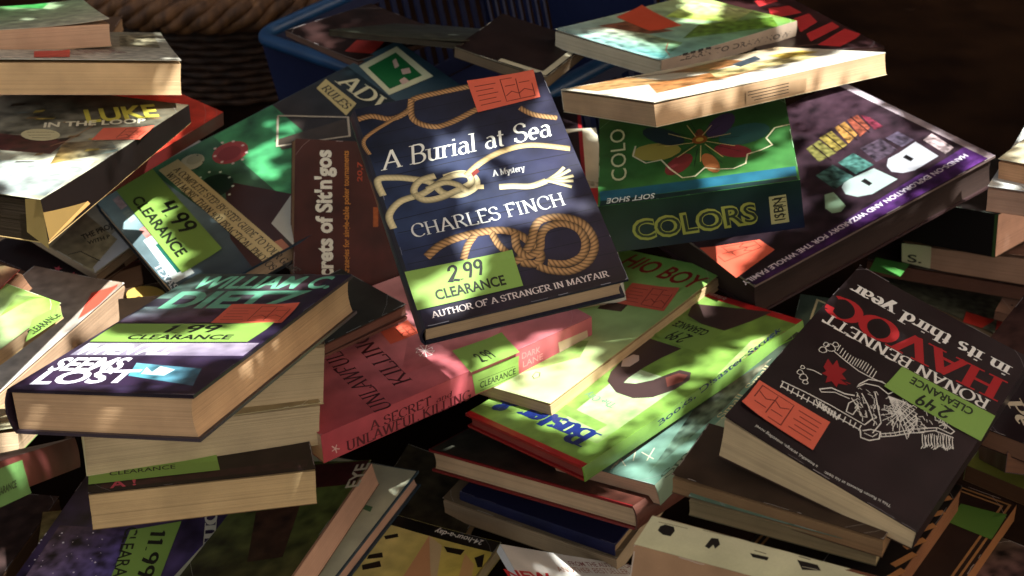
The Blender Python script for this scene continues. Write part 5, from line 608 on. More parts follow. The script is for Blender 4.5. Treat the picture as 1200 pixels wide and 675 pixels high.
add_book({'name': 'paperback_book', 'label': 'cream-spined book with small black pictograms lying with its spine upwards at the lower right', 'kind': 'soft', 'spine': 'N', 'mat': 'satin', 'edge': (150,116,84), 'back': (150,120,90), 'spinecol': (196,190,150), 'pages': (190,160,110), 'cat': 'book', 'dims': (250,129.9,36), 'loc': (0.1967,0.6152,0.2987), 'rot': ((0.9204,0.0667,-0.3852),(-0.3909,0.1468,-0.9086),(-0.0041,0.9869,0.1612)), 'art': [('quad','T',[(-125,-65),(125,-65),(125,65),(-125,65)],[(150,112,78),(150,112,78),(164,124,88),(164,124,88)],0.15,30),('quad','N',[(-125,0.2),(125,0.2),(125,35.8),(-125,35.8)],[(196,190,150),(196,190,150),(200,196,150),(200,196,150)],0.1,30),('quad','N',[(6.8,3.1),(-17.9,3.5),(-23,0.2),(3.7,0.2)],[(110,58,34),(90,46,28),(100,50,30),(120,64,38)],0.4,10),('poly','N',[(117,14.7),(117.1,9.3),(114.9,5.9),(109.4,6.2),(107.6,10.6),(108.2,17.3),(112.9,17.8)],(26,20,18)),('poly','N',[(86.9,18.3),(85.7,7.1),(81.8,6.1),(79.2,12),(80.7,18),(82.8,14),(83.9,19.7)],(26,20,18)),('poly','N',[(60.9,12.4),(49.9,11.5),(49.9,15.5),(58.5,16.1)],(26,20,18)),('line','N',[(59.3,8.4),(52.1,8.6)],0.7,(26,20,18)),('poly','N',[(34.3,6),(22.3,5.6),(19.2,10.9),(29.3,15.3)],(26,20,18)),('line','N',[(34.2,1.9),(27,2.1)],0.8,(26,20,18)),('line','N',[(30.1,11.8),(21.2,10.9)],0.5,(190,180,150)),('line','N',[(119.5,5.2),(101.5,4)],0.5,(90,80,60)),('line','N',[(92.6,1.3),(74.9,0.2)],0.5,(90,80,60)),('line','N',[(64.6,0.2),(47.2,0.2)],0.5,(90,80,60)),('line','N',[(37.2,0.2),(20.1,0.2)],0.5,(90,80,60))], 'stickers': []})
add_book({'name': 'paperback_book', 'label': 'narrow black book with tan ribs across it, standing below the Havoc paperback', 'kind': 'soft', 'spine': 'W', 'mat': 'satin', 'edge': (24,12,8), 'back': (40,20,12), 'spinecol': (30,16,10), 'pages': (130,80,46), 'cat': 'book', 'dims': (45.6,162.2,20.3), 'loc': (0.2344,0.6889,0.3083), 'rot': ((0.813,0.5818,-0.0253),(-0.581,0.8133,0.0308),(0.0385,-0.0103,0.9992)), 'art': [('quad','T',[(-22.8,-81.1),(22.8,-81.1),(22.8,81.1),(-22.8,81.1)],[(18,10,8),(18,10,8),(18,10,8),(18,10,8)],0.25,30),('line','T',[(16.6,60.8),(20.6,65.6)],4.6,(178,116,62)),('line','T',[(17,41.7),(22.4,48.5)],4.6,(178,116,62)),('line','T',[(16.5,22.6),(22.5,32.5)],4.6,(178,116,62)),('line','T',[(14.9,1.3),(22.5,15.3)],4.6,(178,116,62)),('line','T',[(15.4,-18.9),(22.5,-1.3)],4.6,(178,116,62)),('line','T',[(15.3,-39.8),(22.5,-19.6)],4.6,(178,116,62))], 'stickers': []})
add_book({'name': 'paperback_book', 'label': 'dark brown book with a tan double border and a green sticker at the lower right', 'kind': 'soft', 'spine': 'E', 'mat': 'satin', 'edge': (90,50,26), 'back': (60,36,20), 'spinecol': (140,86,44), 'pages': (150,96,54), 'cat': 'book', 'dims': (126,189,14.7), 'loc': (0.234,0.7089,0.2947), 'rot': ((0.7998,0.5995,-0.0297),(-0.5985,0.8003,0.0365),(0.0456,-0.0115,0.9989)), 'art': [('quad','T',[(-63,-94.5),(63,-94.5),(63,94.5),(-63,94.5)],[(30,16,10),(34,18,12),(40,22,14),(34,18,12)],0.3,30),('line','T',[(-59.5,-91),(59.5,-91),(59.5,91),(-59.5,91),(-59.5,-91)],1.6,(156,104,54)),('line','T',[(-55.5,-87),(55.5,-87),(55.5,87),(-55.5,87),(-55.5,-87)],1.6,(156,104,54))], 'stickers': [{'name': 'price_sticker', 'face': 'T', 'quad': [(33.3,49.7),(62.7,48.5),(62,78.4),(32.2,73.5)], 'col': (74,112,34), 'art': []}]})
add_book({'name': 'paperback_book', 'label': 'olive green paperback at the right edge, below the brown one', 'kind': 'soft', 'spine': 'W', 'mat': 'satin', 'edge': (96,96,34), 'back': (90,60,30), 'spinecol': (90,90,40), 'pages': (96,60,34), 'cat': 'book', 'dims': (159,212,14.8), 'loc': (0.4672,0.8742,0.2559), 'rot': ((0.7772,0.6292,0),(-0.6292,0.7772,-0),(-0,0,1)), 'art': [('quad','T',[(-79.5,-106),(79.5,-106),(79.5,106),(-79.5,106)],[(134,130,44),(140,134,48),(130,124,44),(100,96,36)],0.2,30)], 'stickers': []})
add_book({'name': 'paperback_book', 'label': 'thick dark brown paperback at the right edge, on the olive green one', 'kind': 'soft', 'spine': 'S', 'mat': 'satin', 'edge': (60,30,20), 'back': (50,26,18), 'spinecol': (78,40,26), 'pages': (110,70,46), 'cat': 'book', 'dims': (153.4,185.5,14.2), 'loc': (0.4291,0.7794,0.3033), 'rot': ((-0.1951,0.9733,0.1208),(-0.8126,-0.2293,0.5358),(0.5493,0.0064,0.8356)), 'art': [('quad','T',[(-76.7,-92.8),(76.7,-92.8),(76.7,92.8),(-76.7,92.8)],[(56,28,20),(56,28,20),(56,28,20),(56,28,20)],0.2,30)], 'stickers': []})
add_book({'name': 'paperback_book', 'label': 'black paperback with cream lettering Pe beside the Havoc paperback', 'kind': 'soft', 'spine': 'W', 'mat': 'gloss', 'edge': (26,14,14), 'back': (40,20,20), 'spinecol': (34,18,20), 'pages': (120,80,56), 'cat': 'book', 'dims': (132.2,198.3,14.2), 'loc': (0.4216,0.7971,0.3533), 'rot': ((0.7959,0.6055,0),(-0.6055,0.7959,-0),(-0,0,1)), 'art': [('quad','T',[(-66.1,-99.2),(66.1,-99.2),(66.1,99.2),(-66.1,99.2)],[(34,18,22),(34,18,22),(34,18,22),(34,18,22)],0.3,30),('text','T','serif','Pe',(-63.3,-60.6),(-44.6,-82.8),10.6,0,(196,180,150),0.2)], 'stickers': []})
add_book({'name': 'paperback_book', 'label': 'small paperback with a pink and dark cover at the bottom right corner', 'kind': 'soft', 'spine': 'W', 'mat': 'satin', 'edge': (60,40,30), 'back': (60,40,30), 'spinecol': (120,70,80), 'pages': (150,90,60), 'cat': 'book', 'dims': (102.3,153.4,14.3), 'loc': (0.3236,0.6372,0.2827), 'rot': ((0.8144,0.5803,-0),(-0.5803,0.8144,-0),(-0,0,1)), 'art': [('quad','T',[(-51.1,-76.7),(51.1,-76.7),(51.1,76.7),(-51.1,76.7)],[(120,70,80),(40,24,20),(120,70,80),(60,50,34)],0.8,8)], 'stickers': []})
add_book({'name': 'paperback_book', 'label': 'small yellow-green paperback near the bottom right corner', 'kind': 'soft', 'spine': 'W', 'mat': 'satin', 'edge': (60,40,30), 'back': (60,40,30), 'spinecol': (92,120,44), 'pages': (90,110,40), 'cat': 'book', 'dims': (105.6,168.9,14.8), 'loc': (0.3081,0.648,0.2591), 'rot': ((0.7974,0.6034,-0),(-0.6034,0.7974,-0),(-0,0,1)), 'art': [('quad','T',[(-52.8,-84.5),(52.8,-84.5),(52.8,84.5),(-52.8,84.5)],[(92,120,44),(40,24,20),(92,120,44),(60,50,34)],0.8,8)], 'stickers': []})
add_book({'name': 'hardcover_book', 'label': 'slim green picture book titled Buster & with a red cloth border, lying upside down', 'kind': 'hard', 'spine': 'E', 'mat': 'gloss', 'edge': (160,26,26), 'back': (150,24,26), 'spinecol': (112,166,44), 'pages': (150,60,50), 'cat': 'book', 'dims': (153.4,287.4,14.6), 'loc': (0.1165,1.0763,0.1849), 'rot': ((0.6516,0.7382,-0.1746),(-0.7365,0.6708,0.0874),(0.1817,0.0717,0.9808)), 'art': [('quad','T',[(-76.7,-143.7),(76.7,-143.7),(76.7,143.7),(-76.7,143.7)],[(120,156,66),(108,150,56),(112,150,58),(108,146,60)],0.3,18),('quad','T',[(-76.7,-143.7),(76.7,-143.7),(76.7,-137.7),(-76.7,-137.7)],[(172,26,28),(172,26,28),(172,26,28),(172,26,28)],0.15,14),('quad','T',[(-76.7,134.7),(76.7,134.7),(76.7,143.7),(-76.7,143.7)],[(172,26,28),(172,26,28),(172,26,28),(172,26,28)],0.15,14),('quad','T',[(10.5,-113.6),(61.9,-111.9),(57.9,-1.1),(-3.3,-3.6)],[(150,180,110),(134,168,84),(156,184,130),(170,194,150)],0.25,12),('quad','T',[(74.2,25.9),(60.7,88.8),(67.4,111.1),(76.4,57)],[(150,180,100),(160,184,110),(150,176,90),(130,164,76)],0.3,8),('quad','T',[(-72.7,-90.3),(47.6,-97.8),(48.4,-86.2),(-71.2,-78.8)],[(104,140,56),(108,144,58),(116,154,66),(112,150,62)],0.2,8),('poly','T',[(-36.7,117.5),(42.1,142.2),(36.4,117.7),(26.6,91.2),(-1.3,90.3),(-24.5,96.5)],(64,46,44)),('poly','T',[(-25.6,43.8),(14.6,45.2),(10,22.4),(8.1,1.6),(8.7,-19.2),(11.1,-28.2),(21.5,-23.5),(30.7,-11),(34.6,1.8),(39.7,15.4),(51.5,17.3),(59.2,6.5),(59,-12.3),(51,-32.4),(37,-42.8),(16.6,-43.7),(-4,-34),(-13.2,-20.3),(-18.2,-1.8),(-22.6,17.5)],(64,46,44)),('poly','T',[(-11.6,-8.6),(-19.1,1.3),(-17.4,13.3),(-11.4,15.1),(-4.7,8.1),(-4.6,-4.4)],(196,172,160)),('poly','T',[(37.6,-1.6),(42.5,10.1),(51.9,12.3),(55.9,1),(50.1,-12.7)],(118,62,52)),('text','T','serif','Buster &',(51.7,-99.9),(-67.6,-101.1),22.9,0.1,(20,38,104),0.26),('text','T','serif','The City',(32.3,-57.4),(-4.9,-57),7.3,0,(96,130,110),0.14),('text','T','sans','by the author',(-14.2,142.2),(-37.5,143.6),6,0,(200,190,170),0),('quad','E',[(-143.7,0.2),(143.7,0.2),(143.7,14.4),(-143.7,14.4)],[(100,140,56),(100,140,56),(100,140,56),(100,140,56)],0.2,30),('text','E','sans','Books, Disaster Struck',(-55.8,6.2),(113.8,18.6),5.2,0,(24,34,70),0.015)], 'stickers': [{'name': 'price_sticker', 'face': 'T', 'quad': [(27,89.6),(-33.5,89.4),(-30.7,50.3),(33.1,47)], 'col': (122,160,64), 'art': [('text','T','sans','CLEARANCE',(16,83.6),(-24.3,83.8),11,0,(22,28,14),0.028),('text','T','hand','2.99',(8.2,68.6),(-12.9,68),16.5,0.15,(15,18,12),0.16)]}], 'bulge': 1})  # pale green areas on the cover have a sun patch painted in
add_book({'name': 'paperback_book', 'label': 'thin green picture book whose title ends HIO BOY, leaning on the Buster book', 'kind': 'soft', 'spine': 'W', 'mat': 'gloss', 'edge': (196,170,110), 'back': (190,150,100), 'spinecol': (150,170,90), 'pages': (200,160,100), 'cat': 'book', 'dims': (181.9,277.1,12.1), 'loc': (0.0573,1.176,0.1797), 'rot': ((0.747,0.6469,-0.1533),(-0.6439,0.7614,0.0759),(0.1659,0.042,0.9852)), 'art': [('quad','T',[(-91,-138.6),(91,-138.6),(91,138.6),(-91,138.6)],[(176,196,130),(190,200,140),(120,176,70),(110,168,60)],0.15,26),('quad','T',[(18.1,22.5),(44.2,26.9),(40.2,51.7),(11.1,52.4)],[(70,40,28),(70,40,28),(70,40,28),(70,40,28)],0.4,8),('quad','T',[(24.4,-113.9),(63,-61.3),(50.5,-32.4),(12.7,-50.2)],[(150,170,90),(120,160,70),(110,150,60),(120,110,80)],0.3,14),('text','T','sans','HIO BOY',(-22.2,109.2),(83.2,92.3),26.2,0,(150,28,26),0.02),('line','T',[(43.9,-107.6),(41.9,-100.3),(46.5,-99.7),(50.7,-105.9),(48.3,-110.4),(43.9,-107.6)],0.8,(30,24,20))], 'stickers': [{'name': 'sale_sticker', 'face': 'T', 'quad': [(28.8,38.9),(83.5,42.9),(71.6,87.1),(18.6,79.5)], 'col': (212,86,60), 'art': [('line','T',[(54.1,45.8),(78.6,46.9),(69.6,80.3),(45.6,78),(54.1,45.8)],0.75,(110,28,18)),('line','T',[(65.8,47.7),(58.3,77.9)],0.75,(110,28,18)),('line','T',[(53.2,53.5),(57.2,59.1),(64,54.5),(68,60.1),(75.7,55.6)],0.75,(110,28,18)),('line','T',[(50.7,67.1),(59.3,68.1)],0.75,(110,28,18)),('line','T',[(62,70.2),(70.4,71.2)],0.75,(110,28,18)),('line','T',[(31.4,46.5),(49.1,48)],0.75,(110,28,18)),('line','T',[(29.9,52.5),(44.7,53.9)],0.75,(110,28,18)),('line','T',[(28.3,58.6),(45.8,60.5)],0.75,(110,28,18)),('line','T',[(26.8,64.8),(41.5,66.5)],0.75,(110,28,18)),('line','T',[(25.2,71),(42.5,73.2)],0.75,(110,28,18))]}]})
add_book({'name': 'paperback_book', 'label': 'pink-red paperback titled A Secret and Unlawful Killing, spine towards the viewer', 'kind': 'soft', 'spine': 'S', 'mat': 'gloss', 'edge': (176,60,66), 'back': (150,50,56), 'spinecol': (196,84,90), 'pages': (205,170,125), 'cat': 'book', 'dims': (298.5,188.5,27.6), 'loc': (-0.0994,1.1101,0.1849), 'rot': ((0.7809,-0.6237,-0.035),(0.6246,0.779,0.0555),(-0.0074,-0.0652,0.9978)), 'art': [('quad','T',[(-149.2,-94.2),(149.2,-94.2),(149.2,94.2),(-149.2,94.2)],[(184,70,80),(200,110,114),(196,150,150),(180,84,90)],0.2,26),('quad','T',[(-44.7,-59.7),(56.1,-65.4),(106.6,-27.3),(9.5,4.7)],[(180,80,84),(186,100,104),(200,150,150),(190,110,116)],0.2,20),('text','T','serif','UNLAWFUL',(-79.9,-99.1),(-62.8,12.6),16.8,0,(66,24,30),0.12),('text','T','serif','KILLING',(-41.8,-73.9),(-27.3,27.1),17.6,0,(66,24,30),0.12),('line','T',[(-3.7,-38.6),(2.7,-44.3),(-1,-45.8)],0.7,(226,214,206)),('line','T',[(-3.7,-38.6),(-2.8,-48.6),(-6.1,-47.4)],0.7,(226,214,206)),('line','T',[(-3.7,-38.6),(-8.7,-48.2),(-10.1,-44.8)],0.7,(226,214,206)),('line','T',[(-3.7,-38.6),(-12.3,-43.3),(-11.1,-39.4)],0.7,(226,214,206)),('line','T',[(-3.7,-38.6),(-11.8,-36.2),(-8.7,-33.5)],0.7,(226,214,206)),('line','T',[(-3.7,-38.6),(-7.6,-30.1),(-3.9,-30)],0.7,(226,214,206)),('line','T',[(-3.7,-38.6),(-1.5,-28),(1,-30.5)],0.7,(226,214,206)),('line','T',[(-3.7,-38.6),(3.6,-30.9),(3.7,-34.8)],0.7,(226,214,206)),('line','T',[(-3.7,-38.6),(5.3,-37.3),(2.9,-40.9)],0.7,(226,214,206)),('quad','S',[(-149.2,0.2),(149.2,0.2),(149.2,27.4),(-149.2,27.4)],[(178,62,70),(186,84,92),(190,90,98),(180,66,74)],0.12,20),('text','S','serif','A SECRET',(-101.7,11.4),(-37.4,10.6),8.6,0,(84,26,32),0.15),('text','S','serif','and',(-32.8,10.4),(-15.2,10.1),5.6,0.2,(84,26,32),0.12),('text','S','serif','UNLAWFUL KILLING',(-126.8,1.8),(5,-1.1),9.5,0,(84,26,32),0.15),('line','S',[(-137.1,9.1),(-133.1,7.2)],1,(214,170,160)),('line','S',[(-137.1,9.1),(-136.3,4.6)],1,(214,170,160)),('line','S',[(-137.1,9.1),(-140.6,8.1)],1,(214,170,160)),('line','S',[(-137.1,9.1),(-140.1,12.9)],1,(214,170,160)),('line','S',[(-137.1,9.1),(-135.4,12.4)],1,(214,170,160)),('text','S','sans','DARK',(63.6,16.4),(85.8,14.9),6.5,0,(210,130,130),0),('text','S','sans','LANE',(64.3,7.1),(88.6,6.5),6.6,0,(210,130,130),0),('quad','S',[(109.2,2.9),(145.1,1.8),(143.2,15.6),(107.4,16.5)],[(196,160,130),(196,160,130),(196,160,130),(196,160,130)],0,20)], 'stickers': [{'name': 'price_sticker', 'face': 'T', 'quad': [(4.1,-97.7),(58.5,-98.7),(67.7,-60.9),(14.8,-55.3)], 'col': (122,160,64), 'art': [('text','T','hand','2.99',(22.8,-90.8),(38.9,-91.2),16.4,0,(15,18,12),0.16)]},{'name': 'sale_sticker', 'face': 'T', 'quad': [(-20.8,-8.6),(12,-8.4),(15.9,16.6),(-15.4,16.3)], 'col': (212,86,60), 'art': [('line','T',[(-4.6,-5.5),(10,-5.9),(13.1,13),(-1,13.4),(-4.6,-5.5)],0.75,(110,28,18)),('line','T',[(2.7,-5),(6,12.5)],0.75,(110,28,18)),('line','T',[(-3.1,-1.1),(0.6,1.9),(3.3,-1),(7.1,2),(10.5,-1)],0.75,(110,28,18)),('line','T',[(-1,6.9),(4.1,6.9)],0.75,(110,28,18)),('line','T',[(6.2,7.9),(11.3,8)],0.75,(110,28,18))]},{'name': 'price_sticker', 'face': 'S', 'quad': [(9.9,1.4),(59.9,-0.3),(59.9,22.4),(7.4,22.9)], 'col': (122,160,64), 'art': [('text','S','sans','CLEARANCE',(15,5.5),(56.1,4),6.6,0,(22,28,14),0.012),('line','S',[(14.8,2.9),(56,2.2)],0.4,(30,34,14)),('line','S',[(13.6,14.2),(55.5,12.4)],0.4,(30,34,14))]}]})
add_book({'name': 'paperback_book', 'label': 'teal paperback with a misty photo cover and curved page block, under the green Buster book', 'kind': 'soft', 'spine': 'E', 'mat': 'gloss', 'edge': (90,110,95), 'back': (90,70,60), 'spinecol': (120,140,115), 'pages': (206,150,112), 'cat': 'book', 'dims': (115.6,240.6,21), 'loc': (0.158,1.0471,0.1683), 'rot': ((0.7227,0.6367,-0.2688),(-0.645,0.7611,0.0688),(0.2484,0.1237,0.9607)), 'art': [('quad','T',[(-57.8,-120.3),(57.8,-120.3),(57.8,120.3),(-57.8,120.3)],[(112,160,142),(116,160,140),(50,46,36),(60,60,50)],0.3,22),('quad','T',[(42.9,-108.9),(52,-5.8),(49.6,75.5),(23.3,-4)],[(110,150,130),(70,64,50),(110,104,88),(60,56,44)],0.9,9),('quad','T',[(34.8,71.2),(56.7,120),(56.7,120),(37.9,87)],[(120,180,50),(120,180,50),(120,180,50),(120,180,50)],0.2,20),('line','T',[(9.8,-95.4),(11.8,-85.7),(18.8,-98.7)],1,(206,206,170)),('line','T',[(30.4,-94.5),(25.8,-76.9)],1,(206,206,170)),('line','T',[(18.5,-85.9),(34.8,-90.5)],1,(206,206,170)),('line','T',[(7.8,-108.9),(5.4,-99.6),(16.7,-107)],1,(206,206,170)),('line','T',[(7.2,-115.5),(6.3,-106.9)],1,(206,206,170)),('line','T',[(4.9,-77.7),(8.5,-72.4)],1,(206,206,170)),('text','T','serif','Small, Small',(59.4,-22.2),(57.3,63.2),7.3,0.2,(196,176,130),0.12),('text','T','serif','Small,',(61.9,-110.6),(61.5,-36),7,0,(60,80,60),0.1)], 'stickers': [], 'bulge': 1})
add_book({'name': 'paperback_book', 'label': 'dark teal paperback with a cream letter D, behind the green Buster book', 'kind': 'soft', 'spine': 'W', 'mat': 'satin', 'edge': (60,70,60), 'back': (50,50,46), 'spinecol': (60,70,60), 'pages': (170,150,110), 'cat': 'book', 'dims': (137.8,201.4,14.8), 'loc': (0.3335,1.1342,0.1561), 'rot': ((0.9573,0.2892,0),(-0.2892,0.9573,-0),(-0,-0,1)), 'art': [('quad','T',[(-68.9,-100.7),(68.9,-100.7),(68.9,100.7),(-68.9,100.7)],[(60,80,70),(60,80,70),(50,66,58),(60,76,66)],0.3,30),('line','T',[(-53.2,55.6),(-50.8,93.9),(-38,87.3),(-36.3,70.8),(-43.1,55.4),(-53.2,55.6)],2.2,(196,186,140))], 'stickers': []})
add_book({'name': 'paperback_book', 'label': "dark brown paperback titled Secrets of Sit'n'gos, turned sideways behind the rope book", 'kind': 'soft', 'spine': 'S', 'mat': 'satin', 'edge': (60,26,20), 'back': (60,26,20), 'spinecol': (66,28,22), 'pages': (150,110,80), 'cat': 'book', 'dims': (228.5,162.3,21.6), 'loc': (-0.1112,1.2753,0.2376), 'rot': ((0.9556,0.0107,0.2943),(0.2445,0.5285,-0.813),(-0.1642,0.8489,0.5025)), 'art': [('quad','T',[(-114.2,-81.2),(114.2,-81.2),(114.2,81.2),(-114.2,81.2)],[(70,26,20),(84,30,24),(60,20,16),(64,28,22)],0.3,30),('text','T','sans',"Secrets of Sit'n'gos",(-74.8,-71.9),(-79.2,71.6),16.1,0,(216,214,196),0.04),('text','T','sans','winning strategies for single-table poker tournaments',(-58.6,-75),(-61.3,71.5),5.9,0,(186,116,34),0.02),('text','T','sans','20,7',(-47.2,41.5),(-47.4,61.1),5.1,0,(170,60,30),0.02),('quad','T',[(-35.4,-3.2),(-30.2,-3.1),(-30.4,16.5),(-35.6,16.4)],[(150,72,24),(150,72,24),(150,72,24),(150,72,24)],0.3,5)], 'stickers': []})
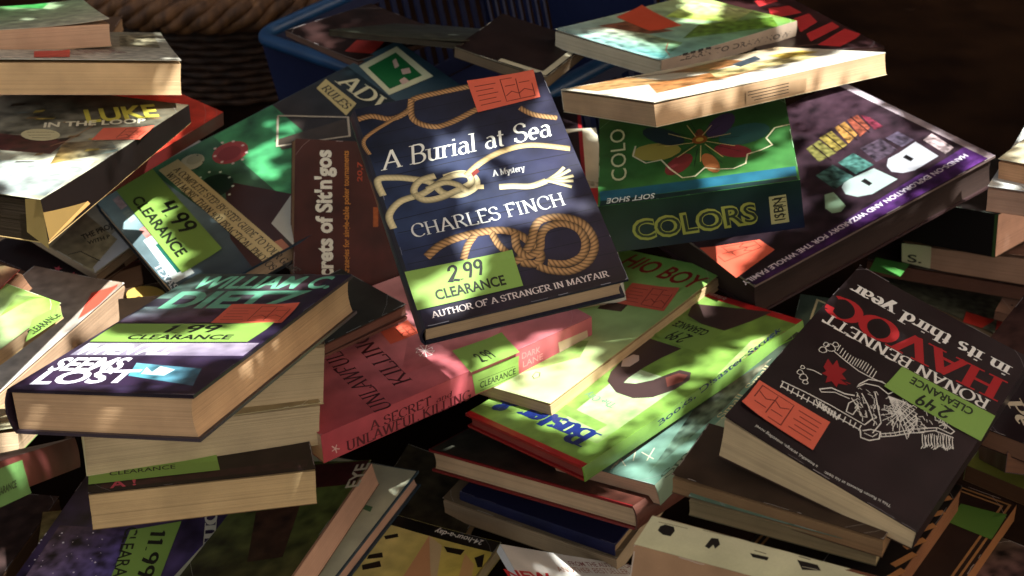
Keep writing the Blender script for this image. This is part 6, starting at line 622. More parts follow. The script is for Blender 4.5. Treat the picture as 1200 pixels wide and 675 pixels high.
add_book({'name': 'hardcover_book', 'label': 'large navy and green poker guide with printed chips and a 4.99 price sticker', 'kind': 'hard', 'spine': 'W', 'mat': 'gloss', 'edge': (40,62,80), 'back': (30,40,50), 'spinecol': (40,60,80), 'pages': (190,160,120), 'cat': 'book', 'dims': (235.3,387.8,20.3), 'loc': (-0.2186,1.3551,0.2552), 'rot': ((0.5671,0.8064,-0.1679),(-0.821,0.5372,-0.1931),(-0.0655,0.2473,0.9667)), 'art': [('quad','T',[(-117.7,-193.9),(117.7,-193.9),(117.7,193.9),(-117.7,193.9)],[(140,168,170),(44,60,72),(24,34,40),(40,70,84)],0.25,40),('quad','T',[(-117.4,-128.4),(117.4,-100.2),(117.4,50.5),(-117.4,27)],[(70,130,90),(60,40,30),(30,24,22),(40,110,66)],0.4,30),('quad','T',[(-115.6,-48.9),(39.2,-44.5),(74.7,7.3),(-117.4,27)],[(60,150,90),(70,170,100),(36,90,50),(50,130,80)],0.4,24),('quad','T',[(-117.4,27),(117.4,27.9),(117.4,130.2),(-117.4,126)],[(50,40,34),(30,20,20),(26,34,40),(30,46,52)],0.3,24),('quad','T',[(-97,-179.2),(-72.8,-179.4),(-74.7,-171.7),(-98.9,-171.3)],[(176,150,150),(176,150,150),(176,150,150),(176,150,150)],0.3,6),('quad','T',[(-68,-180.5),(-44.4,-180.8),(-46.2,-173.1),(-69.8,-172.8)],[(150,170,160),(150,170,160),(150,170,160),(150,170,160)],0.3,6),('quad','T',[(-26.7,-178.7),(-4,-179),(-5.7,-171.5),(-28.4,-171.1)],[(180,120,110),(180,120,110),(180,120,110),(180,120,110)],0.3,6),('quad','T',[(-6.2,-182.9),(80.4,-186.7),(81.2,-165.5),(-7.9,-162.7)],[(196,206,200),(196,206,200),(196,206,200),(196,206,200)],0.1,20),('quad','T',[(9.9,-176.5),(68.1,-178.2),(69.2,-170.2),(9.7,-167.7)],[(20,96,80),(20,96,80),(20,96,80),(20,96,80)],0,20),('text','T','serif','TEXAS',(39.8,-191.8),(89.7,-192.9),6.7,0,(206,214,216),0.17),('poly','T',[(-31.9,-76.3),(47,-33.4),(117.4,-85.9),(117.4,-119.1),(60.8,-115.3)],(66,34,26)),('poly','T',[(70.9,-73.3),(40.6,-30),(92.5,-31.2),(117.4,-73.5)],(196,194,176)),('poly','T',[(117.4,-94.7),(98.6,-87.9),(100.6,-77.2),(117.4,-77.3),(117.4,-85.9)],(176,106,76)),('poly','T',[(-11.7,-87.6),(-12.9,-80.8),(-16.4,-74.7),(-21.7,-70.3),(-28.2,-67.9),(-35.2,-67.9),(-41.7,-70.3),(-47,-74.7),(-50.5,-80.8),(-51.7,-87.6),(-50.5,-94.4),(-47,-100.5),(-41.7,-104.9),(-35.2,-107.3),(-28.2,-107.3),(-21.7,-104.9),(-16.4,-100.5),(-12.9,-94.4)],(24,48,34)),('poly','T',[(-15,-73.7),(-15.5,-72.6),(-16.6,-72.1),(-17.7,-72.6),(-18.2,-73.7),(-17.7,-74.8),(-16.6,-75.3),(-15.5,-74.8)],(200,214,190)),('poly','T',[(-4.6,-83),(-5.1,-81.9),(-6.2,-81.4),(-7.3,-81.9),(-7.8,-83),(-7.3,-84.1),(-6.2,-84.6),(-5.1,-84.1)],(200,214,190)),('poly','T',[(-3.8,-93.9),(-4.3,-92.8),(-5.4,-92.3),(-6.5,-92.8),(-7,-93.9),(-6.5,-95),(-5.4,-95.5),(-4.3,-95)],(200,214,190)),('poly','T',[(-13,-102.5),(-13.5,-101.4),(-14.6,-100.9),(-15.7,-101.4),(-16.2,-102.5),(-15.7,-103.6),(-14.6,-104.1),(-13.5,-103.6)],(200,214,190)),('poly','T',[(-28.7,-105.5),(-29.2,-104.4),(-30.3,-103.9),(-31.4,-104.4),(-31.9,-105.5),(-31.4,-106.6),(-30.3,-107.1),(-29.2,-106.6)],(200,214,190)),('poly','T',[(-45.2,-101.7),(-45.7,-100.6),(-46.8,-100.1),(-47.9,-100.6),(-48.4,-101.7),(-47.9,-102.8),(-46.8,-103.3),(-45.7,-102.8)],(200,214,190)),('poly','T',[(-56.1,-92.5),(-56.6,-91.4),(-57.7,-90.9),(-58.8,-91.4),(-59.3,-92.5),(-58.8,-93.6),(-57.7,-94.1),(-56.6,-93.6)],(200,214,190)),('poly','T',[(-57.1,-81.2),(-57.6,-80.1),(-58.7,-79.6),(-59.8,-80.1),(-60.3,-81.2),(-59.8,-82.3),(-58.7,-82.8),(-57.6,-82.3)],(200,214,190)),('poly','T',[(-47.6,-72.5),(-48.1,-71.4),(-49.2,-70.9),(-50.3,-71.4),(-50.8,-72.5),(-50.3,-73.6),(-49.2,-74.1),(-48.1,-73.6)],(200,214,190)),('poly','T',[(-31.5,-69.6),(-32,-68.5),(-33.1,-68),(-34.2,-68.5),(-34.7,-69.6),(-34.2,-70.7),(-33.1,-71.2),(-32,-70.7)],(200,214,190)),('poly','T',[(-76.7,-87.1),(-77.5,-82.3),(-80,-78.1),(-83.7,-75),(-88.3,-73.3),(-93.1,-73.3),(-97.7,-75),(-101.4,-78.1),(-103.9,-82.3),(-104.7,-87.1),(-103.9,-91.9),(-101.4,-96.1),(-97.7,-99.2),(-93.1,-100.9),(-88.3,-100.9),(-83.7,-99.2),(-80,-96.1),(-77.5,-91.9)],(196,190,150)),('poly','T',[(-83.7,-83),(-84.2,-79.9),(-85.8,-77.2),(-88.2,-75.2),(-91.1,-74.1),(-94.3,-74.1),(-97.2,-75.2),(-99.6,-77.2),(-101.2,-79.9),(-101.7,-83),(-101.2,-86.1),(-99.6,-88.8),(-97.2,-90.8),(-94.3,-91.9),(-91.1,-91.9),(-88.2,-90.8),(-85.8,-88.8),(-84.2,-86.1)],(176,170,130)),('poly','T',[(-79.7,-78.2),(-80.3,-77.2),(-81.5,-77.2),(-82.1,-78.2),(-81.5,-79.2),(-80.3,-79.2)],(40,60,50)),('poly','T',[(-73.5,-88),(-74.1,-87),(-75.3,-87),(-75.9,-88),(-75.3,-89),(-74.1,-89)],(40,60,50)),('poly','T',[(-83.2,-96.9),(-83.8,-95.9),(-85,-95.9),(-85.6,-96.9),(-85,-97.9),(-83.8,-97.9)],(40,60,50)),('poly','T',[(-99.4,-96),(-100,-95),(-101.2,-95),(-101.8,-96),(-101.2,-97),(-100,-97)],(40,60,50)),('poly','T',[(-105.7,-86.2),(-106.3,-85.2),(-107.5,-85.2),(-108.1,-86.2),(-107.5,-87.2),(-106.3,-87.2)],(40,60,50)),('poly','T',[(-95.6,-77.3),(-96.2,-76.3),(-97.4,-76.3),(-98,-77.3),(-97.4,-78.3),(-96.2,-78.3)],(40,60,50)),('poly','T',[(-52.7,-48.8),(-53.9,-42),(-57.4,-35.9),(-62.7,-31.5),(-69.2,-29.1),(-76.2,-29.1),(-82.7,-31.5),(-88,-35.9),(-91.5,-42),(-92.7,-48.8),(-91.5,-55.6),(-88,-61.7),(-82.7,-66.1),(-76.2,-68.5),(-69.2,-68.5),(-62.7,-66.1),(-57.4,-61.7),(-53.9,-55.6)],(176,60,58)),('poly','T',[(-59.1,-50.2),(-59.9,-45.8),(-62.1,-41.8),(-65.6,-38.9),(-69.8,-37.4),(-74.4,-37.4),(-78.6,-38.9),(-82.1,-41.8),(-84.3,-45.8),(-85.1,-50.2),(-84.3,-54.6),(-82.1,-58.6),(-78.6,-61.5),(-74.4,-63),(-69.8,-63),(-65.6,-61.5),(-62.1,-58.6),(-59.9,-54.6)],(150,44,44)),('poly','T',[(-56.8,-35.9),(-57.3,-34.6),(-58.6,-34.1),(-59.9,-34.6),(-60.4,-35.9),(-59.9,-37.2),(-58.6,-37.7),(-57.3,-37.2)],(226,206,196)),('poly','T',[(-48.4,-44.9),(-48.9,-43.6),(-50.2,-43.1),(-51.5,-43.6),(-52,-44.9),(-51.5,-46.2),(-50.2,-46.7),(-48.9,-46.2)],(226,206,196)),('poly','T',[(-50.5,-55.6),(-51,-54.3),(-52.3,-53.8),(-53.6,-54.3),(-54.1,-55.6),(-53.6,-56.9),(-52.3,-57.4),(-51,-56.9)],(226,206,196)),('poly','T',[(-62.2,-63.2),(-62.7,-61.9),(-64,-61.4),(-65.3,-61.9),(-65.8,-63.2),(-65.3,-64.5),(-64,-65),(-62.7,-64.5)],(226,206,196)),('poly','T',[(-78.1,-64),(-78.6,-62.7),(-79.9,-62.2),(-81.2,-62.7),(-81.7,-64),(-81.2,-65.3),(-79.9,-65.8),(-78.6,-65.3)],(226,206,196)),('poly','T',[(-90.9,-57.7),(-91.4,-56.4),(-92.7,-55.9),(-94,-56.4),(-94.5,-57.7),(-94,-59),(-92.7,-59.5),(-91.4,-59)],(226,206,196)),('poly','T',[(-94.3,-47),(-94.8,-45.7),(-96.1,-45.2),(-97.4,-45.7),(-97.9,-47),(-97.4,-48.3),(-96.1,-48.8),(-94.8,-48.3)],(226,206,196)),('poly','T',[(-86.7,-37.2),(-87.2,-35.9),(-88.5,-35.4),(-89.8,-35.9),(-90.3,-37.2),(-89.8,-38.5),(-88.5,-39),(-87.2,-38.5)],(226,206,196)),('poly','T',[(-71.6,-32.9),(-72.1,-31.6),(-73.4,-31.1),(-74.7,-31.6),(-75.2,-32.9),(-74.7,-34.2),(-73.4,-34.7),(-72.1,-34.2)],(226,206,196)),('quad','T',[(-53.8,-3.5),(-31.8,-5.6),(5.4,60),(-28,70.7)],[(60,50,40),(60,50,40),(60,50,40),(60,50,40)],0.2,20),('line','T',[(-92.7,21.4),(-41.8,-6.6),(4,58.7),(-27.8,74.9),(-92.7,21.4)],2.4,(176,164,140)),('poly','T',[(-105.5,-120.6),(-107.1,-96.1),(117.4,-84.1),(117.4,-107.7)],(206,184,124)),('text','T','serif','A COMPLETE STEP-BY-STEP GUIDE TO YOUR GAME',(-92.8,-108.9),(158.3,-93.8),7.7,0,(60,50,34),0.17),('text','T','serif','WITH MORE THAN 400 PRACTICAL PHOTOS',(-90.9,-119),(136.8,-108),7.5,0,(60,50,34),0.17),('poly','T',[(-105.6,78.2),(-113.6,95.1),(-42.9,94.8),(-32.1,75.2)],(200,180,112)),('text','T','serif','RULES',(-101.6,81.6),(-42.7,80.3),9.2,0,(50,40,26),0.17),('text','T','serif','ADV',(-98.1,99.9),(-2.3,103.7),19.9,0,(216,208,160),0.16),('poly','T',[(-105.7,135),(-105.9,186.2),(-20.4,182.2),(-28.5,128.4)],(206,206,160)),('poly','T',[(-94.7,140),(-96,178.9),(-31.8,174.6),(-37.7,135.2)],(24,104,50)),('poly','T',[(-83.9,166.9),(-85.3,172.3),(-68.7,166.7),(-68.1,160.6)],(206,170,150)),('poly','T',[(-61.2,164.4),(-56.4,172.9),(-46.1,168.7),(-50.8,160.3)],(206,170,150)),('poly','T',[(-43.7,151.3),(-44.9,158.9),(-33.1,158.4),(-33.5,149.5)],(206,170,150))], 'stickers': [{'name': 'price_sticker', 'face': 'T', 'quad': [(-122.2,-169.6),(73.2,-174.9),(70.6,-128.9),(-120.4,-124.3)], 'col': (122,160,64), 'art': [('text','T','sans','CLEARANCE',(-80.1,-164.4),(47.7,-167.9),11.7,0,(22,28,14),0.028),('text','T','hand','4.99',(-47.7,-148.9),(17.5,-149.3),18.3,0.15,(15,18,12),0.16)]}]})
add_book({'name': 'hardcover_book', 'label': 'thick green and navy book reading COLORS on its spine, with a printed flower', 'kind': 'soft', 'spine': 'S', 'mat': 'gloss', 'edge': (60,130,50), 'back': (30,34,50), 'spinecol': (26,34,52), 'pages': (150,90,84), 'cat': 'book', 'dims': (172.8,148.9,49.2), 'loc': (0.1733,1.1623,0.3325), 'rot': ((0.9777,0.0595,-0.2013),(-0.0799,0.9923,-0.0946),(0.1941,0.1085,0.9749)), 'art': [('quad','T',[(-86.4,-74.5),(86.4,-74.5),(86.4,74.5),(-86.4,74.5)],[(50,112,48),(54,116,50),(36,74,34),(44,96,40)],0.25,24),('quad','T',[(-84.9,-74.1),(85.2,-73.9),(83.7,-68.1),(-84.2,-66.3)],[(20,44,44),(20,44,44),(20,44,44),(20,44,44)],0.2,20),('quad','T',[(-84.2,-66.3),(84.5,-67),(84.5,-52.1),(-85.1,-51.3)],[(26,88,110),(26,88,110),(26,88,110),(26,88,110)],0.2,20),('text','T','sans','SOFT SHOE',(-36.4,-64.7),(-78.2,-63.8),8.1,0.1,(214,220,214),0.01),('poly','T',[(-11.7,1.8),(-14.6,8.4),(-21.3,13.8),(-30.7,16.9),(-40.7,17.2),(-49.3,14.5),(-54.9,9.4),(-56.3,2.9),(-53.2,-3.6),(-46.3,-8.9),(-37.1,-12),(-27.2,-12.2),(-18.7,-9.5),(-13.2,-4.6)],(160,146,60)),('poly','T',[(-3.5,-9.5),(-7.4,-7.2),(-12.8,-8.2),(-18.5,-12.3),(-23.4,-18.7),(-26.6,-26),(-27.3,-32.8),(-25.6,-37.8),(-21.7,-40.1),(-16.5,-39.1),(-10.8,-35.1),(-5.9,-28.8),(-2.7,-21.5),(-1.8,-14.6)],(130,46,48)),('poly','T',[(8.6,-11.7),(6.4,-14.3),(5.5,-19.7),(6.2,-26.9),(8.3,-34.5),(11.4,-40.8),(14.9,-44.7),(18,-45.5),(20.3,-43),(21.1,-37.7),(20.5,-30.7),(18.4,-23.1),(15.3,-16.7),(11.8,-12.6)],(176,104,56)),('poly','T',[(17.5,-5),(18.2,-10.4),(22,-16.4),(28.1,-21.7),(35.3,-25.3),(42.2,-26.7),(47.4,-25.4),(50,-21.7),(49.4,-16.4),(45.7,-10.5),(39.6,-5.1),(32.4,-1.3),(25.4,0),(20,-1.3)],(130,40,50)),('poly','T',[(22.3,5.9),(26.2,-0.4),(33.9,-4.3),(43.8,-5),(53.9,-2.4),(62.5,3.1),(67.7,10.3),(68.5,17.9),(64.8,24.3),(57.1,28.4),(47.1,29.1),(36.7,26.4),(28.1,20.8),(23,13.5)],(44,92,90)),('poly','T',[(-8.6,12.3),(-8.6,18.6),(-12.2,26.6),(-18.9,34.8),(-27.2,41.5),(-35.5,45.4),(-42.2,45.6),(-45.8,42.1),(-45.6,35.6),(-41.7,27.4),(-35,19.2),(-26.8,12.7),(-18.6,9),(-12.2,8.9)],(30,50,60)),('poly','T',[(5.3,9.5),(7.2,10.1),(8.8,12.7),(9.8,16.8),(10,21.7),(9.4,26.3),(8.1,29.8),(6.3,31.4),(4.5,30.8),(2.9,28.2),(1.8,24),(1.6,19.1),(2.3,14.5),(3.6,11.1)],(120,60,40)),('poly','T',[(13.7,14.5),(18,12.2),(23.8,13.9),(30,19.1),(35.2,27),(38.6,35.9),(39.4,44.1),(37.3,50.1),(32.9,52.4),(27,50.7),(20.7,45.3),(15.5,37.3),(12.2,28.3),(11.6,20.2)],(70,50,90)),('line','T',[(-52.7,17),(-55.2,0.1),(-43.8,-14.5),(-30,-12.4),(-22.1,-30),(-12.1,-46.4),(-0.9,-46.5),(7.8,-35),(19.4,-40.7),(32.6,-42.8),(43.3,-37.3),(45.9,-22.5),(58.1,-18.7),(68.3,-12.8),(64.1,-0.1),(72.9,15.1),(86,17.4)],1.5,(206,200,160)),('line','T',[(11.4,8.4),(36.1,-6)],0.9,(206,180,110)),('line','T',[(15.1,2.9),(40.2,-16.3)],0.6,(30,40,40)),('line','T',[(9.8,4.2),(24.8,-21.9)],0.9,(206,180,110)),('line','T',[(10.1,-2.6),(23.6,-31.9)],0.6,(30,40,40)),('line','T',[(6.1,2.7),(4.5,-24.3)],0.9,(206,180,110)),('line','T',[(2.9,-2.2),(-1.3,-30.9)],0.6,(30,40,40)),('line','T',[(2,4.7),(-15.7,-12)],0.9,(206,180,110)),('line','T',[(-3.2,4),(-23.8,-13.4)],0.6,(30,40,40)),('line','T',[(-0.5,9.2),(-26.5,9.6)],0.9,(206,180,110)),('line','T',[(-5.3,13.1),(-33.2,13.1)],0.6,(30,40,40)),('line','T',[(-0.2,14.2),(-22.4,30.7)],0.9,(206,180,110)),('line','T',[(-2.4,20.9),(-24.5,36.1)],0.6,(30,40,40)),('line','T',[(2.7,17.3),(-4.9,40.8)],0.9,(206,180,110)),('line','T',[(4.2,23.6),(-1.4,44.2)],0.6,(30,40,40)),('line','T',[(6.8,17),(17.3,34.8)],0.9,(206,180,110)),('line','T',[(11.4,19.9),(24.6,33.1)],0.6,(30,40,40)),('line','T',[(10.3,13.4),(33.5,15.9)],0.9,(206,180,110)),('line','T',[(15.6,11.6),(40.8,8.8)],0.6,(30,40,40)),('poly','T',[(12.5,13),(12.1,15.4),(10.9,17.5),(9,19.1),(6.7,19.9),(4.3,19.9),(2,19.1),(0.1,17.5),(-1.1,15.4),(-1.5,13),(-1.1,10.6),(0.1,8.5),(2,6.9),(4.3,6.1),(6.7,6.1),(9,6.9),(10.9,8.5),(12.1,10.6)],(150,80,30)),('poly','T',[(9,13),(8.8,14.2),(8.2,15.2),(7.2,16),(6.1,16.4),(4.9,16.4),(3.8,16),(2.8,15.2),(2.2,14.2),(2,13),(2.2,11.8),(2.8,10.8),(3.7,10),(4.9,9.6),(6.1,9.6),(7.2,10),(8.2,10.8),(8.8,11.8)],(206,160,60)),('text','T','sans','COLO',(-60.9,-39.5),(-62.8,50),14.4,0,(206,206,150),0),('quad','S',[(-86.4,0.2),(86.4,0.2),(86.4,49),(-86.4,49)],[(24,26,44),(24,30,60),(24,50,40),(22,50,36)],0.2,30),('text','S','sans','COLORS',(-60.4,9.7),(47.8,12.3),20.9,0,(150,150,60),0.06),('text','S','sans','COLORS',(-59.5,10.5),(47.2,13.3),19.1,0,(44,52,40),0),('quad','S',[(58.4,7.8),(73.8,8.1),(73.4,36.7),(58.9,36.4)],[(176,166,110),(176,166,110),(176,166,110),(176,166,110)],0.1,20),('line','S',[(61,12),(71.2,12.1)],0.7,(40,40,30)),('line','S',[(61.4,16.4),(71.6,16.5)],1,(40,40,30)),('line','S',[(61.8,20.8),(72,20.9)],0.7,(40,40,30)),('line','S',[(62.2,25.2),(72.4,25.3)],1,(40,40,30)),('line','S',[(62.6,29.6),(72.8,29.7)],0.7,(40,40,30)),('line','S',[(63,34),(73.1,34.1)],1,(40,40,30)),('text','S','sans','ISBN',(70.3,10.4),(69.5,33.8),8.8,0,(40,40,30),0.01)], 'stickers': []})
add_book({'name': 'hardcover_book', 'label': 'large dark purple book with big pale rounded letters and an orange sticker, right of COLORS', 'kind': 'hard', 'spine': 'N', 'mat': 'gloss', 'edge': (110,90,84), 'back': (60,40,40), 'spinecol': (50,30,40), 'pages': (54,38,32), 'cat': 'book', 'dims': (317.7,230.9,37.3), 'loc': (0.3084,1.3415,0.2294), 'rot': ((0.8377,-0.5243,-0.1532),(0.5152,0.8515,-0.0972),(0.1814,0.0024,0.9834)), 'art': [('quad','T',[(-158.8,-115.5),(158.8,-115.5),(158.8,115.5),(-158.8,115.5)],[(30,18,26),(34,20,28),(58,38,48),(38,24,26)],0.6,16),('quad','T',[(-158.5,-115.2),(153,-113.4),(149.9,-81.6),(-158.5,-104.4)],[(46,20,62),(76,34,100),(64,30,84),(38,18,50)],0.5,10),('quad','T',[(149.85,-115.45),(158.85,-115.45),(158.85,115.45),(149.85,115.45)],[(150,130,130),(120,100,110),(196,180,190),(206,190,200)],0.2,14),('text','T','sans','HANDS-ON EXPLORATION AND WIZARDRY FOR THE WHOLE FAMILY',(140.4,-90.8),(-165.2,-102.5),6.8,0,(206,196,206),0.015),('poly','T',[(119.5,-75.7),(123.3,-39),(96.9,-42.6),(80.7,-42.9),(69.8,-52.4),(65.9,-63.2),(71.9,-73.1),(83.8,-77.9)],(150,150,156)),('poly','T',[(92.8,-51.7),(98.9,-50.4),(98.8,-61.7),(92.8,-63)],(16,12,14)),('poly','T',[(60.4,-77.7),(58,-45.8),(36.8,-44.4),(21,-42.8),(11.1,-49),(5.5,-61.1),(10.2,-72.9),(23.7,-79.6)],(140,156,152)),('poly','T',[(32.2,-54.3),(38.6,-53.5),(37.7,-65.3),(31.9,-66.6)],(16,12,14)),('poly','T',[(-8.6,-76.5),(-0.5,-49.7),(-10.1,-47.1),(-26.1,-65.9),(-27,-76.9),(-19.3,-81.2)],(120,150,120)),('quad','T',[(7.4,-14.1),(33.5,-11.1),(33.1,-42.4),(3.8,-46.9)],[(52,86,80),(52,86,80),(52,86,80),(52,86,80)],0.8,5),('quad','T',[(39.9,-11.9),(63.5,-9.6),(62.5,-41.1),(37.6,-41.5)],[(56,100,92),(56,100,92),(56,100,92),(56,100,92)],0.8,5),('quad','T',[(74.8,-7.7),(103.5,-8.1),(99.5,-37.5),(68,-39.3)],[(60,48,60),(60,48,60),(60,48,60),(60,48,60)],0.8,5),('quad','T',[(107.1,-12),(125.2,-11),(124.7,-36.5),(106.1,-36.6)],[(70,60,76),(70,60,76),(70,60,76),(70,60,76)],0.8,5),('quad','T',[(35,31.9),(56.4,35.5),(51.3,3.2),(27.3,3)],[(96,92,44),(96,92,44),(96,92,44),(96,92,44)],0.8,5),('quad','T',[(59.2,38.6),(77.6,39.6),(70.1,7),(53.1,5.2)],[(118,102,44),(118,102,44),(118,102,44),(118,102,44)],0.8,5),('quad','T',[(84.6,42.4),(100.7,44),(91.6,14.5),(73,8)],[(140,98,44),(140,98,44),(140,98,44),(140,98,44)],0.8,5),('quad','T',[(104.4,44.2),(119.8,44.7),(110.5,14.8),(90.7,9.3)],[(116,54,38),(116,54,38),(116,54,38),(116,54,38)],0.8,5),('quad','T',[(121.8,42.6),(125.2,30.4),(121.8,6.9),(110.6,8.6)],[(104,34,50),(104,34,50),(104,34,50),(104,34,50)],0.8,5),('quad','T',[(130.7,-42.8),(146.3,-39.5),(141.4,-75.6),(127,-77.8)],[(150,130,130),(150,130,130),(150,130,130),(150,130,130)],0.8,5),('line','T',[(45,33.4),(37.9,-4.2)],1.6,(30,16,20)),('line','T',[(68.8,38.5),(61.3,0.5)],1.6,(30,16,20)),('line','T',[(92.1,44.8),(84,6.3)],1.6,(30,16,20)),('line','T',[(111.8,46.9),(103.3,8.2)],1.6,(30,16,20))], 'stickers': [{'name': 'sale_sticker', 'face': 'T', 'quad': [(-108.1,-84.9),(-107.6,-61.3),(-159.6,-32.5),(-163.8,-94.5)], 'col': (212,86,60), 'art': [('line','T',[(-114.4,-72.6),(-112.9,-60.4),(-152.6,-40.6),(-155.4,-66.2),(-114.4,-72.6)],0.75,(110,28,18)),('line','T',[(-115.2,-66.1),(-152.4,-53.7)],0.75,(110,28,18)),('line','T',[(-124.1,-70.4),(-130.4,-65.3),(-123.7,-63.3),(-129.9,-57.3),(-123.3,-55.5)],0.75,(110,28,18)),('line','T',[(-141.3,-66.5),(-140.8,-58.9)],0.75,(110,28,18)),('line','T',[(-142.8,-55.3),(-142.2,-47.3)],0.75,(110,28,18))]}]})  # edge colour and pale right border strip have the edge highlights painted in
add_book({'name': 'paperback_book', 'label': 'pale paperback with orange page edges, uppermost at the right edge', 'kind': 'soft', 'spine': 'N', 'mat': 'satin', 'edge': (214,206,176), 'back': (190,150,110), 'spinecol': (200,150,100), 'pages': (216,140,84), 'cat': 'book', 'dims': (130,200,20.7), 'loc': (0.5506,1.1798,0.3633), 'rot': ((0.75,0.6509,-0.1173),(-0.6513,0.7578,0.0408),(0.1154,0.0458,0.9923)), 'art': [('quad','T',[(-65,-100),(65,-100),(65,100),(-65,100)],[(206,196,160),(206,196,160),(206,196,160),(206,196,160)],0.1,30)], 'stickers': []})
add_book({'name': 'paperback_book', 'label': 'white-cornered paperback with pink page edges under the uppermost one at the right edge', 'kind': 'soft', 'spine': 'N', 'mat': 'satin', 'edge': (216,216,210), 'back': (190,140,110), 'spinecol': (200,190,180), 'pages': (214,150,120), 'cat': 'book', 'dims': (114.8,177.4,22.2), 'loc': (0.519,1.1802,0.3384), 'rot': ((0.8655,0.4929,-0.0892),(-0.4928,0.8698,0.0243),(0.0895,0.0229,0.9957)), 'art': [('quad','T',[(-57.4,-88.7),(57.4,-88.7),(57.4,88.7),(-57.4,88.7)],[(210,212,206),(210,212,206),(210,212,206),(210,212,206)],0.1,30)], 'stickers': []})
add_book({'name': 'paperback_book', 'label': 'black-covered thick paperback with a green edge, under the corner of the large purple book', 'kind': 'soft', 'spine': 'S', 'mat': 'satin', 'edge': (40,60,30), 'back': (60,50,30), 'spinecol': (22,14,12), 'pages': (206,140,112), 'cat': 'book', 'dims': (160.2,210.4,48.4), 'loc': (0.5281,1.4473,0.1488), 'rot': ((0.7347,0.6775,-0.0335),(-0.6583,0.724,0.206),(0.1638,-0.1293,0.978)), 'art': [('quad','T',[(-80.1,-105.2),(80.1,-105.2),(80.1,105.2),(-80.1,105.2)],[(20,12,10),(20,12,10),(20,12,10),(20,12,10)],0.2,30),('quad','S',[(79.8,0.2),(79.8,0.2),(79.8,48.2),(79.8,47.6)],[(196,134,108),(196,134,108),(196,134,108),(196,134,108)],0.15,10),('quad','S',[(76.5,0.2),(79.8,0.2),(79.8,48.2),(76.3,47.7)],[(60,90,40),(60,90,40),(60,90,40),(60,90,40)],0,20)], 'stickers': []})
add_book({'name': 'paperback_book', 'label': 'paperback with a pale price label round its edge, below the large purple book', 'kind': 'soft', 'spine': 'N', 'mat': 'satin', 'edge': (120,84,60), 'back': (110,76,56), 'spinecol': (80,50,40), 'pages': (176,120,90), 'cat': 'book', 'dims': (206.6,113.9,28.3), 'loc': (0.56,1.3946,0.1283), 'rot': ((0.853,0.5179,-0.0644),(-0.5107,0.8538,0.1012),(0.1074,-0.0534,0.9928)), 'art': [('quad','T',[(-103.3,-57),(103.3,-57),(103.3,57),(-103.3,57)],[(80,54,44),(80,54,44),(80,54,44),(80,54,44)],0.3,30)], 'stickers': [{'name': 'price_label', 'face': 'S', 'quad': [(-102.5,-1.6),(-70.4,-2.1),(-70.4,30.4),(-104.1,29.9)], 'col': (190,184,140), 'art': [('text','S','sans','S.',(-97,5.8),(-80.5,6.6),10.5,0,(30,26,20),0.02)]}], 'wedge': (0.3,0,-0.1)})
add_book({'name': 'paperback_book', 'label': 'dark paperback with a green sticker, under the one with the pale price label', 'kind': 'soft', 'spine': 'N', 'mat': 'satin', 'edge': (60,40,34), 'back': (60,40,30), 'spinecol': (60,40,30), 'pages': (96,60,46), 'cat': 'book', 'dims': (204.6,112.6,16.6), 'loc': (0.5193,1.4182,0.1054), 'rot': ((0.9356,0.353,0.0047),(-0.3529,0.9349,0.0362),(0.0084,-0.0355,0.9993)), 'art': [('quad','T',[(-102.3,-56.3),(102.3,-56.3),(102.3,56.3),(-102.3,56.3)],[(40,28,24),(40,28,24),(40,28,24),(40,28,24)],0.3,30)], 'stickers': [{'name': 'price_sticker', 'face': 'T', 'quad': [(-96,-86.8),(-62.1,-88.6),(-55.5,-51.5),(-93.9,-48.6)], 'col': (60,130,50), 'art': []}]})
add_book({'name': 'paperback_book', 'label': 'dark greenish paperback with two red stickers, behind the Havoc paperback', 'kind': 'soft', 'spine': 'W', 'mat': 'satin', 'edge': (60,56,50), 'back': (60,50,40), 'spinecol': (60,50,40), 'pages': (120,96,70), 'cat': 'book', 'dims': (150,202,10), 'loc': (0.5281,1.4351,0.0623), 'rot': ((0.7798,0.5924,0.2025),(-0.6165,0.7828,0.084),(-0.1087,-0.1903,0.9757)), 'art': [('quad','T',[(-75,-101),(75,-101),(75,101),(-75,101)],[(60,60,46),(90,94,76),(40,30,28),(50,30,30)],0.7,9)], 'stickers': [{'name': 'sale_sticker', 'face': 'T', 'quad': [(41,-109.9),(60.7,-103.1),(62.9,-66.9),(32.4,-75.8)], 'col': (190,40,30), 'art': []},{'name': 'sale_sticker', 'face': 'T', 'quad': [(79,-112.5),(92.5,-94.4),(80.3,-49.6),(64.8,-63.7)], 'col': (196,46,34), 'art': []}]})
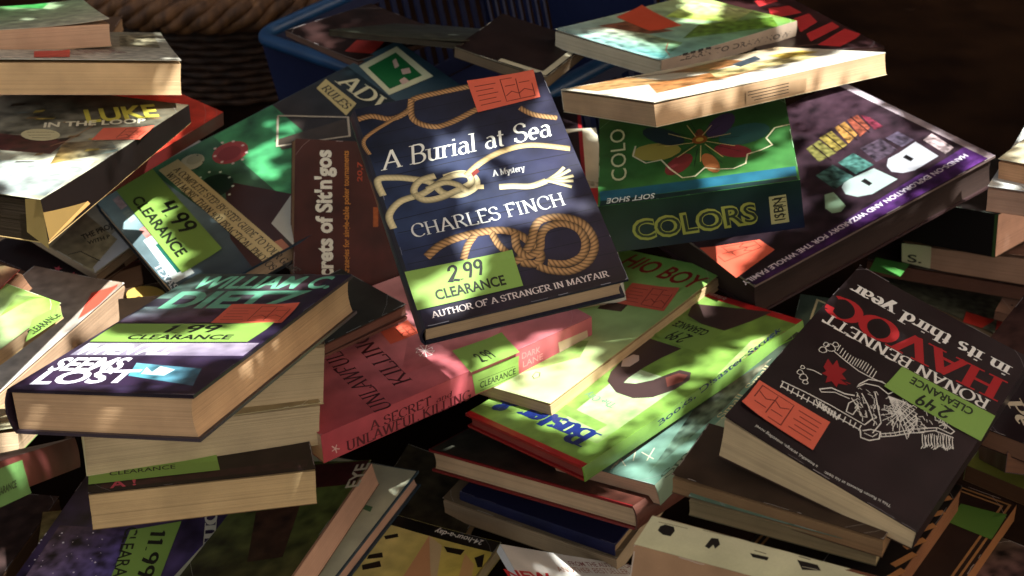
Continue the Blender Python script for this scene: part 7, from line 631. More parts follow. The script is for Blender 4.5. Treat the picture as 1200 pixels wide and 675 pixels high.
add_book({'name': 'paperback_book', 'label': 'brown paperback with rows of dark spots, at the right edge above the Havoc paperback', 'kind': 'soft', 'spine': 'W', 'mat': 'satin', 'edge': (110,80,66), 'back': (90,60,50), 'spinecol': (90,60,50), 'pages': (130,90,70), 'cat': 'book', 'dims': (133.4,195,10.3), 'loc': (0.6348,1.3712,0.0966), 'rot': ((0.8657,0.5007,0),(-0.5007,0.8657,0),(-0,-0,1)), 'art': [('quad','T',[(-66.7,-97.5),(66.7,-97.5),(66.7,97.5),(-66.7,97.5)],[(120,88,72),(120,88,72),(120,88,72),(120,88,72)],0.3,30),('poly','T',[(-63.2,-44.1),(-63.6,-43),(-64.7,-42.6),(-65.8,-43),(-66.2,-44.1),(-65.8,-45.2),(-64.7,-45.6),(-63.6,-45.2)],(40,24,20)),('poly','T',[(-57.5,-36.5),(-57.9,-35.4),(-59,-35),(-60.1,-35.4),(-60.5,-36.5),(-60.1,-37.6),(-59,-38),(-57.9,-37.6)],(40,24,20)),('poly','T',[(-51.7,-28.9),(-52.1,-27.8),(-53.2,-27.4),(-54.3,-27.8),(-54.7,-28.9),(-54.3,-30),(-53.2,-30.4),(-52.1,-30)],(40,24,20)),('poly','T',[(-57.6,-60),(-58,-58.9),(-59.1,-58.5),(-60.2,-58.9),(-60.6,-60),(-60.2,-61.1),(-59.1,-61.5),(-58,-61.1)],(40,24,20)),('poly','T',[(-51.9,-52.5),(-52.3,-51.4),(-53.4,-51),(-54.5,-51.4),(-54.9,-52.5),(-54.5,-53.6),(-53.4,-54),(-52.3,-53.6)],(40,24,20)),('poly','T',[(-46.1,-44.9),(-46.5,-43.8),(-47.6,-43.4),(-48.7,-43.8),(-49.1,-44.9),(-48.7,-46),(-47.6,-46.4),(-46.5,-46)],(40,24,20)),('poly','T',[(-52,-75.5),(-52.4,-74.4),(-53.5,-74),(-54.6,-74.4),(-55,-75.5),(-54.6,-76.6),(-53.5,-77),(-52.4,-76.6)],(40,24,20)),('poly','T',[(-46.4,-68.1),(-46.8,-67),(-47.9,-66.6),(-49,-67),(-49.4,-68.1),(-49,-69.2),(-47.9,-69.6),(-46.8,-69.2)],(40,24,20)),('poly','T',[(-40.7,-60.7),(-41.1,-59.6),(-42.2,-59.2),(-43.3,-59.6),(-43.7,-60.7),(-43.3,-61.8),(-42.2,-62.2),(-41.1,-61.8)],(40,24,20)),('poly','T',[(-46.6,-90.8),(-47,-89.7),(-48.1,-89.3),(-49.2,-89.7),(-49.6,-90.8),(-49.2,-91.9),(-48.1,-92.3),(-47,-91.9)],(40,24,20)),('poly','T',[(-41,-83.5),(-41.4,-82.4),(-42.5,-82),(-43.6,-82.4),(-44,-83.5),(-43.6,-84.6),(-42.5,-85),(-41.4,-84.6)],(40,24,20)),('poly','T',[(-35.3,-76.1),(-35.7,-75),(-36.8,-74.6),(-37.9,-75),(-38.3,-76.1),(-37.9,-77.2),(-36.8,-77.6),(-35.7,-77.2)],(40,24,20))], 'stickers': []})
add_book({'name': 'paperback_book', 'label': 'white-covered paperback with orange streaks and ruled page edges, jutting out at the upper right', 'kind': 'soft', 'spine': 'W', 'mat': 'gloss', 'edge': (214,206,180), 'back': (206,190,150), 'spinecol': (206,200,180), 'pages': (196,150,100), 'cat': 'book', 'dims': (160.7,252.1,19.2), 'loc': (0.1962,1.2266,0.4038), 'rot': ((0.4565,0.8802,-0.1295),(-0.8422,0.4745,0.2561),(0.2869,-0.0078,0.9579)), 'art': [('quad','T',[(-80.3,-126),(80.3,-126),(80.3,126),(-80.3,126)],[(206,196,170),(214,206,190),(216,216,206),(206,176,130)],0.12,30),('quad','T',[(-78.2,-117.6),(-73.1,-52.5),(-6.8,-47.8),(-29.3,-116.7)],[(176,130,76),(176,130,76),(176,130,76),(176,130,76)],0.4,7),('quad','T',[(41.6,-97.9),(25.9,34),(-9.6,51),(-17.2,-69)],[(176,110,56),(176,110,56),(176,110,56),(176,110,56)],0.4,7),('quad','T',[(-80,-93.1),(-62.7,-39.8),(-51.3,-8.3),(-80,-55.9)],[(150,100,56),(150,100,56),(150,100,56),(150,100,56)],0.4,7),('quad','T',[(21.9,-20.5),(30,90.2),(-6.5,99.2),(-22.1,0.9)],[(206,186,120),(206,186,120),(206,186,120),(206,186,120)],0.4,7),('quad','T',[(-61.7,-21),(-68,53.4),(-28.3,55),(-22.1,0.9)],[(150,96,50),(150,96,50),(150,96,50),(150,96,50)],0.4,7),('quad','T',[(-31.4,35.2),(-51.7,77.5),(-25.8,65.2),(-8.2,28.2)],[(60,70,80),(60,70,80),(60,70,80),(60,70,80)],0.4,7),('quad','T',[(-36.6,81.5),(-24.9,113.9),(3.8,111.5),(1.2,72.8)],[(214,180,70),(214,180,70),(214,180,70),(214,180,70)],0.4,7),('line','T',[(48.7,-111.3),(19.3,-56)],0.8,(196,150,90)),('line','T',[(41.1,-114.4),(20.6,-38.3)],0.8,(196,150,90)),('line','T',[(33.4,-117.4),(21.9,-20.5)],0.8,(196,150,90)),('line','T',[(25.6,-120.5),(23.2,-2.5)],0.8,(196,150,90)),('line','T',[(17.7,-123.6),(24.6,15.7)],0.8,(196,150,90)),('line','T',[(9.8,-125.8),(25.9,34)],0.8,(196,150,90)),('line','T',[(1.8,-125.8),(27.3,52.6)],0.8,(196,150,90))], 'stickers': [{'name': 'page_lines', 'face': 'E', 'quad': [(-33,2.5),(32.4,2.5),(33.4,13.1),(-31.8,13.5)], 'col': (176,140,100), 'art': [('line','E',[(-31,4.3),(31.6,4.2)],0.7,(50,34,24)),('line','E',[(-30.7,7),(31.8,6.9)],0.7,(50,34,24)),('line','E',[(-30.4,9.6),(32.1,9.5)],0.7,(50,34,24)),('line','E',[(-30.1,12.3),(32.3,12.1)],0.7,(50,34,24))]}], 'curl': [('S',2,2)]})
add_book({'name': 'paperback_book', 'label': 'green and white paperback with a red sticker, on the white one with orange streaks', 'kind': 'soft', 'spine': 'E', 'mat': 'gloss', 'edge': (190,190,170), 'back': (196,190,170), 'spinecol': (176,160,136), 'pages': (206,196,160), 'cat': 'book', 'dims': (150.2,231.6,17.4), 'loc': (0.1815,1.4825,0.3557), 'rot': ((0.6947,0.7193,0.0087),(-0.7169,0.6913,0.091),(0.0594,-0.0694,0.9958)), 'art': [('quad','T',[(-75.1,-115.8),(75.1,-115.8),(75.1,115.8),(-75.1,115.8)],[(150,176,170),(120,176,170),(100,146,44),(176,190,110)],0.3,22),('quad','T',[(-70.3,-114.3),(72.5,-108),(45.3,-45.8),(-43.8,-54.7)],[(150,190,180),(60,130,130),(110,150,90),(176,160,130)],0.5,10),('quad','T',[(34.8,-33.2),(74.8,82),(46.8,108.6),(10.1,25.5)],[(90,130,50),(90,130,30),(80,120,30),(100,120,40)],0.5,9),('quad','T',[(-33.9,19.4),(31.1,59.2),(14.3,115.5),(-58.2,93.7)],[(176,206,60),(110,140,50),(196,196,120),(206,216,160)],0.4,10),('quad','T',[(-56.4,-68.6),(-0.7,-47.7),(9.1,-16.8),(-48.5,-28.6)],[(130,76,50),(130,76,50),(130,76,50),(130,76,50)],0.6,7),('line','T',[(-13.1,103.3),(2.9,98.6)],1.4,(110,80,40)),('line','T',[(1.3,105.2),(16,102)],1.4,(110,80,40)),('line','T',[(15.7,107.1),(29,105.4)],1.4,(110,80,40)),('line','T',[(29.9,109),(42,108.7)],1.4,(110,80,40)),('line','T',[(43.9,110.9),(54.8,112.1)],1.4,(110,80,40)),('line','T',[(34.9,-57.2),(53.8,-83.4),(68.7,-94.3)],0.9,(150,40,30)),('quad','E',[(-115.8,0.2),(115.8,0.2),(115.8,17.2),(-115.8,17.2)],[(150,130,110),(150,130,110),(150,130,110),(150,130,110)],0.15,30),('text','E','sans','LEARN TO DRAW NOW',(-87.9,12.1),(104.1,2.6),5.7,0,(60,50,44),0.02),('line','E',[(-81.8,17.2),(-73.5,17.2)],2.5,(30,26,24)),('line','E',[(-69.4,17.2),(-61.1,17.2)],2.5,(30,26,24)),('line','E',[(-56.9,17.2),(-48.5,17)],2.5,(30,26,24)),('line','E',[(-44.3,17),(-35.7,16.3)],2.5,(30,26,24))], 'stickers': [{'name': 'sale_sticker', 'face': 'T', 'quad': [(-6.2,-38.6),(1.3,5.4),(-79.1,30.4),(-66.4,-27.1)], 'col': (214,74,40), 'art': []}], 'bulge': 1})
add_book({'name': 'paperback_book', 'label': 'black paperback with big red letters at the top edge, behind the green magazine-like one', 'kind': 'soft', 'spine': 'E', 'mat': 'gloss', 'edge': (50,24,24), 'back': (40,20,18), 'spinecol': (36,18,16), 'pages': (60,36,30), 'cat': 'book', 'dims': (154.8,232.2,12.4), 'loc': (0.3009,1.5729,0.3334), 'rot': ((0.9379,-0.3418,0.0588),(0.3363,0.9377,0.0869),(-0.0849,-0.0617,0.9945)), 'art': [('quad','T',[(-77.4,-116.1),(77.4,-116.1),(77.4,116.1),(-77.4,116.1)],[(34,16,16),(40,16,18),(60,24,26),(40,18,18)],0.4,30),('poly','T',[(23.4,51.2),(56.8,58.4),(56.5,27.8),(5.3,8.7)],(206,44,46)),('poly','T',[(31.7,5.1),(63.1,23.1),(53.3,-12.6),(9.2,-48.8)],(206,44,46)),('poly','T',[(12.7,-56.1),(71.4,-15.1),(68.6,-36.3),(1.1,-84.8)],(206,44,46)),('poly','T',[(1.9,-98.1),(70.9,-43.7),(77.1,-66.6),(59.4,-83.5),(24.1,-108.1)],(206,44,46)),('poly','T',[(22.1,82.6),(55.8,98.3),(53,78.6),(16.6,59.8)],(206,44,46)),('line','T',[(-29.4,-99.9),(5.7,-95.4)],1.2,(160,110,90))], 'stickers': []})
add_book({'name': 'paperback_book', 'label': 'cream paperback with a red lower band, tucked between the rope book and COLORS', 'kind': 'soft', 'spine': 'W', 'mat': 'satin', 'edge': (190,180,156), 'back': (150,60,50), 'spinecol': (170,160,140), 'pages': (190,170,130), 'cat': 'book', 'dims': (152.5,223.3,10.9), 'loc': (0.0242,1.2852,0.2381), 'rot': ((0.9888,-0.1014,0.1098),(0.1386,0.8967,-0.4204),(-0.0558,0.4309,0.9007)), 'art': [('quad','T',[(-76.2,-111.7),(76.2,-111.7),(76.2,111.7),(-76.2,111.7)],[(196,188,160),(196,188,160),(196,188,160),(196,188,160)],0.15,30),('quad','T',[(28.7,11.9),(76,-0),(74.3,31),(31.1,31.7)],[(176,44,44),(176,44,44),(176,44,44),(176,44,44)],0.2,20),('quad','T',[(40.9,38.2),(72.4,31),(71.6,37.7),(41.8,44.9)],[(160,150,126),(160,150,126),(160,150,126),(160,150,126)],0.5,4)], 'stickers': []})
add_book({'name': 'hardcover_book', 'label': 'dark hardcover with a bright red edge standing behind the top corner of the rope book', 'kind': 'hard', 'spine': 'W', 'mat': 'satin', 'edge': (150,26,30), 'back': (150,26,30), 'spinecol': (40,20,24), 'pages': (150,60,50), 'cat': 'book', 'dims': (137.8,212,14.8), 'loc': (0.0068,1.373,0.2743), 'rot': ((0.9982,0.0086,-0.059),(-0.0086,1,-0.0005),(0.059,0.001,0.9983)), 'art': [('quad','T',[(-68.9,-106),(64.9,-106),(64.9,106),(-68.9,106)],[(36,22,26),(36,22,26),(36,22,26),(36,22,26)],0.3,20)], 'stickers': []})
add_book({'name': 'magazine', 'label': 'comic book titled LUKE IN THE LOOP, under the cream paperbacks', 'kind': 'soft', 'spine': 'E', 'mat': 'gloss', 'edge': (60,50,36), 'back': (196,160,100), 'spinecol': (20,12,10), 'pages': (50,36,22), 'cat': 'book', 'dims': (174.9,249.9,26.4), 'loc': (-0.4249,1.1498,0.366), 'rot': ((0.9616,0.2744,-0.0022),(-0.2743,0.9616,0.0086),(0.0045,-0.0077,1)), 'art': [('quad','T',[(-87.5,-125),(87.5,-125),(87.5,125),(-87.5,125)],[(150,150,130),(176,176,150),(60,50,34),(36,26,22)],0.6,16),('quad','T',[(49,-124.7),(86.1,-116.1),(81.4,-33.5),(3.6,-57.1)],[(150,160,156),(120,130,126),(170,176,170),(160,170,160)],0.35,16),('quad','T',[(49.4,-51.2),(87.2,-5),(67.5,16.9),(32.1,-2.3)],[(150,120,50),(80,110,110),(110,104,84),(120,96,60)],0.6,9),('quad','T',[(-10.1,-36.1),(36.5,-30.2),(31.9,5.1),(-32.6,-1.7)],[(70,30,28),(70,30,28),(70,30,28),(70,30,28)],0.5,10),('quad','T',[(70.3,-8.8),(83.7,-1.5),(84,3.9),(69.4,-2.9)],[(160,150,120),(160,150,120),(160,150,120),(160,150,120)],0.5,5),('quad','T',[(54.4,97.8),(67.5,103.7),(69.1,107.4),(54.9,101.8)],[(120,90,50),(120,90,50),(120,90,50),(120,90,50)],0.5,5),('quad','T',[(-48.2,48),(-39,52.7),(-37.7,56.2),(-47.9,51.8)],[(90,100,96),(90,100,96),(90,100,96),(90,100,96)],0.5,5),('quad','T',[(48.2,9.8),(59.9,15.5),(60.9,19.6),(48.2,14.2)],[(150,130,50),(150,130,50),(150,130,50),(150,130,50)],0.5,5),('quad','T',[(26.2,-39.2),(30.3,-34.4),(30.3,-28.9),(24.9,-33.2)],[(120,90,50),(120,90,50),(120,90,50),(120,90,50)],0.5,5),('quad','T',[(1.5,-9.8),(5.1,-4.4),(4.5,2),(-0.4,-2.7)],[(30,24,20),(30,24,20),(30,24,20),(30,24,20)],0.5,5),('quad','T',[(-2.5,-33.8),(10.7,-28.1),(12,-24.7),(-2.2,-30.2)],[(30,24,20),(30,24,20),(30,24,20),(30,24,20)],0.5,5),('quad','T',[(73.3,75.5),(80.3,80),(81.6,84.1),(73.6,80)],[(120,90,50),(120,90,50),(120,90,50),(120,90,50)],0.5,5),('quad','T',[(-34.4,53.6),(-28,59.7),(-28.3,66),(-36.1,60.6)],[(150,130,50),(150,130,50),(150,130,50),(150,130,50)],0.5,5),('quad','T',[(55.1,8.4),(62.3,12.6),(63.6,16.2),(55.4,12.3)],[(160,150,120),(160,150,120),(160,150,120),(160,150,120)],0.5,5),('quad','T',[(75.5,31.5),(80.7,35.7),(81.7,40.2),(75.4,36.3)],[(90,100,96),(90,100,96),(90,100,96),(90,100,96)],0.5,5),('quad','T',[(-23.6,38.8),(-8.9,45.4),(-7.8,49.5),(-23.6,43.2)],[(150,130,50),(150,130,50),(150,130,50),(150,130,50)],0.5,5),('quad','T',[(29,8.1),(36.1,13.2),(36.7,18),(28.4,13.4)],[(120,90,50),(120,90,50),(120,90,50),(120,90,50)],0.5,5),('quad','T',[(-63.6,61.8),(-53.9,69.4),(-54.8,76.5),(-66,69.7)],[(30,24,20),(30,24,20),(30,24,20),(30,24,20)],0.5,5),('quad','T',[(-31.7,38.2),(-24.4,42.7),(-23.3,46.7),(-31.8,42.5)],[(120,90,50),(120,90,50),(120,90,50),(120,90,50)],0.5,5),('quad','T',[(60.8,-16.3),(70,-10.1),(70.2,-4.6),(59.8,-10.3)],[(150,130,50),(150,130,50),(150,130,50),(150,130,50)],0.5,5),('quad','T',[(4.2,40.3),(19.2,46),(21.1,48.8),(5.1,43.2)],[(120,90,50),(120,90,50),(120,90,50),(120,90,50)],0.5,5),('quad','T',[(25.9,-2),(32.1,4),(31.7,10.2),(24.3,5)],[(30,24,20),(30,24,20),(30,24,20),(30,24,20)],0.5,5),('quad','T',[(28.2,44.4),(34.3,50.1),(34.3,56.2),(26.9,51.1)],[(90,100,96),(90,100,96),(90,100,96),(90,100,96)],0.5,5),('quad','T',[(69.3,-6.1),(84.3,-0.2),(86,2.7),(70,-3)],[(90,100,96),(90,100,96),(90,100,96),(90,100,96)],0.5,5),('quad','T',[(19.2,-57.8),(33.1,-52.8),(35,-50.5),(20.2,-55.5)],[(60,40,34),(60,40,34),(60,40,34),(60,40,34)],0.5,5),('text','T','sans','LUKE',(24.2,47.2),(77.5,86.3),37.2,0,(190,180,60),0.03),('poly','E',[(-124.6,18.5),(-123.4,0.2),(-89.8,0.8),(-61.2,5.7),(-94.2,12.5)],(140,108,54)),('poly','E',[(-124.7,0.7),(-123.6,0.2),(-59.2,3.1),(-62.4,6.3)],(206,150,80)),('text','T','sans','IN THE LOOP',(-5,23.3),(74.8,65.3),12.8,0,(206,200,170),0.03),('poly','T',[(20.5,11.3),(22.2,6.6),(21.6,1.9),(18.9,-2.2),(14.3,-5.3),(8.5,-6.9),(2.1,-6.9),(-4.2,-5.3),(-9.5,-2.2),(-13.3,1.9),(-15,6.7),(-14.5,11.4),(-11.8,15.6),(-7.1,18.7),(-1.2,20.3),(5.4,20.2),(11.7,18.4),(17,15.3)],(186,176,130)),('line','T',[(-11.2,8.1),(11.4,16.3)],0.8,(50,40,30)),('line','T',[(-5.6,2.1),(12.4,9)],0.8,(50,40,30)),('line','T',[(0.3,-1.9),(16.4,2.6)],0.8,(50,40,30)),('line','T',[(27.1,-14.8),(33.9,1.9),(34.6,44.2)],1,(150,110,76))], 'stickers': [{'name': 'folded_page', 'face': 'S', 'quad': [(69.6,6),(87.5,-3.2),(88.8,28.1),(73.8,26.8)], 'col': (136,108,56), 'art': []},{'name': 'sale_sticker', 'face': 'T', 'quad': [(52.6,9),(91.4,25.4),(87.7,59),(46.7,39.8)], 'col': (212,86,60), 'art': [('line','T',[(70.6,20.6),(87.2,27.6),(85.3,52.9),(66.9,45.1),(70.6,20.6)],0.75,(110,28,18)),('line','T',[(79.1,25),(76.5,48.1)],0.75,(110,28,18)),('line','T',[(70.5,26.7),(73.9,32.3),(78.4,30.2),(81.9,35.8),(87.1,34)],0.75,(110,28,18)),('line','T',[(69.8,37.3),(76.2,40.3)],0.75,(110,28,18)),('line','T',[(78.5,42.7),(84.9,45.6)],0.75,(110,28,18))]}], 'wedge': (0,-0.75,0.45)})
add_book({'name': 'paperback_book', 'label': 'red paperback sticking out behind the LUKE comic', 'kind': 'soft', 'spine': 'E', 'mat': 'satin', 'edge': (120,24,20), 'back': (70,16,14), 'spinecol': (84,18,16), 'pages': (80,30,26), 'cat': 'book', 'dims': (157,230.3,15.2), 'loc': (-0.4326,1.3248,0.3053), 'rot': ((0.8457,0.5265,0.0865),(-0.5159,0.8483,-0.1194),(-0.1362,0.0563,0.9891)), 'art': [('quad','T',[(-78.5,-115.2),(78.5,-115.2),(78.5,115.2),(-78.5,115.2)],[(196,50,34),(190,44,30),(206,56,36),(196,50,34)],0.3,14)], 'stickers': []})
add_book({'name': 'paperback_book', 'label': 'small paperback with a raised green and white cover, topmost at the upper left', 'kind': 'soft', 'spine': 'W', 'mat': 'gloss', 'edge': (190,186,160), 'back': (190,150,110), 'spinecol': (190,160,120), 'pages': (216,158,118), 'cat': 'book', 'dims': (110,168.4,21.4), 'loc': (-0.475,1.361,0.4054), 'rot': ((0.9084,-0.4181,-0.0057),(0.408,0.8833,0.2309),(-0.0915,-0.2121,0.973)), 'art': [('quad','T',[(-55,-84.2),(55,-84.2),(55,84.2),(-55,84.2)],[(176,180,150),(190,180,150),(150,176,130),(60,140,60)],0.4,14),('quad','T',[(-28.9,83.9),(9.5,51.6),(20.7,83.9),(-16.5,83.9)],[(50,140,60),(50,140,60),(50,140,60),(50,140,60)],0.4,8)], 'stickers': [], 'curl': [('N',4,2),('E',5,3)]})
add_book({'name': 'paperback_book', 'label': 'thick cream paperback with a white cover, second from the top at the upper left', 'kind': 'soft', 'spine': 'W', 'mat': 'gloss', 'edge': (206,200,180), 'back': (200,160,120), 'spinecol': (190,170,130), 'pages': (216,170,108), 'cat': 'book', 'dims': (160.7,226.1,29.1), 'loc': (-0.4202,1.3147,0.3845), 'rot': ((0.9493,-0.31,0.0518),(0.2882,0.9244,0.25),(-0.1253,-0.2224,0.9669)), 'art': [('quad','T',[(-80.3,-113),(80.3,-113),(80.3,113),(-80.3,113)],[(190,180,160),(196,190,170),(120,116,96),(150,146,130)],0.4,9),('quad','T',[(31.4,1.9),(69.7,-13.9),(71.7,94.9),(36.5,90.8)],[(130,124,96),(110,104,80),(120,110,84),(140,130,100)],0.9,5),('text','T','sans','BEST NEW WRITERS',(-14.6,-74.7),(36.1,-53.5),42.9,0,(110,60,56),0.02)], 'stickers': [{'name': 'sale_sticker', 'face': 'T', 'quad': [(-49.5,-105.1),(-18.2,-97.6),(-16.7,-39.5),(-49.2,-48)], 'col': (216,60,44), 'art': []}], 'curl': [('S',3,2)]})
add_book({'name': 'paperback_book', 'label': 'brown-edged paperback, lowest of the stack at the upper left', 'kind': 'soft', 'spine': 'W', 'mat': 'satin', 'edge': (120,84,56), 'back': (110,76,50), 'spinecol': (110,80,50), 'pages': (160,112,70), 'cat': 'book', 'dims': (137.3,211.1,13.3), 'loc': (-0.5038,1.4133,0.3568), 'rot': ((0.9998,-0.007,0.0171),(0.0069,1,0.002),(-0.0171,-0.0019,0.9999)), 'art': [('quad','T',[(-68.7,-105.5),(68.7,-105.5),(68.7,105.5),(-68.7,105.5)],[(90,64,44),(90,64,44),(90,64,44),(90,64,44)],0.25,30)], 'stickers': []})
add_book({'name': 'paperback_book', 'label': 'small cream paperback with a red sticker on its page edges, beside the comic', 'kind': 'soft', 'spine': 'W', 'mat': 'satin', 'edge': (190,170,120), 'back': (190,160,110), 'spinecol': (190,160,110), 'pages': (206,176,120), 'cat': 'book', 'dims': (116.8,159.3,32), 'loc': (-0.5625,1.3473,0.3315), 'rot': ((0.9739,-0.199,0.1095),(0.1959,0.9799,0.0388),(-0.115,-0.0163,0.9932)), 'art': [('quad','T',[(-58.4,-79.7),(58.4,-79.7),(58.4,79.7),(-58.4,79.7)],[(190,176,130),(190,176,130),(190,176,130),(190,176,130)],0.25,30)], 'stickers': [{'name': 'sale_sticker', 'face': 'S', 'quad': [(36.5,16.4),(54.9,17.8),(55.8,35),(37.6,33.6)], 'col': (214,54,40), 'art': []}]})
add_book({'name': 'paperback_book', 'label': 'tan and white paperback with small dark print, under the corner of the poker guide', 'kind': 'soft', 'spine': 'W', 'mat': 'gloss', 'edge': (170,160,130), 'back': (150,130,100), 'spinecol': (150,130,100), 'pages': (190,160,120), 'cat': 'book', 'dims': (150,215,10), 'loc': (-0.4236,1.3906,0.2107), 'rot': ((0.8024,0.5959,-0.0343),(-0.5835,0.771,-0.255),(-0.1255,0.2246,0.9663)), 'art': [('quad','T',[(-75,-107.5),(75,-107.5),(75,107.5),(-75,107.5)],[(110,90,66),(176,160,120),(206,206,206),(90,60,50)],0.3,18),('quad','T',[(73.3,-107),(74.7,-8.2),(39.1,-30.6),(46.9,-91.7)],[(196,196,200),(206,206,206),(190,190,190),(150,140,110)],0.1,20),('quad','T',[(3.2,-106.3),(66.5,-105.7),(53.9,-58.8),(-7.4,-49.6)],[(90,76,54),(150,136,100),(176,156,112),(90,66,50)],0.3,10),('text','T','sans','THE PROJ',(23.8,-79.6),(35.5,-49.3),8.9,0,(24,14,10),0.03),('text','T','sans','WITH P',(34.3,-81.7),(45.9,-61.2),6.5,0,(24,14,10),0.02),('line','T',[(28.2,-104.6),(35.5,-93.4),(54.5,-92.6),(64.3,-92)],1,(24,14,10))], 'stickers': []})
add_book({'name': 'paperback_book', 'label': 'black paperback with two small red stars, beside the page fan at the left', 'kind': 'soft', 'spine': 'W', 'mat': 'satin', 'edge': (34,18,18), 'back': (40,24,22), 'spinecol': (34,20,20), 'pages': (90,60,44), 'cat': 'book', 'dims': (137.7,76.5,12.2), 'loc': (-0.4922,1.3221,0.1658), 'rot': ((0.8436,0.537,0.0032),(-0.5365,0.843,-0.0382),(-0.0232,0.0305,0.9993)), 'art': [('quad','T',[(-68.8,-38.2),(68.8,-38.2),(68.8,38.2),(-68.8,38.2)],[(28,12,14),(28,12,14),(28,12,14),(28,12,14)],0.4,30),('poly','T',[(33.8,-14.9),(31.6,-17.9),(35,-20.9),(30.3,-19.6),(28.3,-22.7),(27.6,-18.9),(22.9,-17.7),(27.2,-16.7),(26.3,-12.9),(29.6,-16.1)],(196,70,84)),('poly','T',[(57.3,-15.6),(55.1,-18.5),(58.5,-21.5),(53.9,-20.2),(51.8,-23.2),(51.2,-19.5),(46.6,-18.3),(50.8,-17.4),(49.9,-13.6),(53.2,-16.7)],(196,70,84))], 'stickers': []})
add_book({'name': 'paperback_book', 'label': 'paperback with a pink and teal curled cover and brown pages, left of the poker guide', 'kind': 'soft', 'spine': 'N', 'mat': 'gloss', 'edge': (176,90,110), 'back': (110,80,60), 'spinecol': (100,70,60), 'pages': (176,120,92), 'cat': 'book', 'dims': (63.6,74.2,19.1), 'loc': (-0.4554,1.3542,0.1237), 'rot': ((0.5723,0.82,0),(-0.82,0.5723,0),(-0,-0,1)), 'art': [('quad','T',[(-31.8,-37.1),(31.8,-37.1),(31.8,37.1),(-31.8,37.1)],[(70,40,34),(206,110,130),(60,120,100),(60,40,36)],0.4,14)], 'stickers': [], 'wedge': (0.5,0,-0.2), 'curl': [('E',6,3)]})
add_book({'name': 'hardcover_book', 'label': 'dark book with a round yellow emblem, behind the head of the purple hardcover', 'kind': 'soft', 'spine': 'W', 'mat': 'satin', 'edge': (90,60,30), 'back': (60,40,30), 'spinecol': (110,80,40), 'pages': (150,110,60), 'cat': 'book', 'dims': (127.2,190.8,12.7), 'loc': (-0.2991,1.1635,0.1768), 'rot': ((0.9402,-0.3407,-0),(0.3407,0.9402,0),(-0,-0,1)), 'art': [('quad','T',[(-63.6,-95.4),(63.6,-95.4),(63.6,95.4),(-63.6,95.4)],[(60,40,26),(60,40,26),(60,40,26),(60,40,26)],0.4,30),('poly','T',[(-26,60.7),(-28.4,52.7),(-33.1,46.6),(-39.3,43.2),(-46.4,42.8),(-53.6,45.4),(-59.9,50.8),(-63.3,58.2),(-63.3,67),(-63.3,76),(-63.3,84.1),(-60.6,90.3),(-54.3,93.9),(-46.9,94.4),(-39.6,91.6),(-33.1,85.9),(-28.4,78.2),(-25.9,69.2)],(196,160,70)),('poly','T',[(-49.2,69.1),(-50.3,66.1),(-52.5,65.1),(-54.5,66.5),(-55.6,69.7),(-55.2,73.1),(-53.4,75.2),(-51.2,74.9),(-49.5,72.5)],(90,60,24))], 'stickers': []})
add_book({'name': 'paperback_book', 'label': 'tall paperback with a white cover and red sticker, leaning behind the SEEMS LOST hardcover', 'kind': 'soft', 'spine': 'W', 'mat': 'gloss', 'edge': (206,200,190), 'back': (190,150,110), 'spinecol': (200,196,190), 'pages': (196,150,110), 'cat': 'book', 'dims': (113.6,206.6,34.2), 'loc': (-0.4811,1.1586,0.1523), 'rot': ((0.9217,0.3859,-0.0385),(-0.3873,0.9211,-0.0403),(0.0199,0.0521,0.9984)), 'art': [('quad','T',[(-56.8,-103.3),(56.8,-103.3),(56.8,103.3),(-56.8,103.3)],[(206,206,200),(196,190,180),(150,130,110),(150,120,100)],0.25,12)], 'stickers': [{'name': 'sale_sticker', 'face': 'T', 'quad': [(52.2,33.4),(56.8,60),(53.9,97.9),(35.1,78.1)], 'col': (220,70,50), 'art': []}]})
add_book({'name': 'paperback_book', 'label': 'paperback with bluish-white page edges running down to the left edge, beside the leaning one', 'kind': 'soft', 'spine': 'W', 'mat': 'satin', 'edge': (206,206,196), 'back': (190,170,140), 'spinecol': (200,200,190), 'pages': (206,196,170), 'cat': 'book', 'dims': (114.3,218.1,27), 'loc': (-0.5306,1.0666,0.1225), 'rot': ((0.9699,0.2434,-0),(-0.2434,0.9699,0),(0,-0,1)), 'art': [('quad','T',[(-57.1,-109),(57.1,-109),(57.1,109),(-57.1,109)],[(190,180,160),(170,140,110),(160,130,110),(190,180,160)],0.35,10)], 'stickers': []})
add_book({'name': 'paperback_book', 'label': 'small white and green paperback with a clearance sticker round its edge at the left', 'kind': 'soft', 'spine': 'S', 'mat': 'gloss', 'edge': (176,176,130), 'back': (190,160,110), 'spinecol': (170,150,110), 'pages': (200,160,110), 'cat': 'book', 'dims': (110,178.1,13.2), 'loc': (-0.4521,0.9199,0.3146), 'rot': ((0.8898,0.4561,0.0158),(-0.4547,0.8889,-0.0568),(-0.04,0.0434,0.9983)), 'art': [('quad','T',[(-55,-89),(55,-89),(55,89),(-55,89)],[(206,206,196),(196,200,180),(120,166,50),(150,170,110)],0.2,16),('quad','T',[(24.5,52.6),(29.8,85.3),(39.7,88.8),(16.1,80.6)],[(130,170,60),(110,160,40),(90,120,40),(120,140,80)],0.3,9)], 'stickers': [{'name': 'price_sticker', 'face': 'T', 'quad': [(66.2,36.4),(69.8,74.5),(56.1,85.8),(50.2,61.2)], 'col': (122,160,64), 'art': [('text','T','sans','CLEARANCE',(64.6,45.7),(67,75.6),7.4,0,(20,26,12),0.03)]}]})
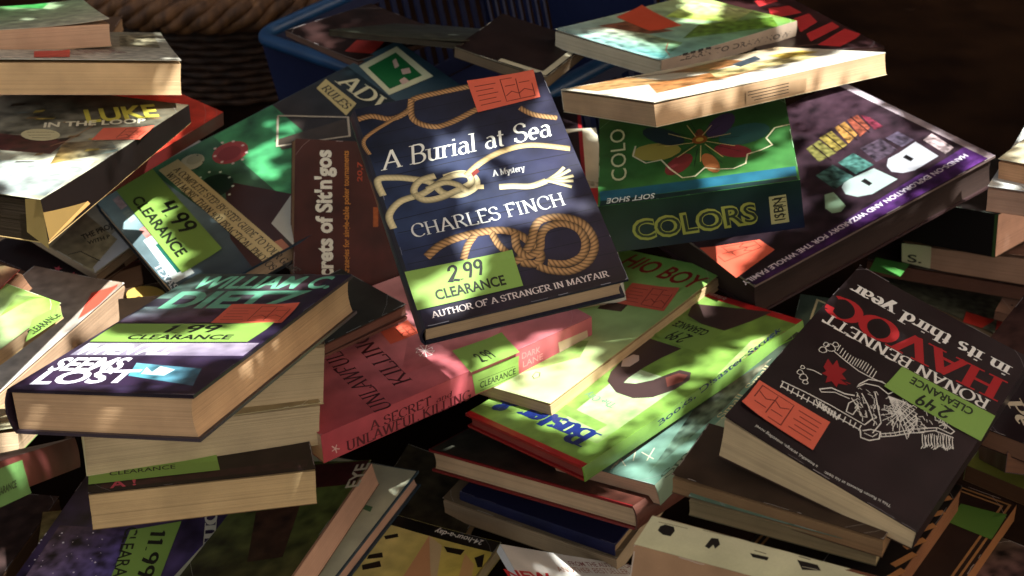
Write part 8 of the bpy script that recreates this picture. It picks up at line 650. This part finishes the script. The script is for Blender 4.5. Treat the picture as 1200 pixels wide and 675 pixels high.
add_book({'name': 'paperback_book', 'label': 'worn paperback with ragged brown pages and red corner, above the small green one', 'kind': 'soft', 'spine': 'W', 'mat': 'satin', 'edge': (170,40,34), 'back': (100,70,50), 'spinecol': (110,60,50), 'pages': (150,106,76), 'cat': 'book', 'dims': (112.2,181.8,17.5), 'loc': (-0.4907,0.9733,0.2865), 'rot': ((0.7934,0.5373,-0.2862),(-0.5959,0.7815,-0.1848),(0.1244,0.3171,0.9402)), 'art': [('quad','T',[(-56.1,-90.9),(56.1,-90.9),(56.1,90.9),(-56.1,90.9)],[(190,50,40),(180,40,34),(120,70,50),(90,150,90)],0.3,10)], 'stickers': []})
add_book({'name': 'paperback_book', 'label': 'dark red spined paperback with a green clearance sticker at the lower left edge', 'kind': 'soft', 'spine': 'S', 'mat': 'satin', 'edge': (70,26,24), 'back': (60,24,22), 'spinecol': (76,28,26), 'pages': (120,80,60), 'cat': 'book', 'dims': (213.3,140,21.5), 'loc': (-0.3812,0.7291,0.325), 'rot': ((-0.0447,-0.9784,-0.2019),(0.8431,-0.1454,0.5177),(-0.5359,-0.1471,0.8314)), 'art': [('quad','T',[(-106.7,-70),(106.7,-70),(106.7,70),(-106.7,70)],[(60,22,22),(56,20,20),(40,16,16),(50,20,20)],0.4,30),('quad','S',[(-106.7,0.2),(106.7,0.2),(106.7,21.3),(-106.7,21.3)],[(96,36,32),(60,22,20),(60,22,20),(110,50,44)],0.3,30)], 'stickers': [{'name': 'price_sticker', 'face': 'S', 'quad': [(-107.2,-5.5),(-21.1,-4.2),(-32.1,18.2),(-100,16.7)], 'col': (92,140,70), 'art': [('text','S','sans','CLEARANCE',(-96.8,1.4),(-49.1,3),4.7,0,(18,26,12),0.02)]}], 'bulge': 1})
add_book({'name': 'paperback_book', 'label': 'cream and green paperback corner under the purple hardcover at the left edge', 'kind': 'soft', 'spine': 'W', 'mat': 'satin', 'edge': (196,190,150), 'back': (120,150,80), 'spinecol': (180,180,140), 'pages': (196,160,116), 'cat': 'book', 'dims': (155.8,238.1,16.7), 'loc': (-0.4707,0.9358,0.2176), 'rot': ((0.9736,-0.2137,-0.0809),(0.2258,0.8457,0.4835),(-0.0349,-0.489,0.8716)), 'art': [('quad','T',[(-77.9,-119),(77.9,-119),(77.9,119),(-77.9,119)],[(190,190,150),(196,190,150),(190,150,100),(190,176,130)],0.3,12)], 'stickers': []})
add_book({'name': 'paperback_book', 'label': 'worn yellow-beige paperback corner lying on the purple starry one', 'kind': 'soft', 'spine': 'W', 'mat': 'satin', 'edge': (150,140,80), 'back': (120,100,60), 'spinecol': (130,120,70), 'pages': (160,140,80), 'cat': 'book', 'dims': (110,170,10), 'loc': (-0.3783,0.9774,0.0358), 'rot': ((0.9833,-0.1762,0.0454),(0.1764,0.9843,-0.0007),(-0.0446,0.0087,0.999)), 'art': [('quad','T',[(-55,-85),(55,-85),(55,85),(-55,85)],[(170,164,96),(196,190,150),(150,140,80),(110,90,50)],0.5,8)], 'stickers': []})
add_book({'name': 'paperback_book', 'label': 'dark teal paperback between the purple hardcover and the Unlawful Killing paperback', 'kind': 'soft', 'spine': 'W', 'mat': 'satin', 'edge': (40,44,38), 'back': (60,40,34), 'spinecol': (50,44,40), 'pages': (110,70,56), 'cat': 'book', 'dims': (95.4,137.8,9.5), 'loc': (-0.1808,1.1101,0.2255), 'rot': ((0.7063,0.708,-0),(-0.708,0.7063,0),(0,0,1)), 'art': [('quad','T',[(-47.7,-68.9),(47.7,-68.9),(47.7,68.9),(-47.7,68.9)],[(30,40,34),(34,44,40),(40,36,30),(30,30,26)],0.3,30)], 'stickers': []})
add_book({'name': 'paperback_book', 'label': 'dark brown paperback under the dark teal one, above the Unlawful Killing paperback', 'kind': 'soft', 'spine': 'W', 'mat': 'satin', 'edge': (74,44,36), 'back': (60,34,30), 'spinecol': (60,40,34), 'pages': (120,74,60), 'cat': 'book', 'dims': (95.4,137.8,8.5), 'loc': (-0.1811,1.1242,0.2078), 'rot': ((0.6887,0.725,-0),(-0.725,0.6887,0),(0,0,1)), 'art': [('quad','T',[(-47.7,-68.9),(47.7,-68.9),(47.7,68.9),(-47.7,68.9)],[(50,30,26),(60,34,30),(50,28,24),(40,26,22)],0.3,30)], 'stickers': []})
add_book({'name': 'magazine', 'label': 'grey-green magazine lying flat across the blue crate', 'kind': 'soft', 'spine': 'W', 'mat': 'satin', 'edge': (84,76,56), 'back': (60,54,40), 'spinecol': (50,46,36), 'pages': (60,52,38), 'cat': 'book', 'dims': (173.7,157.3,6.7), 'loc': (-0.0928,1.5464,0.3353), 'rot': ((0.8756,0.481,0.0445),(-0.474,0.8379,0.2707),(0.0929,-0.2581,0.9616)), 'art': [('quad','T',[(-86.8,-78.7),(86.8,-78.7),(86.8,78.7),(-86.8,78.7)],[(50,56,44),(66,66,48),(60,70,72),(50,52,48)],0.4,12)], 'stickers': []})
add_book({'name': 'magazine', 'label': 'dark magazine with a red sticker sagging into the blue crate', 'kind': 'soft', 'spine': 'W', 'mat': 'satin', 'edge': (150,130,120), 'back': (60,40,36), 'spinecol': (60,40,36), 'pages': (110,80,66), 'cat': 'book', 'dims': (141.6,130.7,7.6), 'loc': (-0.1751,1.6091,0.3107), 'rot': ((0.6862,0.7275,0),(-0.7275,0.6862,-0),(-0,0,1)), 'art': [('quad','T',[(-70.8,-65.3),(70.8,-65.3),(70.8,65.3),(-70.8,65.3)],[(36,20,18),(50,26,22),(50,30,26),(40,24,22)],0.4,30)], 'stickers': [{'name': 'sale_sticker', 'face': 'T', 'quad': [(35.4,-57.6),(65.2,-41.2),(42.8,-3),(15.1,-24.3)], 'col': (200,50,36), 'art': []}]})
add_book({'name': 'paperback_book', 'label': 'dark book with a pale frame border on its cover, lying in the crate', 'kind': 'soft', 'spine': 'W', 'mat': 'satin', 'edge': (160,150,120), 'back': (60,50,40), 'spinecol': (60,50,40), 'pages': (120,100,76), 'cat': 'book', 'dims': (112.7,102.5,12.3), 'loc': (0.0116,1.4554,0.351), 'rot': ((0.8641,0.497,0.0796),(-0.4872,0.8656,-0.1155),(-0.1263,0.061,0.9901)), 'art': [('quad','T',[(-56.4,-51.2),(56.4,-51.2),(56.4,51.2),(-56.4,51.2)],[(34,20,18),(34,20,18),(34,20,18),(34,20,18)],0.3,30),('line','T',[(-3.65,-45.25),(50.35,-45.25),(50.35,45.25)],7,(190,182,150))], 'stickers': []})
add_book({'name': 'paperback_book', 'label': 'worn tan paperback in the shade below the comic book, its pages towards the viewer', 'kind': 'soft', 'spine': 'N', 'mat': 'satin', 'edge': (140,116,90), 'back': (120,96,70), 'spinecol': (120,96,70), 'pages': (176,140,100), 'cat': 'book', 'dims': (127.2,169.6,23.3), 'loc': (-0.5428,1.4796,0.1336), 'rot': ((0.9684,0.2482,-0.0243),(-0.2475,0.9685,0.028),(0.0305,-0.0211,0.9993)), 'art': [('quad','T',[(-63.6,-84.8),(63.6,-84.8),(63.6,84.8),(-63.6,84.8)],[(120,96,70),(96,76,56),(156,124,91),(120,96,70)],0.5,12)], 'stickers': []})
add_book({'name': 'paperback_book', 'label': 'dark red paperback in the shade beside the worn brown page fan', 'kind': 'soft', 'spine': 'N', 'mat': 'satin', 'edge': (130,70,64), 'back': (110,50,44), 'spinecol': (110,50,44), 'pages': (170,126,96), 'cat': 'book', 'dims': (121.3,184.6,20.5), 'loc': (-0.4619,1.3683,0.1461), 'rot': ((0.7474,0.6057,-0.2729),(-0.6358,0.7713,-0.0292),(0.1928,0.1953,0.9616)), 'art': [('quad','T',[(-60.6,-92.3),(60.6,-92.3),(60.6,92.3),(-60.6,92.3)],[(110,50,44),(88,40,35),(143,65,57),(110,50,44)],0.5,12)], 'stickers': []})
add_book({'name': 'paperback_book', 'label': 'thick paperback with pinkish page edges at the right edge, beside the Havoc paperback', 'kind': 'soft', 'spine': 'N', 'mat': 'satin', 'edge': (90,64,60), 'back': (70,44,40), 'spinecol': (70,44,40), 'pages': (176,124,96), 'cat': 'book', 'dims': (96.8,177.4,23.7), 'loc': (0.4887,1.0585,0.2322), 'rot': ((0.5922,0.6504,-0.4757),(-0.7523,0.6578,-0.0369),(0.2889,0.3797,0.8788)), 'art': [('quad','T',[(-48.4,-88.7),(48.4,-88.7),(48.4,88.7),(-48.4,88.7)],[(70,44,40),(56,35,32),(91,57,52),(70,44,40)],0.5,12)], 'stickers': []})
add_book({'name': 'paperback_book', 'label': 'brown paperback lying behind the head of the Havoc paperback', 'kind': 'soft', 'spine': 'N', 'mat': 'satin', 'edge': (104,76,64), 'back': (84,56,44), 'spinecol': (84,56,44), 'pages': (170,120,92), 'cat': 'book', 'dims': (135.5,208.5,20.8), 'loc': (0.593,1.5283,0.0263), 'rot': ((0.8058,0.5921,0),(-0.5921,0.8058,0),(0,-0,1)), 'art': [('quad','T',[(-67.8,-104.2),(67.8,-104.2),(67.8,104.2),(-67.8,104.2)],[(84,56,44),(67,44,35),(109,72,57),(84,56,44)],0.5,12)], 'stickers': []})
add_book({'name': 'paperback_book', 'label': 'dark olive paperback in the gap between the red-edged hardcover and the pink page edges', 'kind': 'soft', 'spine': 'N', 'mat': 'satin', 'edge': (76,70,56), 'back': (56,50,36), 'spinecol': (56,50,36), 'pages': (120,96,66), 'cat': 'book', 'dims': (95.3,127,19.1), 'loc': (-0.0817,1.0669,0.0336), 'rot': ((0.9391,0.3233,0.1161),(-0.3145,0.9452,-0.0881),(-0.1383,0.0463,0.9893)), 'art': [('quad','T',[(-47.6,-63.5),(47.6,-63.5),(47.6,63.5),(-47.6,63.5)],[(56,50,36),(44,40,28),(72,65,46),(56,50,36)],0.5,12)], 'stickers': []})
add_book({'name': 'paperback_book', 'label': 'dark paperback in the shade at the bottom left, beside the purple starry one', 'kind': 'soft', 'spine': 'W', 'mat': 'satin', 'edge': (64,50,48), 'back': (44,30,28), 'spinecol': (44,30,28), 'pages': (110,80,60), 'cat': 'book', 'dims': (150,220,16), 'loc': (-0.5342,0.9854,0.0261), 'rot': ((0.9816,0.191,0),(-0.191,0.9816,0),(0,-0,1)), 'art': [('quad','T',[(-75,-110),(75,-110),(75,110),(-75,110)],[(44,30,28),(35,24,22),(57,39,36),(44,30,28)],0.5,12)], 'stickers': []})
